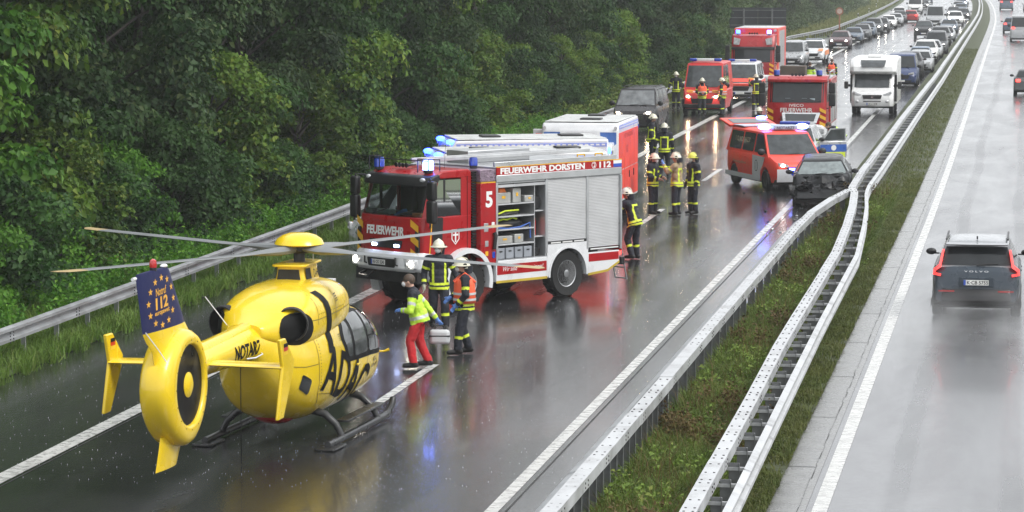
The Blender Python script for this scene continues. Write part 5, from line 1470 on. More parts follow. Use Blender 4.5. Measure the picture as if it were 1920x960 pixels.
stow(ft, 'neon_hose', 'neon yellow strap lying on the hose bag in the locker', 'hose', MB().tube([(2.2, 1.08, 1.84), (2.0, 1.1, 1.88), (1.85, 1.08, 1.86), (1.7, 1.1, 1.9), (1.55, 1.08, 1.86)], .022, 6), NEON, None, smooth=True)
stow(ft, 'tool_bundle', 'dark bundle of hand tools on the upper middle locker shelf', 'tools', lump((1.78, .92, 2.0), (.42, .18, .05), 6), pm('tools_dark', (.06, .06, .05), rough=.5), None, smooth=True)
stow(ft, 'pry_bar', 'yellow handled bar lying on the dark tool bundle', 'bar', MB().tube([(2.15, 1.1, 2.0), (1.95, 1.12, 2.06), (1.5, 1.1, 2.06)], .018, 6), NEON, None, smooth=True)
m = MB(); m.lathe([(.07, 0), (.075, .02), (.075, .32), (.05, .4), (.02, .42)], (.93, .98, 1.45), (0, 0, 1), 14); b = stow(ft, 'fire_extinguisher', 'red extinguisher with yellow neck in the narrow locker bay', 'extinguisher', m, REDP, None, smooth=True)
mm = MB(); mm.lathe([(.06, .30), (.062, .38), (.03, .42)], (.93, .98, 1.45), (0, 0, 1), 12); mm.v = [tuple(ft.matrix_basis @ (Vector(p)*1.0)) for p in mm.v]; mm.build('valve', YELS, b)
m = LB(.82, 1.02, .7, 1.1, 1.0, 1.18); stow(ft, 'black_case', 'black case at the foot of the narrow locker bay', 'case', m, BLACKP, None, bevel=.02)
m = MB(); m.b2(.78, 2.3, FW-.02, FW-.005, 2.60, 2.66); m.build('shutter_bar', STEELW, ft)
stow(ft, 'hose_coil', 'coiled grey hose under the hose bag in the locker', 'hose', MB().tube([(1.62 + .16*math.cos(a), 1.0, 1.78 + .10*math.sin(a)) for a in [k*.6 for k in range(24)]], .025, 6), pm('hose_grey', (.10, .10, .09), rough=.7), None, smooth=True)
stow(ft, 'cable_reel', 'black cable reel in the upper narrow locker bay', 'reel', MB().lathe([(.14, 0), (.14, .02), (.08, .03), (.08, .15), (.14, .16), (.14, .18)], (.92, .92, 2.2), (0, 1, 0), 18), BLACKP, None, smooth=True)
stow(ft, 'breathing_set', 'dark breathing set hanging at the back of the locker', 'breathing set', lump((1.35, .75, 1.82), (.14, .12, .22), 8), pm('set_dark', (.05, .05, .045), rough=.6), None, smooth=True)

for o in (cab, roof, wsc, vis, bum, g): o.scale = (1, .885, 1)
for o in CH[ft.name]:
    if o.name.startswith(('mirror', 'step', 'wing_arch', 'front_underrun')) and (o.name.startswith(('mirror', 'step', 'front'))): o.scale = (1, .90, 1)
    if o.name.startswith('intake_stack'): o.scale = (1, .93, 1)
# ---------------------------------------------------------------- ambulances
def ambulance(loc, rz, label, redside=True, lit=1, horns=False):
    e = empty('ambulance', loc, rz); tag(e, label, 'ambulance', 'ambulances behind the fire engine')
    LOW = FLUO
    m = MB(); m.prism([(-3.1, .52), (1.1, .52), (1.1, 2.62), (.96, 2.84), (-3.1, 2.86)], 'y', -1.12, 1.12); bx = m.build('box_body', WHITE, e, bevel=.05)
    m = MB(); m.b2(-3.06, .92, -1.06, 1.06, 2.862, 2.885); rf = m.build('roof_panel', pm('roof_grey_white', (.60, .61, .60), rough=.35, var=.12, dirt=.3), bx, bevel=.02)
    for x, y_, w, d in ((-.1, .15, .5, .62), (-2.3, 0, .62, .5)):
        m = MB(); m.b2(x-w/2, x+w/2, y_-d/2, y_+d/2, 2.886, 2.935); m.build('roof_hatch', BLACKP, bx, bevel=.02)
    for s in (-1, 1):
        for k, (z0, z1) in enumerate(((.6, 1.45), (1.47, 2.35))):
            m = MB(); m.b2(-3.04, 1.04, s*1.12, s*1.126, z0, z1 if not redside else (z1 if k == 0 else 2.55)); m.build('side_panel', LOW, bx)
        m = MB(); m.b2(-3.05, .95, s*1.12, s*1.127, 2.66, 2.76); m.build('blue_trim', pm('trim_blue', (.25, .32, .72), rough=.4), bx)
        for k in range(26):
            m = MB(); m.b2(-3.0 + k*.15, -3.0 + k*.15 + .09, s*1.127, s*1.130, 2.69, 2.73); m.build('trim_dash', WPRINT, bx)
        # door outline, locker seams and handles on the flank
        for x in (-2.2, -1.3, -.2):
            m = MB(); m.b2(x, x+.016, s*1.1262, s*1.1285, .62, 2.4); m.build('door_seam', pm('seam_red', (.35, .03, .02)), bx)
        for x in (-2.05, -1.12):
            m = MB(); m.box((x, s*1.135, 1.25), (.06, .03, .2)); m.build('door_handle', BLACKP, bx, bevel=.01)
        text('RETTUNGSDIENST', pm('print_dark_red', (.45, .03, .03)), bx, (-1.05, s*1.1285, 2.42), (-s, 0, 0), (0, 0, 1), 1.9, .13, .01)
        text('112', MT['print_dark_red'], bx, (-.7, s*1.1285, 2.02), (-s, 0, 0), (0, 0, 1), .42, .22, .02)
        m = MB(); m.cyl((-3.1, s*1.05, 2.55), (-3.16, s*1.05, 2.55), .10, n=12); m.build('rear_flasher', BLUEON if lit else BLUEL, bx)
        m = MB(); m.b2(-3.13, -3.1, s*.85, s*1.05, .75, 1.1); m.build('tail_light', TAILON if lit else TAIL, bx)
    m = MB(); m.b2(-3.115, -3.1, -1.05, 1.05, .6, 2.5); rd = m.build('rear_doors', LOW, bx)
    for y_ in (-.5, .5):
        m = MB(); m.b2(-3.122, -3.115, y_-.35, y_+.35, 1.6, 2.35); m.build('rear_window', CGL, rd)
    # front bulkhead above the cab: blue corner windows, loudspeakers
    for s in (-1, 1):
        m = MB(); m.add([(1.103, s*1.06, 2.58), (1.103, s*.58, 2.58), (1.103, s*.66, 2.05), (1.103, s*.8, 2.02), (1.103, s*1.06, 2.25)], [(0, 1, 2, 3, 4)]); m.build('corner_panel', pm('panel_blue', (.06, .16, .45), rough=.3, coat=.5), bx)
        if not horns: amb_light(bx, (1.06, s*.82, 2.80), (.12, .2, .07), lit)
        m = MB(); m.cyl((1.09, s*1.04, 2.7), (1.125, s*1.04, 2.7), .05, n=10); m.build('marker_lamp', LAMP, bx)
    if horns:
        for k in range(4):
            m = MB(); m.lathe([(.03, -.05), (.075, .05), (.08, .07), (.05, .06), (.02, .0)], (1.12, -.33 + .22*k, 2.46), (1, 0, -.25), 12); m.build('loudspeaker', BLACKP, bx, smooth=True)
    # cab
    S = dict(SP['panel']); S.update(L=5.2, H=2.3, blind=True, win=[(0, .95)], gh=(1.95, 1.3, .2, .1), deck=[(2.6, .78), (2.45, 1.0), (2.0, 1.2), (1.85, 1.22), (.2, 1.24), (-2.6, 1.0)])
    hood = [(3.05, .45), (3.1, .8), (2.95, 1.12), (2.45, 1.3), (1.9, 2.12), (1.6, 2.24), (1.1, 2.3), (1.1, .45)]
    m = MB(); m.ringed([[(x - i*(1 if x > 2 else .3), y_, z) for x, z in hood] for y_, i in ((-1.0, .14), (-.85, .03), (0, 0), (.85, .03), (1.0, .14))]); cb = m.build('cab', WHITE, e, bevel=.03, sharp=30)
    m = MB(); m.ringed([[(2.43 - i, y_, 1.36), (1.94 - i, y_*.92, 2.09)] for y_, i in ((-.88, .05), (-.45, -.015), (.45, -.015), (.88, .05))], cap=False, closed=False); m.build('windscreen', CGL, cb)
    for s in (-1, 1):
        m = MB(); m.add([(2.2, s*1.004, 1.36), (1.3, s*1.004, 1.36), (1.3, s*1.004, 2.08), (1.78, s*1.004, 2.08)], [(0, 1, 2, 3)]); m.build('side_window', CGL, cb)
        m = MB(); m.b2(1.12, 2.95, s*1.0, s*1.006, .55, 1.05); m.build('cab_stripe', LOW, cb)
        m = MB(); m.box((2.1, s*1.15, 1.45), (.12, .2, .3)); m.build('mirror', BLACKP, cb, bevel=.04)
        m = MB(); m.box((3.03, s*.75, .98), (.1, .34, .2)); hh = m.build('headlight', LAMP, cb, bevel=.03)
        for x in (2.25, -1.75): wheel(e, x, s*.92, .35, .24, .23, s, None)
    m = MB(); m.b2(-2.9, 2.9, -.85, .85, .32, .55); m.build('chassis', UNDER, e)
    return e, bx
def face(px, py): return R(math.degrees(math.atan2(py, px)))
hx, hy = -.94, -.34
def ambloc(cx, cy, hx, hy, back=3.1):  # roof far-rear corner -> centre of the thing
    return (cx + hx*back + hy*0, cy + hy*back, 0)
# far-right roof corners A and B; the far side is the vehicles' right side
for (rx, ry), lab in (((-11.55, 81.2), 'white ambulance parked crosswise directly behind another ambulance'), ((-10.85, 75.95), 'white ambulance parked crosswise right behind the red fire engine')):
    rgt = (hy, -hx)  # right of heading
    cx = rx + hx*3.1 - rgt[0]*1.12; cyy = ry + hy*3.1 - rgt[1]*1.12
    ambulance((cx, cyy, 0), math.atan2(hy, hx), lab)
ec, bc = ambulance((-12.68, 88.0, 0), R(-90.5), 'box ambulance with bright red flank and loudspeakers facing down the road', True, 0, True)
m = MB(); m.b2(.3, .36, -1.5, -1.14, 2.3, 2.62); fl = m.build('open_flap', WHITE, bc, bevel=.02)
m = MB(); m.b2(.361, .365, -1.42, -1.16, 2.33, 2.5); m.build('flap_marking', FLUO, fl)

# ---------------------------------------------------------------- vans and trucks on the hard shoulder
GREYV = pm('graphite_paint', (.022, .020, .022), rough=.3, metal=.0, coat=.0, spec=.42, var=.06)
S = dict(SP['van']); S.update(L=5.1, H=1.92, grille=(.55, .80), gw=.5)
v = car('grey_van', 'dark grey people carrier van parked against the verge with its lamps lit', 'van', GREYV, S, (-16.9, 134.6, 0), R(-91), None, 'warm', 'RE', pm('glass_painted_sheen', (.15, .16, .165), rough=.1, var=.4, scale=3), RIMD)  # paler glass colour stands in for the reflections on the panes
for k in range(3):
    m = MB(); m.b2(2.56, 2.575, -.42, .42, .60+k*.07, .62+k*.07); m.build('grille_bar', CHROME, v)
m = MB(); m.b2(-1.9, .9, -.70, -.66, 1.93, 1.96); m.build('roof_rail', BLACKP, v)
m = MB(); m.b2(-1.9, .9, .66, .70, 1.93, 1.96); m.build('roof_rail', BLACKP, v)
# red high-roof fire van
S = dict(SP['panel']); S.update(H=2.55, wr=.86, win=[(0, .22), (.26, .6)], gh=(2.0, 1.30, -2.45, -2.62), mp=0)
v = car('fire_van', 'red high roofed fire service van with a blue and white light bar', 'van', pm('van_red', (.60, .02, .018), rough=.35, coat=.1, var=.05, dirt=.1), S, (-15.5, 149.9, 0), R(-90.5), None, 'warm', '', CGLL)
m = MB(); m.b2(1.0, 1.3, -.42, .42, 2.58, 2.72); lb = m.build('light_bar', WHITE, v, bevel=.03)
for s in (-1, 1):
    m = MB(); m.b2(.98, 1.32, s*.43, s*.78, 2.58, 2.73); m.build('light_bar_lens', BLUEL, lb, bevel=.04)
    chevrons(v, (2.25, s*.62, 1.135), (-.0, 1, 0), (-.85, 0, .45), .36, .3, 2, YELS, .03)
    m = MB(); m.box((2.5, s*.82, .62), (.3, .34, .36)); m.build('bumper_corner', BLACKP, v, bevel=.05)
text('FEUERWEHR', WPRINT, v, (2.40, 0, 1.12), (0, 1, 0), (-.55, 0, .3), .95, .13, .03, off=.02)
m = MB(); m.b2(2.55, 2.76, -.95, .95, .36, .56); m.build('bumper', BLACKP, v, bevel=.04)
# white and red van behind it
S = dict(SP['van']); S.update(H=2.05, L=5.0)
v = car('response_van', 'white fire service van with red bonnet parked beside the big red lorry', 'van', WHITE, S, (-15.15, 165.2, 0), R(-90), None, 'off', '', CGLL)
m = MB(); m.ringed([[(2.42, y_, 1.00), (1.95, y_, 1.165)] for y_ in (-.72, -.4, 0, .4, .72)], cap=False, closed=False); m.v = [(x, y_, z + .03) for x, y_, z in m.v]; m.build('bonnet_panel', FLUO, v)
for s in (-1, 1):
    m = MB(); m.b2(-2.3, 1.6, s*.975, s*.985, .5, 1.05); m.build('side_stripe', FLUO, v)
    m = MB(); m.b2(.7, .98, s*.40, s*.76, 2.06, 2.2); m.build('light_bar_lens', BLUEL, v, bevel=.04)
    chevrons(v, (2.1, s*.6, 1.165), (0, 1, 0), (-.9, 0, .3), .34, .3, 2, YELS, .03)
m = MB(); m.b2(.7, .98, -.4, .4, 2.06, 2.18); m.build('light_bar', WHITE, v, bevel=.03)
m = MB(); m.b2(2.45, 2.56, -.85, .85, .80, .95); m.build('nose_band', FLUO, v, bevel=.03)

def lorry(name, label, loc, rz, front, W, cabl, zt, body, paint=FIRE, low=WHITE, txt='FEUERWEHR', badge='', lit=1, high=False, zw=(1.9, 2.75)):
    """forward-control lorry: origin under the nose, x forward"""
    e = empty(name, loc, rz); tag(e, label, 'fire engine')
    h = W/2; zw0, zw1 = zw
    def rings(prof, ins): return [[(x - i*(x > -.8), y_, z) for x, z in prof] for y_, i in ins]
    INS = ((-h, .15), (-h*.84, .04), (-h*.4, 0), (h*.4, 0), (h*.84, .04), (h, .15))
    top = [(-.42, zw1+.05), (-.55, zt-.08), (-.85, zt), (-cabl, zt)] if not high else [(-.25, zw1+.06), (-.30, zt-.5), (-.62, zt-.06), (-1.0, zt), (-cabl, zt)]
    m = MB(); m.ringed(rings([(-cabl, .9), (-.04, .9), (0, 1.2), (-.02, zw0-.05)] + [(-.30 if not high else -.2, zw1)] + top, INS)); cb = m.build('cab', paint, e, bevel=.03, sharp=30)
    m = MB(); fx = -.30 if not high else -.2
    m.ringed([[(lerp(-.02, fx, t) - i + .022, y_*1.0, lerp(zw0-.05, zw1, t)) for y_, i in ((-h*.90, .10), (-h*.8, .04), (-h*.4, 0), (h*.4, 0), (h*.8, .04), (h*.90, .10))] for t in (.06, .5, .97)], cap=False, closed=False); ws = m.build('windscreen', CGL, cb)
    for y_ in (-.5, .1, .6):
        mm = MB(); mm.tube([(.03, y_, zw0), (-.03, y_+.4, zw0+.12)], .012, 4); mm.build('wiper', BLACKP, ws)
    for y_ in (-.35, .3, .62):
        mm = MB(); mm.box((-.07, y_, zw0+.12), (.012, .2, .1)); mm.build('dashboard_paper', pm('paper_pale', (.42, .48, .52), rough=.7), ws)
    m = MB(); m.ringed(rings([(-.5, zw1+.02), (-.12, zw1-.06), (-.12, zw1+.06), (-.4, zw1+.18)], INS)); m.build('sun_visor', paint if not high else BLACKP, cb, bevel=.02)
    text(txt, WPRINT, cb, (.012, .0, 1.60), (0, 1, 0), (0, 0, 1), W*.54, .17, .02)
    if badge: text(badge, WPRINT, cb, (.008, .0, 1.79), (0, 1, 0), (0, 0, 1), W*.24, .11, .01)
    m = MB(); m.prism(rrect([(-W*.28, 1.36), (W*.28, 1.36), (W*.26, 1.12), (-W*.26, 1.12)], .04), 'x', -.03, .008); g = m.build('grille', pm('grille_maroon', (.10, .01, .012), rough=.4), cb)
    for k in range(4):
        mm = MB(); mm.b2(.008, .02, -W*.25, W*.25, 1.15+k*.055, 1.165+k*.055); mm.build('grille_bar', BLACKP, g)
    m = MB(); m.ringed([[(x - i, y_, z) for x, z in ((-.6, .55), (.02, .52), (.1, .62), (.09, .95), (0, 1.04), (-.6, 1.0))] for y_, i in ((-h, .2), (-h*.85, .05), (0, 0), (h*.85, .05), (h, .2))]); bm = m.build('bumper', low, e, bevel=.02, sharp=30)
    m = MB(); m.prism(rrect([(-.5, .85), (.5, .85), (.45, .68), (-.45, .68)], .03), 'x', .05, .106); m.build('bumper_intake', BLACKP, bm)
    plate(bm, (.108, .0, .74), (0, 1, 0), (1, 0, 0), '')
    for s in (-1, 1):
        m = MB(); m.box((-.0, s*h*.80, .80), (.16, .34, .2)); hh = m.build('headlight', LAMP, bm, bevel=.03)
        if lit: mm = MB(); mm.ell((.07, s*h*.82, .80), (.03, .1, .07), 10, 6); mm.build('bulb', HEADW if high else DRL, hh, smooth=True)
        chevrons(cb, (-.04, s*h*.88, 1.32), (-.25*s, 1, 0), (0, 0, 1), .24, .8, 3, off=.012)
        mirrors_truck(e, -.35, h-.05, 2.45, s, 1.15)
        m = MB(); m.add([(-.42, s*(h+.004), zw0), (-cabl+.25, s*(h+.004), zw0), (-cabl+.25, s*(h+.004), zw1-.04), (-.62, s*(h+.004), zw1-.04)], [(0, 1, 2, 3)]); m.build('side_window', CGL, cb)
        cylbeacon(cb, -.75, s*h*.72, zt-.01, .12, .25, (2 if s > 0 else 1) if lit == 2 else 0)
        for x in (-1.35,): wheel(e, x, s*(h-.2), .5, .34, .29, s, truck=False)
        wheel(e, -cabl - 2.9, s*(h-.2), .5, .36, .29, s, truck=False)
    for k in range(4):
        mm = MB(); mm.lathe([(.02, -.15), (.03, .05), (.06, .1)], (-.6, -.21 + .14*k, zt+.06), (1, 0, 0), 8); mm.build('air_horn', BLACKP, cb)
    m = MB(); m.b2(-cabl-4.2, -.4, -h*.6, h*.6, .5, .9); m.build('chassis', UNDER, e)
    return e, cb
e2, cb2 = lorry('fire_engine', 'red fire engine seen head on behind the police car', (-8.98, 120.8, 0), R(-90), 0, 2.35, 1.8, 2.92, None, txt='FEUERWEHR', badge='IVECO', lit=0)
m = MB(); m.b2(-6.1, -1.95, -1.22, 1.22, .55, 2.75); bd = m.build('body', FIRE, e2, bevel=.03)
m = MB(); m.b2(-6.1, -1.96, -1.15, 1.15, 2.752, 2.78); m.build('body_roof', ALU, bd)
for s in (-1, 1):
    for x in (-5.2, -3.8, -2.6):
        m = MB(); m.b2(x-.55, x+.5, s*1.222, s*1.232, 1.0, 2.5); m.build('roller_shutter', ALU, bd, bevel=.01)
    m = MB(); m.b2(-6.05, -2.0, s*1.222, s*1.228, .6, .95); m.build('body_stripe', WHITE, bd)
    m = MB(); m.tube([(-5.9, s*1.1, 2.78), (-5.9, s*1.1, 3.0), (-3.2, s*1.1, 3.0), (-3.2, s*1.1, 2.78)], .025, 6); m.build('roof_rail', ALU, bd)
m = MB(); m.b2(-5.0, -4.2, -1.0, .05, 2.78, 3.2); m.build('roof_crate', pm('crate_brown', (.085, .065, .05), rough=.7, var=.3), bd, bevel=.03)
# red lorry with box body
e3, cb3 = lorry('fire_lorry', 'red fire service lorry with tall box body and lit blue beacons', (-15.35, 172.6, 0), R(-90), 0, 2.45, 2.1, 3.3, None, lit=2, high=True, zw=(1.75, 2.5))
FLB = pm('box_red', (.86, .07, .04), rough=.4, coat=.2, var=.04, dirt=.08)
m = MB(); m.b2(-8.2, -2.3, -1.25, 1.25, .95, 3.62); bd = m.build('box_body', FLB, e3, bevel=.02)
m = MB(); m.b2(-8.15, -2.35, -1.2, 1.2, 3.622, 3.64); m.build('box_roof', WHITE, bd)
for s in (-1, 1):
    for x0, x1 in ((-5.1, -3.4), (-7.0, -5.2)):
        m = MB(); m.b2(x0, x1, s*1.252, s*1.262, 1.2, 3.45); m.build('side_shutter', ALU, bd, bevel=.01)
    m = MB(); m.cyl((-2.3, s*1.1, 3.5), (-2.26, s*1.1, 3.5), .08, n=10); m.build('marker_lamp', pm('lamp_cream', (.7, .62, .45), rough=.3), bd)
    m = MB(); m.prism([(s*.70, 3.05), (s*1.08, 3.15), (s*1.1, 2.75), (s*.78, 2.72)], 'x', -.36, -.26); m.build('roof_lamp', LAMP, cb3)
    for k in range(4):
        m = MB(); m.add([(-2.0, s*1.232, 1.2+.42*k), (-1.4, s*1.232, 1.4+.42*k), (-1.4, s*1.232, 1.6+.42*k), (-2.0, s*1.232, 1.4+.42*k)], [(0, 1, 2, 3)]); m.build('warning_stripe', WPRINT if k % 2 else YELS, cb3)
m = MB(); m.box((.03, 0, 1.25), (.05, .3, .12)); m.build('grille_flasher', glow('white_flash_far', (.5, .6, 1.), 18), cb3)
# two cars behind the lorry
S = dict(SP['suv']); S.update(H=1.72)
car('silver_car', 'silver car waiting behind the red box lorry', 'car', SILVER, SP['mpv'], (-16.3, 216.5, 0), R(-91), None, 'off', '', CGLL)
v = car('rescue_car', 'white off-road car with orange stripes behind the red box lorry', 'car', WHITE, S, (-15.4, 224.0, 0), R(-91), None, 'off', '', CGLL)
ORG = pm('stripe_orange', (.85, .3, .12), rough=.5)
for s in (-1, 1):
    m = MB(); m.b2(-1.9, 1.6, s*.94, s*.95, .62, .95); m.build('side_stripe', ORG, v)
    m = MB(); m.b2(1.3, 2.1, s*.45, s*.8, 1.06, 1.08); m.v = [(x, y_, z - (x-1.3)*.17) for x, y_, z in m.v]; m.build('bonnet_stripe', ORG, v)
m = MB(); m.b2(-.1, .2, -.6, .6, 1.69, 1.80); m.build('light_bar', pm('bar_grey', (.3, .33, .38), rough=.3), v, bevel=.03)

# ---------------------------------------------------------------- emergency doctor's van, police car, wreck
S = dict(SP['van']); S.update(L=5.1, W=1.93, H=1.93, hand=(.75, -.35))
HD = math.radians(-66)
c_ = Vector((-8.22, 101.6, 0))
dv = car('doctor_van', 'red and silver emergency doctor van with raised tailgate and blue lights', 'van', FLUO, S, c_, HD, None, 'drl', '', CGLL, RIMD)
m = MB(); SL = pm('pale_silver', (.60, .61, .62), rough=.35, coat=.2, var=.05)
for s in (-1, 1):
    m = MB(); m.prism([(1.62, 1.08), (.40, 1.10), (.40, .30), (1.18, .30), (1.20, .62), (1.4, .78)], 'y', s*.964, s*.975); dp = m.build('door_panel', SL, dv)
    m = MB(); m.prism(oval(.8, .76, .16, .19), 'y', s*.975, s*.978); em_ = m.build('emblem', INK, dp)
    m = MB(); m.prism(oval(.8, .76, .135, .165), 'y', s*.978, s*.9795); m.build('emblem_field', SL, em_)
    m = MB(); m.b2(.785, .815, s*.9795, s*.9805, .66, .86); m.build('emblem_mark', INK, em_)
    m = MB(); m.b2(-2.45, 1.1, s*.955, s*.967, .27, .42); m.build('sill_panel', SL, dv)
    text('112 NOTARZT', pm('print_tan', (.45, .36, .22)), dv, (-.75, s*.875, 1.55), (-s, 0, 0), (0, s*-.17, 1), 1.5, .16, .01, off=.03)
    text('Rettungsdienst', MT['print_tan'], dv, (-.9, s*.978, .78), (-s, 0, 0), (0, 0, 1), 1.3, .12, .01)
m = MB(); m.ringed([[(2.555, y_, .32), (2.60, y_, .5), (2.585, y_, .74)] for y_ in (-.86, -.5, 0, .5, .86)], cap=False, closed=False)
m.v = [(x + .018 - .10*max(0, abs(y_)-.5), y_, z) for x, y_, z in m.v]; m.build('front_bumper', SL, dv, smooth=True)
m = MB(); m.prism(rrect([(-.5, .80), (.5, .80), (.36, .52), (-.36, .52)], .05), 'x', 2.58, 2.625); gg = m.build('blue_grille', BLUEL, dv)
m = MB(); m.box((2.63, -.36, .74), (.03, .2, .07)); m.build('grille_flasher', BLUEHOT, gg, bevel=.01)
m = MB(); m.b2(.45, .95, -.42, .42, 1.94, 2.08); lb = m.build('light_bar', pm('bar_pale_blue', (.4, .46, .62), rough=.3), dv, bevel=.03)
text('NOTARZT', INK, lb, (.955, 0, 2.0), (0, 1, 0), (0, 0, 1), .62, .09, .01)
for s in (-1, 1): amb_light(lb, (.7, s*.66, 2.03), (.22, .22, .10), 2)
m = MB(); m.b2(-2.6, -1.3, -.7, .7, 1.935, 1.96); m.v = [(x, y_, z) for x, y_, z in m.v]; m.build('roof_panel', pm('roof_blue_white', (.5, .52, .62), rough=.3), dv)
m = MB(); m.prism([(-2.35, 1.95), (-3.5, 2.12), (-3.5, 2.06), (-2.4, 1.86)], 'y', -.85, .85); tg = m.build('tailgate', FLUO, dv, bevel=.03)
m = MB(); m.prism([(-2.5, 1.985), (-3.2, 2.09), (-3.2, 2.094), (-2.5, 1.99)], 'y', -.65, .65); m.build('tailgate_window', CGL, tg)
text('112', WPRINT, tg, (-3.33, 0, 2.115), (0, 1, 0), (1, 0, -.15), .7, .16, .02, off=.03)
amb_light(tg, (-3.3, .62, 2.13), (.12, .2, .05), 2)
# police estate facing us, tailgate and door open
S = dict(SP['estate']); S.update(H=1.55)
pv = car('police_car', 'silver and blue police estate with open tailgate and driver door', 'car', SILVER, S, (-8.3, 111.3, 0), R(-90), None, 'off', '', CGLL)
PBL = pm('police_blue', (.03, .11, .42), rough=.3, coat=.5)
for s in (-1, 1):
    m = MB(); m.b2(-2.0, 1.9, s*.905, s*.915, .58, .82); m.build('side_stripe', PBL, pv)
m = MB(); m.b2(.1, .45, -.55, .55, 1.56, 1.68); lb = m.build('light_bar', BLUEL, pv, bevel=.04)
m = MB(); m.hexa([(-1.95, -.62, 1.46), (-1.95, .62, 1.46), (-2.6, .72, 1.80), (-2.6, -.72, 1.80), (-1.93, -.62, 1.52), (-1.93, .62, 1.52), (-2.58, .72, 1.86), (-2.58, -.72, 1.86)]); tg = m.build('tailgate', SILVER, pv, bevel=.02)
m = MB(); m.add([(-1.98, -.52, 1.555), (-1.98, .52, 1.555), (-2.46, .58, 1.806), (-2.46, -.58, 1.806)], [(0, 1, 2, 3)]); m.build('tailgate_window', CGL, tg)
DM = Matrix.Translation((.78, .92, 0)) @ Matrix.Rotation(R(-62), 4, 'Z')
m = MB(DM); m.b2(-1.08, 0, -.03, .05, .38, .98); dr = m.build('open_door', SILVER, pv, bevel=.03)
m = MB(DM); m.b2(-1.06, -.02, .051, .057, .60, .86); m.build('door_blue', PBL, dr)
m = MB(DM); m.b2(-1.0, -.1, .051, .058, .39, .58); m.build('door_yellow', NEON, dr)
m = MB(DM); m.prism(oval(-.55, .74, .10, .10), 'y', .057, .061); m.build('door_badge', WPRINT, dr)
m = MB(DM); m.prism([(-1.05, .99), (-.06, .99), (-.42, 1.44), (-1.05, 1.46)], 'y', -.005, .02); fr = m.build('door_frame', SILVER, dr)
m = MB(DM); m.prism([(-1.0, 1.02), (-.16, 1.02), (-.45, 1.40), (-1.0, 1.42)], 'y', .021, .026); m.build('door_window', CGLL, fr)
# smashed black car
S = dict(SP['estate']); S.update(crush=True, H=1.40, notail=False)
wr = car('wrecked_car', 'smashed black estate car with crumpled bonnet against the median barrier', 'car', pm('black_paint', (.006, .0065, .008), rough=.36, coat=.0, spec=.3, var=.2, dirt=.05), S, (-6.22, 95.2, 0), R(-87), None, 'off', '', pm('wreck_glass', (.16, .19, .19), rough=.2, coat=.2, var=.3, scale=5), RIMD)
wr.rotation_euler = (R(1.5), R(1.2), R(-87))
rg = random.Random(9)
m = MB(); rows = []
for i in range(9):
    x = .85 + i*.145
    rows.append([(x - (.22 if j < 5 else .05)*max(0, i-4)/4 + rg.uniform(-.03, .03), -.82 + 1.64*j/10, 1.02 - .058*i + .085*math.sin(j*1.9 + i*.9)*min(1, i/3) + rg.uniform(-.045, .045)*min(1, i/2) + (.10 if i in (4, 5) and j > 3 else 0)) for j in range(11)])
m.ringed(rows, cap=False, closed=False); o = m.build('crumpled_bonnet', MT['black_paint'], wr, smooth=True, sharp=25)
sd = o.modifiers.new('thick', 'SOLIDIFY'); sd.thickness = .02
for k, (x, y_, z, r_) in enumerate(((1.75, -.5, .62, .16), (1.85, .2, .55, .2), (1.7, .62, .6, .16), (1.9, -.15, .38, .2), (1.65, -.75, .42, .15))):
    m = lump((x, y_, z), (r_, r_*1.5, r_), 30+k); m.v = [(a + rg.uniform(-.06, .06), b + rg.uniform(-.06, .06), c + rg.uniform(-.06, .06)) for a, b, c in m.v]; m.build('torn_metal', DARKM if k % 2 else MT['black_paint'], wr)
for k in range(7):
    m = MB(); p = Vector((1.95, rg.uniform(-.7, .7), rg.uniform(.25, .8))); m.tube([p - Vector((.3, 0, 0)), p + Vector((rg.uniform(-.1, .1), rg.uniform(-.2, .2), rg.uniform(-.2, .1))), p + Vector((rg.uniform(0, .15), rg.uniform(-.3, .3), rg.uniform(-.3, 0)))], .018, 5); m.build('hanging_hose', BLACKP, wr)
m = MB(); m.ell((1.80, .60, .52), (.05, .09, .05), 10, 6); m.build('broken_lamp', LAMP, wr)
for k in range(9):
    p = Vector((1.92 + rg.uniform(-.1, .1), rg.uniform(-.75, .75), rg.uniform(.3, .7))); m = MB(); m.add([p + Vector((rg.uniform(-.05, .1), rg.uniform(-.12, .12), rg.uniform(-.08, .08))) for _ in range(4)], [(0, 1, 2), (0, 2, 3), (0, 3, 1), (1, 3, 2)]); m.build('bare_metal', ALU if k % 2 else DARKM, wr)
for k in range(34):
    x, yy = -6.3 + rg.gauss(0, 1.4), 90.5 + rg.gauss(0, 4.5)
    if x > -5.9: x = -6.0 - rg.random()
    if k < 3: x, yy = -6.8 + .2*k, 103 + 5*k
    m = MB(); r_ = rg.uniform(.02, .08); m.ell((0, 0, r_*.35), (r_, r_*.6, r_*.4), 6, 4); o = m.build('debris_shard', BLACKP if k % 3 else LAMP, None)
    o.location = (x, yy, 0); o.rotation_euler = (0, 0, rg.uniform(0, 6)); tag(o, 'small shard of wreckage on the wet road near the smashed black car', 'debris', 'wreckage shards on the road')

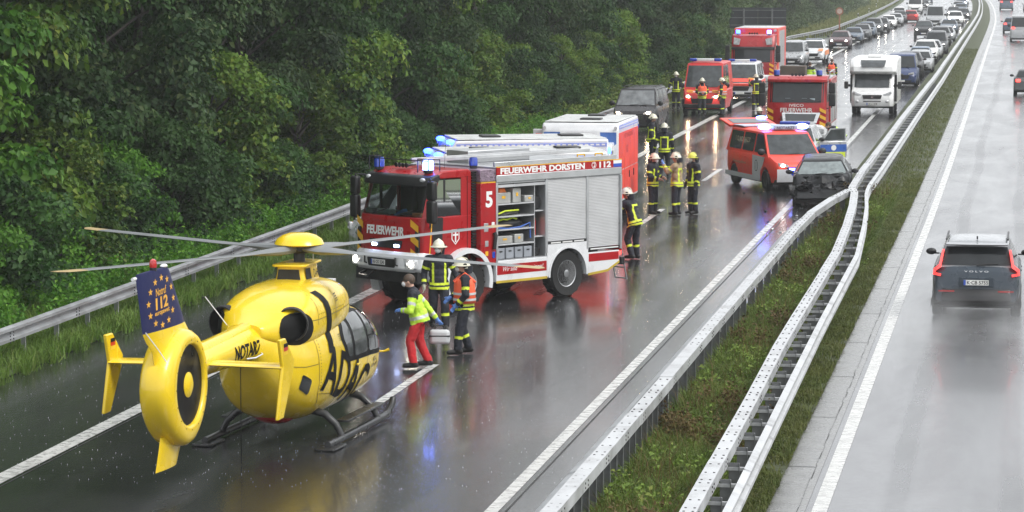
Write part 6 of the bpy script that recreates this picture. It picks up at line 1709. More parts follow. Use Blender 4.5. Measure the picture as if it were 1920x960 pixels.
# ---------------------------------------------------------------- motorhome
mh = empty('motorhome', (-7.42, 149.2, 0), R(-90)); tag(mh, 'white motorhome with overcab skylight leading the right hand queue', 'motorhome')
CREAM = pm('motorhome_white', (.78, .78, .77), rough=.28, coat=.5, var=.04, dirt=.12)
body = [(-6.0, .5), (-1.35, .5), (-1.35, 1.95), (-.75, 1.98), (-.55, 2.08), (-.62, 2.35), (-1.15, 2.62), (-1.7, 2.72), (-6.0, 2.74)]
m = MB(); m.ringed([[(x - i*(x > -1.3), y_, z - (j if z > 2.3 else 0)) for x, z in body] for y_, i, j in ((-1.14, .22, .08), (-.95, .05, .01), (0, 0, 0), (.95, .05, .01), (1.14, .22, .08))]); bd = m.build('coach_body', CREAM, mh, bevel=.03, sharp=30)
m = MB(); m.ringed([[(-.58, -.55, 2.30), (-.58, .55, 2.30)], [(-.90, -.60, 2.50), (-.90, .60, 2.50)], [(-1.12, -.62, 2.612), (-1.12, .62, 2.612)]], cap=False, closed=False); m.v = [(x + .03, y_, z + .02) for x, y_, z in m.v]; m.build('skylight', CGLL, bd)
for x in (-2.4, -3.6):
    m = MB(); m.b2(x-.3, x+.3, -.35, .35, 2.74, 2.83); m.build('roof_vent', CREAM, bd, bevel=.02)
nose = [(-2.2, .42), (-.06, .40), (.0, .62), (-.03, .92), (-.12, 1.08), (-.62, 1.26), (-1.05, 1.97), (-1.4, 2.0), (-2.2, 2.0)]
m = MB(); m.ringed([[(x - i*(1 if x > -.5 else .5), y_, z) for x, z in nose] for y_, i in ((-1.02, .22), (-.86, .05), (-.4, 0), (.4, 0), (.86, .05), (1.02, .22))]); cb = m.build('cab', CREAM, mh, bevel=.03, sharp=30)
m = MB(); m.ringed([[(lerp(-.62, -1.05, t) - i + .03, y_, lerp(1.26, 1.97, t) + .01) for y_, i in ((-.9, .08), (-.8, .03), (-.4, 0), (.4, 0), (.8, .03), (.9, .08))] for t in (.06, .5, .95)], cap=False, closed=False); ws = m.build('windscreen', CGLL, cb)
m = MB(); m.prism(rrect([(-.48, .97), (.48, .97), (.42, .78), (-.42, .78)], .04), 'x', -.04, .014); gg = m.build('grille', BLACKP, cb)
m = MB(); m.prism(oval(0, .875, .055, .055, n=14), 'x', .014, .022); m.build('badge', CHROME, gg)
m = MB(); m.b2(-.02, .018, -.42, .42, .64, .68); m.build('bumper_slot', BLACKP, cb)
plate(cb, (.014, 0, .54), (0, 1, 0), (1, 0, 0), 'OE-Z 1018')
for s in (-1, 1):
    m = MB(); m.prism(rrect([(s*.50, .98), (s*.93, 1.16), (s*.95, 1.04), (s*.6, .92)], .03), 'x', -.3, -.055); m.build('headlight', LAMP, cb, bevel=.01)
    m = MB(); m.ell((-.04, s*.72, .66), (.05, .09, .07), 10, 6); m.build('fog_lamp', LAMP, cb, smooth=True)
    m = MB(); m.add([(-.85, s*1.024, 1.3), (-1.7, s*1.024, 1.3), (-1.7, s*1.024, 1.95), (-1.2, s*1.024, 1.95)], [(0, 1, 2, 3)]); m.build('side_window', CGL, cb)
    m = MB(); m.box((-.75, s*1.30, 1.42), (.14, .2, .36)); mi = m.build('mirror', BLACKP, cb, bevel=.05); m = MB(); m.box((-.8, s*1.12, 1.40), (.06, .24, .12)); m.build('mirror_arm', BLACKP, mi, bevel=.01)
    m = MB(); m.b2(-1.352, -1.30, s*.98, s*1.14, .6, 1.9); m.build('side_fillet', BLACKP, bd)
    for x in (-.95, -4.6): wheel(mh, x, s*.9, .34, .22, .21, s)
m = MB(); m.b2(-5.9, -.3, -.9, .9, .32, .5); m.build('chassis', UNDER, mh)
# ---------------------------------------------------------------- traffic
PAL = {'black': (.012, .012, .014), 'grey': (.10, .105, .11), 'silver': (.42, .43, .44), 'white': (.72, .72, .71), 'blue': (.025, .045, .13), 'slate': (.09, .12, .16), 'maroon': (.06, .012, .016), 'red': (.35, .02, .02), 'bluegrey': (.20, .25, .32), 'beige': (.33, .31, .27)}
def cpaint(n):
    return pm('car_' + n, PAL[n], rough=.32, metal=.2 if n in ('silver', 'grey', 'slate', 'bluegrey') else 0, coat=.15, var=.05, dirt=.1)
LIB = {}
def qcar(kind, colr, x, y_, lights, label, group, rz=-90., name=None, tails='off'):
    key = (kind, lights, tails)
    nm = name or {'hatch': 'hatchback', 'sedan': 'saloon_car', 'estate': 'estate_car', 'suv': 'suv', 'mpv': 'people_carrier', 'van': 'van', 'panel': 'panel_van'}[kind]
    loc = (x, y_, 0); ang = R(rz) - math.atan2(cv(y_+5) - cv(y_-5), 10)
    if key not in LIB:
        e = car(nm, label, 'van' if kind in ('van', 'panel') else 'car', cpaint(colr), SP[kind], loc, ang, group, lights, '', CGL if colr != 'white' else CGLL, None, None, tails)
        LIB[key] = e
    else:
        e = copy_tree(LIB[key]); e.name = nm; e.location = loc; e.rotation_euler = (0, 0, ang)
        tag(e, label, 'van' if kind in ('van', 'panel') else 'car', group)
    for o in CH[e.name] if e.name in CH else kids(e):
        base = o.name.split('.')[0]
        if base in ('body', 'cabin', 'door_handle'):
            o.material_slots[0].link = 'OBJECT'; o.material_slots[0].material = cpaint(colr)
    return e
GQ = 'cars queueing along the median barrier'; GL = 'cars queueing on the hard shoulder'
right_q = [('hatch', 'silver', -8.0, 172.6, 'off', 'silver hatchback half hidden behind the motorhome'), ('van', 'blue', -7.35, 181.0, 'off', 'blue van behind the motorhome'),
 ('suv', 'black', -7.5, 195.6, 'on', 'black SUV with lit lamps behind the blue van'), ('estate', 'silver', -7.1, 204.5, 'off', 'silver estate car behind the black SUV'),
 ('hatch', 'bluegrey', -7.4, 213.8, 'off', 'blue grey hatchback in the queue by the barrier'), ('suv', 'white', -7.4, 224.5, 'drl', 'white SUV with day lamps in the queue by the barrier'),
 ('sedan', 'silver', -7.3, 234.0, 'off', 'silver saloon just behind the white SUV'), ('mpv', 'grey', -7.2, 245.0, 'drl', 'dark grey people carrier in the barrier queue'), ('estate', 'black', -7.5, 257.5, 'off', 'black estate car behind the dark grey people carrier'),
 ('suv', 'grey', -7.6, 270.5, 'off', 'dark grey SUV in the barrier queue'), ('sedan', 'silver', -7.5, 283, 'drl', 'silver saloon following the dark grey SUV'), ('suv', 'black', -9.9, 296., 'drl', 'black SUV with a roof box standing out from the queue'),
 ('sedan', 'slate', -8.0, 316, 'on', 'slate grey saloon with both lamps lit in the far queue'), ('panel', 'silver', -10.2, 343, 'off', 'silver delivery van standing out in the far queue'), ('suv', 'white', -8.2, 352, 'on', 'white SUV with lit lamps beside the delivery van'),
 ('estate', 'black', -8.0, 384, 'on', 'black estate car with lit lamps in the far queue'), ('sedan', 'grey', -9.6, 402, 'on', 'grey saloon far down the queue with lit lamps'), ('hatch', 'slate', -9.3, 430, 'on', 'slate hatchback near the end of the visible queue'),
 ('sedan', 'silver', -10.2, 456, 'on', 'pale saloon fading in the rain far down the queue'), ('mpv', 'bluegrey', -10.4, 486, 'on', 'blue grey people carrier fading in the rain'), ('sedan', 'white', -10.8, 520, 'on', 'white saloon at the hazy end of the queue')]
for k, c, x, y_, l, lab in right_q: qcar(k, c, x, y_ + 2.2, l, lab, GQ)
left_q = [('estate', 'maroon', -15.75, 259.5, 'on', 'dark maroon car heading the hard shoulder queue with both lamps lit'), ('sedan', 'slate', -15.6, 276.5, 'off', 'slate saloon second in the hard shoulder queue'), ('hatch', 'grey', -15.5, 289, 'off', 'grey hatchback in the hard shoulder queue'),
 ('estate', 'slate', -15.5, 298, 'off', 'slate estate car in the hard shoulder queue'), ('suv', 'grey', -15.4, 309, 'on', 'grey SUV with one bright lamp in the shoulder queue'), ('estate', 'black', -15.2, 320, 'on', 'black estate with bright lamps in the shoulder queue'),
 ('hatch', 'white', -15.1, 336, 'on', 'white hatchback with bright lamps in the shoulder queue'), ('sedan', 'silver', -15.0, 351, 'off', 'silver saloon far along the shoulder queue'), ('sedan', 'grey', -15.2, 368, 'off', 'grey saloon beside the braking car far along the shoulder'),
 ('hatch', 'white', -16.4, 395, 'off', 'small white car in the hazy shoulder queue'), ('panel', 'white', -15.6, 430, 'off', 'white delivery van far along the shoulder queue'), ('sedan', 'grey', -15.7, 468, 'drl', 'grey saloon behind the white delivery van'), ('hatch', 'silver', -16.3, 492, 'off', 'silver car fading in the rain behind the delivery van'), ('estate', 'slate', -17.0, 525, 'off', 'slate car at the hazy end of the shoulder')]
for k, c, x, y_, l, lab in left_q: qcar(k, c, x, y_ + 2.2, l, lab, GL)
qcar('hatch', 'red', -13.9, 372, 'off', 'red car with lit tail lamps turned round in the shoulder queue', GL, 90, tails='on')
# right carriageway
GRC = 'cars driving away on the right carriageway'
qcar('hatch', 'grey', .15, 173.5, 'off', 'dark grey hatchback driving away in the spray', GRC, 90, tails='on')
qcar('panel', 'silver', -.6, 286, 'off', 'pale van driving away with one red lamp', GRC, 90, tails='on')
qcar('suv', 'slate', -1.6, 318, 'off', 'dark car overtaking the pale van', GRC, 90, tails='on')
qcar('panel', 'slate', -3.2, 462, 'off', 'hazy dark van far along the right carriageway', GRC, 90, tails='on')
qcar('hatch', 'grey', .2, 455, 'off', 'hazy small car far along the right carriageway', GRC, 90, tails='on')

# the slate SUV driving away in the foreground
S = dict(SP['suv']); S.update(L=4.42, W=1.86, H=1.64, notail=True, r=.36, gh=(1.0, .30, -1.72, -2.08), wr=.66, wb=.94, tapr=.06, deck=[(2.21, .72), (2.08, .90), (1.25, 1.04), (.95, 1.08), (-1.7, 1.10), (-2.1, 1.10), (-2.17, 1.0), (-2.21, .62)], bul=.08)
SLATE = pm('suv_slate', (.028, .042, .058), rough=.28, metal=.2, coat=.25, var=.05, dirt=.12)
xv = car('slate_suv', 'slate blue SUV with wet shining roof driving away through its own spray', 'car', SLATE, S, (-.98, 66.45, 0), R(90), None, 'off', '', CGL, RIMD, pm('roof_silver', (.20, .21, .22), rough=.25, coat=.6, var=.03))
m = MB(); m.ringed([[(-2.16 - i, y_, .30), (-2.27 - i, y_, .42), (-2.25 - i, y_, .66)] for y_, i in ((-.88, -.12), (-.6, 0), (0, .015), (.6, 0), (.88, -.12))], cap=False, closed=False); o = m.build('rear_bumper', BLACKP, xv, smooth=True); sd = o.modifiers.new('t', 'SOLIDIFY'); sd.thickness = .03
plate(xv, (-2.27, 0, .80), (0, -1, 0), (-1, 0, 0), 'K·CB 5755')
m = MB(); m.b2(-2.235, -2.215, -.36, .36, .70, .90); m.build('plate_recess', SLATE, xv, bevel=.02)
text('V O L V O', CHROME, xv, (-2.18, 0, 1.02), (0, -1, 0), (0.3, 0, 1), .5, .035, .0, off=.03)
m = MB(); m.ringed([[(-1.78, y_, 1.60), (-2.02 + .05*abs(y_), y_, 1.575), (-2.0 + .05*abs(y_), y_, 1.555)] for y_ in (-.64, -.3, 0, .3, .64)], cap=False, closed=False); m.build('roof_spoiler', MT['roof_silver'], xv, smooth=True)
m = MB(); m.prism([(-1.35, 1.645), (-1.5, 1.645), (-1.52, 1.71), (-1.46, 1.71)], 'y', -.015, .015); m.build('aerial_fin', BLACKP, xv)
m = MB(); m.tube([(-2.13, .0, 1.16), (-2.11, -.45, 1.19)], .014, 5); m.build('rear_wiper', BLACKP, xv)
for s in (-1, 1):
    # tall L shaped tail lamp
    prof = [(s*.67, 1.46), (s*.715, 1.46), (s*.775, 1.16), (s*.89, 1.07), (s*.905, .95), (s*.74, .92), (s*.73, .97), (s*.85, .99), (s*.84, 1.04), (s*.735, 1.11)]
    fx = lambda z: -2.2 + (max(0, z - 1.05))*.62
    m = MB(); m.ringed([[(fx(z) - .03 + .14*max(0, abs(y_)-.8)/.1*.5, y_, z) for y_, z in prof], [(fx(z) + .10, y_, z) for y_, z in prof]]); tl = m.build('tail_light', glow('suv_tail', (1., .03, .025), .9), xv)
    m = MB(); m.b2(-2.262, -2.25, s*.45, s*.78, .60, .63); m.build('reflector', TAIL, xv)
    m = MB(); m.b2(-1.6, .3, s*.62, s*.66, 1.63, 1.665); m.build('roof_rail', BLACKP, xv, bevel=.01)
    m = MB(); m.b2(-2.2, 1.2, s*.925, s*.94, .27, .42); m.build('sill_cladding', BLACKP, xv, bevel=.02)

# ---------------------------------------------------------------- roadside signs and delineators
sg = empty('sign_board', (-19.75, 226, -1.1)); tag(sg, 'large dark back of a motorway sign board beside the wood', 'sign')
DK = pm('board_back', (.035, .04, .045), rough=.55, metal=.2, var=.2)
for k in range(4):
    m = MB(); m.b2(-2.05 + k*1.05, -1.02 + k*1.05, -.03, .03, 3.55, 5.1); m.build('board_panel', DK, sg)
for x in (-1.0, 1.1):
    m = MB(); m.b2(x-.06, x+.06, -.14, -.032, 0, 5.0); m.build('post', POST, sg)
for z in (3.8, 4.35, 4.9):
    m = MB(); m.b2(-2.0, 2.1, -.06, -.031, z-.03, z+.03); m.build('rib', POST, sg)
sp_ = empty('speed_sign', (-18.9, 312, 0)); tag(sp_, 'round traffic sign on an orange post beyond the slip road', 'sign')
RUST = pm('post_orange', (.32, .12, .06), rough=.6)
m = MB(); m.cyl((0, 0, 0), (0, 0, 2.5), .08, n=10); m.build('post', RUST, sp_)
m = MB(); m.lathe([(.40, -.02), (.40, .02), (.01, .021)], (0, -.12, 2.3), (0, -1, 0), 24); d_ = m.build('sign_face', RUST, sp_)
m = MB(); m.lathe([(.26, .0), (.26, .03), (.01, .031)], (0, -.125, 2.3), (0, -1, 0), 24); m.build('sign_centre', pm('sign_pale', (.55, .42, .36), rough=.6), d_)
for x, y_ in ((-19.6, 252), (-19.1, 330), (-19.3, 375), (-19.6, 415), (-20.2, 460), (-21.8, 520)):
    d = empty('delineator_post', (x + cv(y_), y_, 0)); tag(d, 'white roadside marker post with slanting black band', 'marker post', 'marker posts along the far verge')
    m = MB(); m.prism(rrect([(-.06, 0), (.06, 0), (.05, 1.05), (-.05, 1.0)], .01), 'y', -.05, .05); m.build('post', WHITE, d)
    m = MB(); m.prism([(-.062, .62), (.062, .70), (.062, .92), (-.062, .84)], 'y', -.054, .054); m.build('band', INK, d)
m = MB(); m.prism(rrect([(-.12, -.08), (.1, -.09), (.13, .07), (-.1, .1)], .03), 'z', 0, .09); o = m.build('crushed_cup', WHITE, None, bevel=.02); o.location = (-16.05, 69.4, 0); tag(o, 'crushed white cup lying on the road near the crash rail', 'litter')
# ---------------------------------------------------------------- people
SKIN = pm('skin', (.50, .30, .22), rough=.5, var=.08)
TURN = pm('turnout_navy', (.012, .014, .022), rough=.75, var=.3, scale=8, bump=.5, bscale=18)
TROU = pm('trouser_navy', (.013, .015, .024), rough=.75, var=.3, scale=8, bump=.5, bscale=18)
REFL = pm('reflective_yellow', (.66, .78, .04), rough=.5, var=.05)
TAN = pm('coat_tan', (.33, .24, .14), rough=.75, var=.15, bump=.5, bscale=18)
HELM = pm('helmet_cream', (.68, .65, .52), rough=.3, coat=.4, var=.06)
HELMY = pm('helmet_yellow', (.66, .64, .08), rough=.3, coat=.4)
HIV = pm('hi_vis_green', (.52, .78, .05), rough=.6, var=.06, bump=.4, bscale=16)
GREYR = pm('reflective_grey', (.55, .56, .54), rough=.4)
REDT = pm('trouser_red', (.50, .015, .02), rough=.7, var=.15, bump=.5, bscale=14)
VEST = pm('vest_orange', (.90, .13, .05), rough=.65, var=.06)
BOOT = pm('boot_black', (.012, .011, .011), rough=.45)
GLOV = pm('glove_dark', (.02, .02, .022), rough=.7)
GLB = pm('glove_blue', (.10, .22, .55), rough=.5)
MASKM = pm('mask_white', (.78, .78, .77), rough=.7)
HAIR = pm('hair_brown', (.07, .045, .03), rough=.6, var=.3, scale=20)
JBS = []
from mathutils import noise as nz_
BASE = dict(pel=(0, 0, .97), che=(0, 0, 1.34), nek=(0, 0, 1.50), hed=(.025, 0, 1.665),
            shl=(0, .205, 1.44), shr=(0, -.205, 1.44), ell=(-.02, .27, 1.15), elr=(-.02, -.27, 1.15), wrl=(.08, .27, .90), wrr=(.08, -.27, .90),
            hil=(0, .10, .94), hir=(0, -.10, .94), knl=(.03, .115, .50), knr=(.03, -.115, .50), anl=(0, .125, .09), anr=(0, -.125, .09))
def caps(m, a, b, ra, rb, n=10):
    a = Vector(a); b = Vector(b); d = (b-a); L = d.length; d.normalize()
    path = [a - d*ra*.85, a - d*ra*.5, a, b, b + d*rb*.5, b + d*rb*.85]
    m.tube(path, [ra*.45, ra*.85, ra, rb, rb*.85, rb*.45], n)
def person(label, x, y_, face, pose=None, kit='fire', sc=1.0, vest=None, helmet=HELM, coat=None, mask=False, head_yaw=0., group=None, vox=.015, glove=None, hairm=None, name='person'):
    J = dict(BASE); J.update(pose or {}); J = {k: Vector(v) for k, v in J.items()}
    e = empty(name, (x, y_, 0), R(face)); e.scale = (sc, sc, sc); tag(e, label, 'person', group)
    m = MB(); P_ = J
    up = (P_['nek'] - P_['pel']).normalized(); side = (P_['shl'] - P_['shr']).normalized(); fwd = side.cross(up).normalized()
    B = Matrix((fwd, side, up)).transposed()
    bulk = 1.0 if kit == 'fire' else .95
    m.ell(P_['che'] + up*.0, (.145*bulk, .215*bulk, .20), 16, 10, B); m.ell(P_['pel'].lerp(P_['che'], .5), (.15*bulk, .20*bulk, .22), 16, 10, B)
    m.ell(P_['pel'] - up*.02, (.155*bulk, .205*bulk, .17), 16, 10, B)
    # skirt of the jacket
    m.tube([P_['pel'] + up*.12, P_['pel'] - up*.13], [.17, .195], 14)
    caps(m, P_['shl'], P_['shr'], .095, .095); caps(m, P_['nek'] - up*.05, P_['nek'] + up*.05, .085, .07)
    caps(m, P_['nek'], P_['hed'] - Vector((0, 0, .04)), .06, .065)
    m.ell(P_['hed'], (.10, .08, .125), 16, 10); m.ell(P_['hed'] + Vector((.03, 0, -.06)), (.065, .06, .06), 12, 8)
    m.ell(P_['hed'] + Vector((.105, 0, -.015)), (.022, .015, .028), 8, 6)
    for s_ in (-1, 1): m.ell(P_['hed'] + Vector((-.0, s_*.082, -.01)), (.022, .014, .034), 8, 6)
    for s in 'lr':
        caps(m, P_['sh'+s], P_['el'+s], .088, .07); caps(m, P_['el'+s], P_['wr'+s], .07, .05)
        w = P_['wr'+s]; d = (w - P_['el'+s]).normalized(); sd = side if s == 'l' else -side
        palm = w + d*.075; caps(m, w + d*.02, palm, .036, .040)
        ax = d.cross(fwd); ax = ax.normalized() if ax.length > .2 else side
        ax2 = ax.cross(d).normalized(); sg = 1 if s == 'l' else -1
        for i, q in enumerate((-.030, -.010, .010, .030)):
            f0 = palm + ax2*q + d*.02; f1 = f0 + d*(.05 - .006*abs(i-1)) - ax*sg*.006; f2 = f1 + d*.03 - ax*sg*.028
            caps(m, f0, f1, .0115, .011, 6); caps(m, f1, f2, .011, .0095, 6)
        t0 = w + d*.03 + ax2*.03; caps(m, t0, t0 + d*.035 + ax2*.035, .013, .011, 6); caps(m, t0 + d*.035 + ax2*.035, t0 + d*.07 + ax2*.04, .011, .0095, 6)
        caps(m, P_['hi'+s], P_['kn'+s], .115, .088); caps(m, P_['kn'+s], P_['an'+s] + Vector((0, 0, .03)), .088, .078)
        a = P_['an'+s]; ff = pose.get('ft'+s, (1, 0, 0)) if pose else (1, 0, 0); ff = Vector(ff).normalized()
        caps(m, a - ff*.05 - Vector((0, 0, .02)), a + ff*.17 - Vector((0, 0, .035)), .058, .046); caps(m, a + Vector((0, 0, .08)), a - Vector((0, 0, .01)), .068, .06)
    o = m.build('body', TURN, e)
    md = o.modifiers.new('r', 'REMESH'); md.mode = 'VOXEL'; md.voxel_size = vox; md.use_smooth_shade = True
    sm = o.modifiers.new('s', 'SMOOTH'); sm.factor = .5; sm.iterations = 2
    JBS.append((o, J, kit, coat, glove, vest, up, fwd, side))
    H_ = P_['hed']; HM = Matrix.Translation(H_) @ Matrix.Rotation(R(head_yaw), 4, 'Z')
    if helmet is not None:
        m = MB(HM); rows = []
        for k in range(9):
            ph = math.pi/2*k/8; rows.append([(.155*math.cos(ph)*math.cos(t)*(1.08 if math.cos(t) < 0 else 1), .125*math.cos(ph)*math.sin(t), .025 + .15*math.sin(ph) - (.05 if math.cos(t) < -.2 else 0)*math.cos(ph)) for t in [2*math.pi*i/20 for i in range(20)]])
        m.ringed(rows); hm = m.build('helmet', helmet, e, smooth=True, sharp=80)
        m = MB(HM); m.lathe([(.150, .015), (.175, .02), (.172, .034), (.148, .04)], (.012, 0, 0), (0, 0, 1), 24); m.build('helmet_brim', helmet, hm, smooth=True)
        m = MB(HM); m.prism([(-.14, .08), (-.10, .16), (0, .19), (.10, .16), (.14, .08), (.1, .14), (0, .168), (-.1, .14)], 'y', -.014, .014); m.build('helmet_crest', helmet, hm)
        for s in (-1, 1):
            m = MB(HM); m.prism(rrect([(-.10, .0), (-.02, -.02), (-.02, .07), (-.08, .07)], .02), 'y', s*.108, s*.126); m.build('helmet_badge', INK, hm)
        m = MB(HM); m.tube([(-.10, 0, .01), (-.115, 0, -.13)], [.10, .085], 12); m.build('neck_flap', TURN, hm, smooth=True)
    elif hairm is not None:
        m = MB(HM); m.ell((-.012, 0, .035), (.112, .09, .112), 18, 10); m.v = [v for v in m.v]; m.build('hair', hairm, e, smooth=True)
    if mask:
        m = MB(HM); m.ell((.075, 0, -.045), (.055, .062, .055), 14, 8); m.build('face_mask', MASKM, e, smooth=True)
    for s_ in (-1, 1):
        m = MB(HM); m.ell((.092, s_*.032, .012), (.012, .014, .008), 8, 5); m.build('eye', INK, e)
    if vest is not None:
        # open-fronted waistcoat: a shell round the chest
        m = MB(); rows = []
        for t, a, b in ((-.02, .215, .235), (.16, .205, .235), (.33, .20, .24), (.44, .16, .22)):
            c0 = P_['pel'] + up*(t + .03)
            rows.append([c0 + fwd*(a*math.cos(q)) + side*(b*math.sin(q)) for q in [2*math.pi*i/20 for i in range(20)]])
        m.ringed(rows, cap=False); v = m.build('vest', vest, e, smooth=True)
        sd = v.modifiers.new('t', 'SOLIDIFY'); sd.thickness = .012
        for t0 in (.06, .17):
            m = MB(); m.ringed([[P_['pel'] + up*(t0 + dz) + fwd*(.219*math.cos(q)) + side*(.245*math.sin(q)) for q in [2*math.pi*i/20 for i in range(20)]] for dz in (0, .045)], cap=False); m.build('vest_band', GREYR, v, smooth=True)
        for s in (-1, 1):
            m = MB(); m.tube([P_['pel'] + up*.40 + fwd*.20 + side*s*.10, P_['nek'] + up*.05 + side*s*.11, P_['pel'] + up*.40 - fwd*.20 + side*s*.10], .022, 6); m.build('vest_strap', vest, v)
    return e

def seg_t(p, a, b):
    d = b - a; t = max(0, min(1, (p-a).dot(d)/d.length_squared)); return t, (p - (a + d*t)).length
def finish_people():
    dg = bpy.context.evaluated_depsgraph_get()
    for o, J, kit, coat, glove, vest, up, fwd, side in JBS:
        me = bpy.data.meshes.new_from_object(o.evaluated_get(dg)); o.modifiers.clear(); o.data = me
        ns = [v.normal.copy() for v in me.vertices]
        for v, n_ in zip(me.vertices, ns):
            if v.co.z < J['nek'].z and v.co.z > .16:
                q = v.co*9; a_ = nz_.noise(q + Vector((J['elr'].x*50, 3, 1))) + .6*nz_.noise(q*2.3)
                v.co += n_*a_*.011
        me.materials.clear()
        for mt in ([coat or TURN, REFL, TROU, BOOT, SKIN, glove or GLOV] if kit == 'fire' else [coat or HIV, GREYR, REDT, BOOT, SKIN, glove or GLB, TURN] if kit == 'medic' else [coat or HIV, GREYR, TROU, BOOT, SKIN, glove or SKIN, TURN]): me.materials.append(mt)
        bones = [('tor', J['pel'] - up*.14, J['nek'], .8), ('hed', J['nek'] + up*.06, J['hed'], .55)]
        for s in 'lr': bones += [('ua', J['sh'+s], J['el'+s], .5), ('fa', J['el'+s], J['wr'+s], .45), ('ha', J['wr'+s], J['wr'+s] + (J['wr'+s]-J['el'+s]).normalized()*.15, .45), ('th', J['hi'+s] - up*.18, J['kn'+s], .6), ('sh', J['kn'+s], J['an'+s] + Vector((0, 0, .08)), .6), ('ft', J['an'+s], J['an'+s] + Vector((.1, 0, -.04)), .5)]
        idx = []
        for p in me.polygons:
            c = p.center; best = None
            for nm, a, b, w in bones:
                t, d = seg_t(c, a, b); d = d/w
                if best is None or d < best[0]: best = (d, nm, t)
            _, nm, t = best; k = 0
            if nm == 'tor':
                h = (c - J['pel']).dot(up); yy = (c - J['pel']).dot(side)
                if kit == 'fire':
                    k = 0
                    if -.13 < h < -.075 or -.045 < h < .01: k = 1
                    elif .01 < h < .40 and .10 < abs(yy) < .145: k = 1
                    elif .36 < h < .41 and abs(yy) < .145 and (c - J['che']).dot(fwd) < 0: k = 1
                else:
                    k = 0
                    if -.03 < h < .03: k = 1
                    elif h > .40 or (h < -.10): k = 6
                if h < -.15: k = 2
            elif nm == 'hed': k = 4 if c.z > J['nek'].z + .02 or (c - J['nek']).dot(up) > .04 else 0
            elif nm == 'ua': k = 1 if .50 < t < .68 else (6 if kit != 'fire' and t < .25 else 0)
            elif nm == 'fa': k = 1 if .55 < t < .75 else 0
            elif nm == 'ha': k = 5
            elif nm == 'th': k = 2
            elif nm == 'sh': k = (1 if .42 < t < .58 else 2) if kit == 'fire' else 2
            elif nm == 'ft': k = 3
            idx.append(k)
        me.polygons.foreach_set('material_index', idx)
        me.polygons.foreach_set('use_smooth', [True]*len(me.polygons)); me.update()
WALK1 = dict(knl=(.22, .115, .52), anl=(.24, .125, .10), knr=(.0, -.115, .50), anr=(-.24, -.125, .16), ell=(-.12, .27, 1.17), wrl=(.02, .28, .93), elr=(.06, -.28, 1.16), wrr=(.22, -.24, .95))
# foreground three
medic_pose = dict(pel=(0, 0, .96), che=(.08, 0, 1.31), nek=(.13, 0, 1.46), hed=(.19, 0, 1.615), shl=(.10, .20, 1.40), shr=(.10, -.20, 1.40), ell=(.14, .30, 1.10), elr=(-.12, -.30, 1.13), wrl=(.30, .17, 1.10), wrr=(-.30, -.31, .90), knl=(.16, .11, .52), anl=(.10, .12, .10), knr=(.0, -.11, .51), anr=(-.16, -.12, .11))
person('paramedic in neon green jacket and red trousers carrying a white case', -11.02, 54.9, -172, medic_pose, 'medic', 1.0, None, None, None, True, 0, vox=.012, hairm=HAIR)
bag = empty('medical_case', (-10.70, 55.26, .55), R(-172)); tag(bag, 'white medical case held low by the paramedic', 'case')
m = MB(); m.box((0, 0, 0), (.38, .15, .27)); m.build('shell', pm('case_grey_white', (.55, .56, .57), rough=.45), bag, bevel=.06, seg=3)
m = MB(); m.box((0, 0, .02), (.385, .155, .025)); m.build('seam', BLACKP, bag, bevel=.005)
m = MB(); m.tube([(-.09, 0, .15), (-.07, 0, .21), (.07, 0, .21), (.09, 0, .15)], .014, 6); m.build('handle', BLACKP, bag)
person('firefighter in dark kit and cream helmet walking between the fire engine and the paramedic', -11.75, 60.6, -75, dict(knl=(.14, .115, .51), anl=(.15, .125, .10), knr=(.02, -.115, .5), anr=(-.2, -.125, .13), ell=(.0, .33, 1.18), wrl=(.16, .42, .96), elr=(-.05, -.29, 1.16), wrr=(.05, -.30, .92)), 'fire', 1.02, mask=True, glove=pm('glove_pale', (.45, .45, .36), rough=.7), vox=.012, head_yaw=-20)
person('firefighter in orange waistcoat and cream helmet facing the helicopter', -10.55, 57.0, -165, dict(hed=(.05, 0, 1.66), ell=(.0, .28, 1.15), wrl=(.16, .22, .97), elr=(.08, -.27, 1.16), wrr=(.25, -.16, 1.06), knl=(.10, .115, .50), anl=(.14, .125, .09), anr=(-.08, -.125, .10)), 'fire', 1.02, VEST, mask=True, vox=.012, glove=GLB)
# rear of the fire engine
person('firefighter leaning in at the back of the red fire engine', -9.70, 76.0, 160, dict(che=(.10, 0, 1.33), nek=(.16, 0, 1.48), hed=(.22, 0, 1.64), shl=(.13, .2, 1.42), shr=(.13, -.2, 1.42), ell=(.32, .24, 1.28), wrl=(.5, .2, 1.42), elr=(.12, -.28, 1.14), wrr=(.25, -.24, .95), knl=(.15, .11, .52), anl=(.02, .12, .10)), 'fire', 1.0)
# group in the middle of the carriageway
person('firefighter with white mask reading something in his hands', -10.9, 89.6, -20, dict(ell=(.02, .27, 1.15), wrl=(.26, .16, 1.10), elr=(.02, -.27, 1.15), wrr=(.26, -.14, 1.08), hed=(.05, 0, 1.65)), 'fire', 1.0, mask=True, glove=SKIN)
person('commander in tan coat with arm raised talking to two firefighters', -10.16, 89.4, 165, dict(ell=(.18, .28, 1.26), wrl=(.32, .22, 1.48), elr=(.0, -.28, 1.14), wrr=(.1, -.26, .9)), 'fire', 1.02, None, HELM, TAN, glove=GLB)
person('firefighter with yellow helmet standing behind the commander in tan', -9.72, 89.9, -140, {}, 'fire', 1.0, None, HELMY, mask=True)
person('firefighter in profile in front of the grey van', -13.55, 110.9, 10, dict(hed=(.05, 0, 1.66)), 'fire', 1.04, head_yaw=0)
person('firefighter seen from behind standing in front of the grey van', -12.42, 105.4, 95, dict(ell=(-.02, .30, 1.16), wrl=(.05, .33, .92)), 'fire', 1.02)
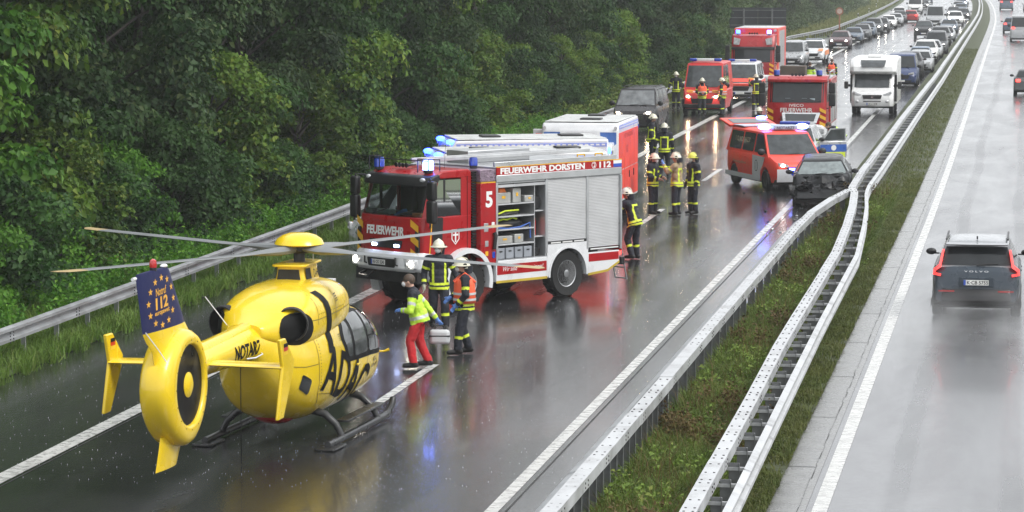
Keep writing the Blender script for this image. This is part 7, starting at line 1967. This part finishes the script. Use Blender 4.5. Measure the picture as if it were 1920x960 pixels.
# far firefighters
person('firefighter standing alone on the verge beside the red fire van', -17.5, 153.5, -95, dict(elr=(.0, -.33, 1.17), wrr=(.02, -.40, .93), ell=(0, .33, 1.17), wrl=(.02, .40, .93)), 'fire', 1.03, mask=True)
person('firefighter in orange vest standing before the bonnet of the red fire van', -15.5, 147.0, -75, dict(wrl=(.25, .1, 1.08), wrr=(.25, -.1, 1.08)), 'fire', 1.0, VEST)
person('firefighter in orange vest with a raised arm beside the red fire van', -14.55, 147.4, 170, dict(elr=(.10, -.32, 1.40), wrr=(.12, -.30, 1.66)), 'fire', 1.0, VEST)
person('firefighter leaning towards the white fire service van', -13.35, 152.4, 110, dict(ell=(.1, .3, 1.28), wrl=(.25, .28, 1.45)), 'fire', 1.0)
person('firefighter hidden to the helmet behind the doctor van', -10.3, 119.0, -95, {}, 'fire', .98)
person('police officer in neon jacket bending into the police car door', -6.75, 113.2, 190, dict(che=(.22, 0, 1.22), nek=(.36, 0, 1.30), hed=(.48, 0, 1.38), shl=(.30, .2, 1.28), shr=(.30, -.2, 1.28), ell=(.42, .25, 1.05), wrl=(.55, .2, .9), elr=(.42, -.25, 1.05), wrr=(.55, -.2, .9)), 'officer', 1.02, None, None, hairm=HAIR)
person('helper in orange vest standing in the empty lane behind the fire engine', -11.2, 178., 80, {}, 'fire', 1.0, VEST, None, hairm=HAIR)
person('helper in neon green jacket behind the fire engine roof', -12.05, 172., 80, {}, 'officer', 1.0, None, None, hairm=HAIR)
finish_people()
# ---------------------------------------------------------------- rain mist
def volbox(name, b, dens, colr, label, noise=None, aniso=0.3):
    m = MB(); m.b2(*b); o = m.build(name, None); o.data.materials.clear()
    mt = bpy.data.materials.new(name); mt.use_nodes = True; nt = mt.node_tree; nt.nodes.remove(nt.nodes['Principled BSDF'])
    v = nt.nodes.new('ShaderNodeVolumePrincipled'); v.inputs['Color'].default_value = (*colr, 1); v.inputs['Density'].default_value = dens; v.inputs['Anisotropy'].default_value = aniso
    nt.links.new(v.outputs[0], nt.nodes['Material Output'].inputs['Volume'])
    o.data.materials.append(mt); o.display_type = 'WIRE'
    return tag(o, label, 'mist', kind='stuff'), nt, v
volbox('haze', (-640, 540, -110, 1490, -1.25, 33.), .00036, (.95, .96, .97), 'thin rain mist hanging over the whole motorway')

o, nt, v = volbox('spray', (-2.9, 1.0, 54.0, 66.2, .01, 1.5), 0., (.93, .94, .95), 'grey tyre spray thrown up behind the slate SUV')
N = nt.nodes; L = nt.links
geo = N.new('ShaderNodeNewGeometry'); sx = N.new('ShaderNodeSeparateXYZ'); L.new(geo.outputs['Position'], sx.inputs[0])
def mth(op, a, b=None, c=None):
    n = N.new('ShaderNodeMath'); n.operation = op
    for i, q in enumerate((a, b, c)):
        if q is None: continue
        if isinstance(q, (int, float)): n.inputs[i].default_value = q
        else: L.new(q, n.inputs[i])
    return n.outputs[0]
def sm(x, a, b):
    n = N.new('ShaderNodeMapRange'); n.interpolation_type = 'SMOOTHSTEP'; n.inputs[1].default_value = a; n.inputs[2].default_value = b; L.new(x, n.inputs[0]); return n.outputs[0]
Xo, Yo, Zo = sx.outputs
nz = N.new('ShaderNodeTexNoise'); nz.inputs['Scale'].default_value = 1.6; nz.inputs['Detail'].default_value = 4; L.new(geo.outputs['Position'], nz.inputs['Vector'])
wheelL = mth('SUBTRACT', 1.0, sm(mth('ABSOLUTE', mth('ADD', Xo, 1.85)), .05, .85))
wheelR = mth('SUBTRACT', 1.0, sm(mth('ABSOLUTE', mth('ADD', Xo, .10)), .05, .85))
lat = mth('ADD', mth('MAXIMUM', wheelL, wheelR), .25)
lat = mth('MULTIPLY', lat, mth('MULTIPLY', sm(Xo, -2.9, -2.2), mth('SUBTRACT', 1.0, sm(Xo, .3, 1.0))))
lon = mth('MULTIPLY', sm(Yo, 54.0, 63.0), mth('SUBTRACT', 1.0, sm(Yo, 65.2, 66.2)))
hgt = mth('SUBTRACT', 1.0, sm(Zo, .05, 1.0))
den = mth('MULTIPLY', mth('MULTIPLY', lat, lon), mth('MULTIPLY', hgt, sm(nz.outputs['Fac'], .34, .70)))
L.new(mth('MULTIPLY', den, .34), v.inputs['Density'])
o.data.materials[0].cycles.volume_step_rate = 1.0 if hasattr(o.data.materials[0].cycles, 'volume_step_rate') else 1
# rain splashing on the road: small water crowns
rngp = np.random.default_rng(77)
n = 6500
yy = 42 + 150*rngp.random(n)**1.2; xx = rngp.uniform(-18, -6.1, n)
hh = rngp.uniform(.006, .022, n); rr3 = rngp.uniform(.003, .007, n)
vs = np.zeros((n, 4, 3)); a0 = rngp.uniform(0, 6.28, n)
for k in range(3):
    vs[:, k, 0] = xx + rr3*np.cos(a0 + k*2.094); vs[:, k, 1] = yy + rr3*np.sin(a0 + k*2.094); vs[:, k, 2] = .002
vs[:, 3, 0] = xx; vs[:, 3, 1] = yy; vs[:, 3, 2] = hh
fs = (np.arange(n)[:, None, None]*4 + np.array([[0, 1, 3], [1, 2, 3], [2, 0, 3]])[None]).reshape(-1, 3)
me = bpy.data.meshes.new('rain_splashes'); me.from_pydata(vs.reshape(-1, 3).tolist(), [], fs.tolist())
me.materials.append(pm('splash_water', (.7, .72, .74), rough=.15, spec=.6)); o = bpy.data.objects.new('rain_splashes', me); col.objects.link(o)
tag(o, 'tiny rain splashes jumping all over the wet carriageway', 'rain', kind='stuff')
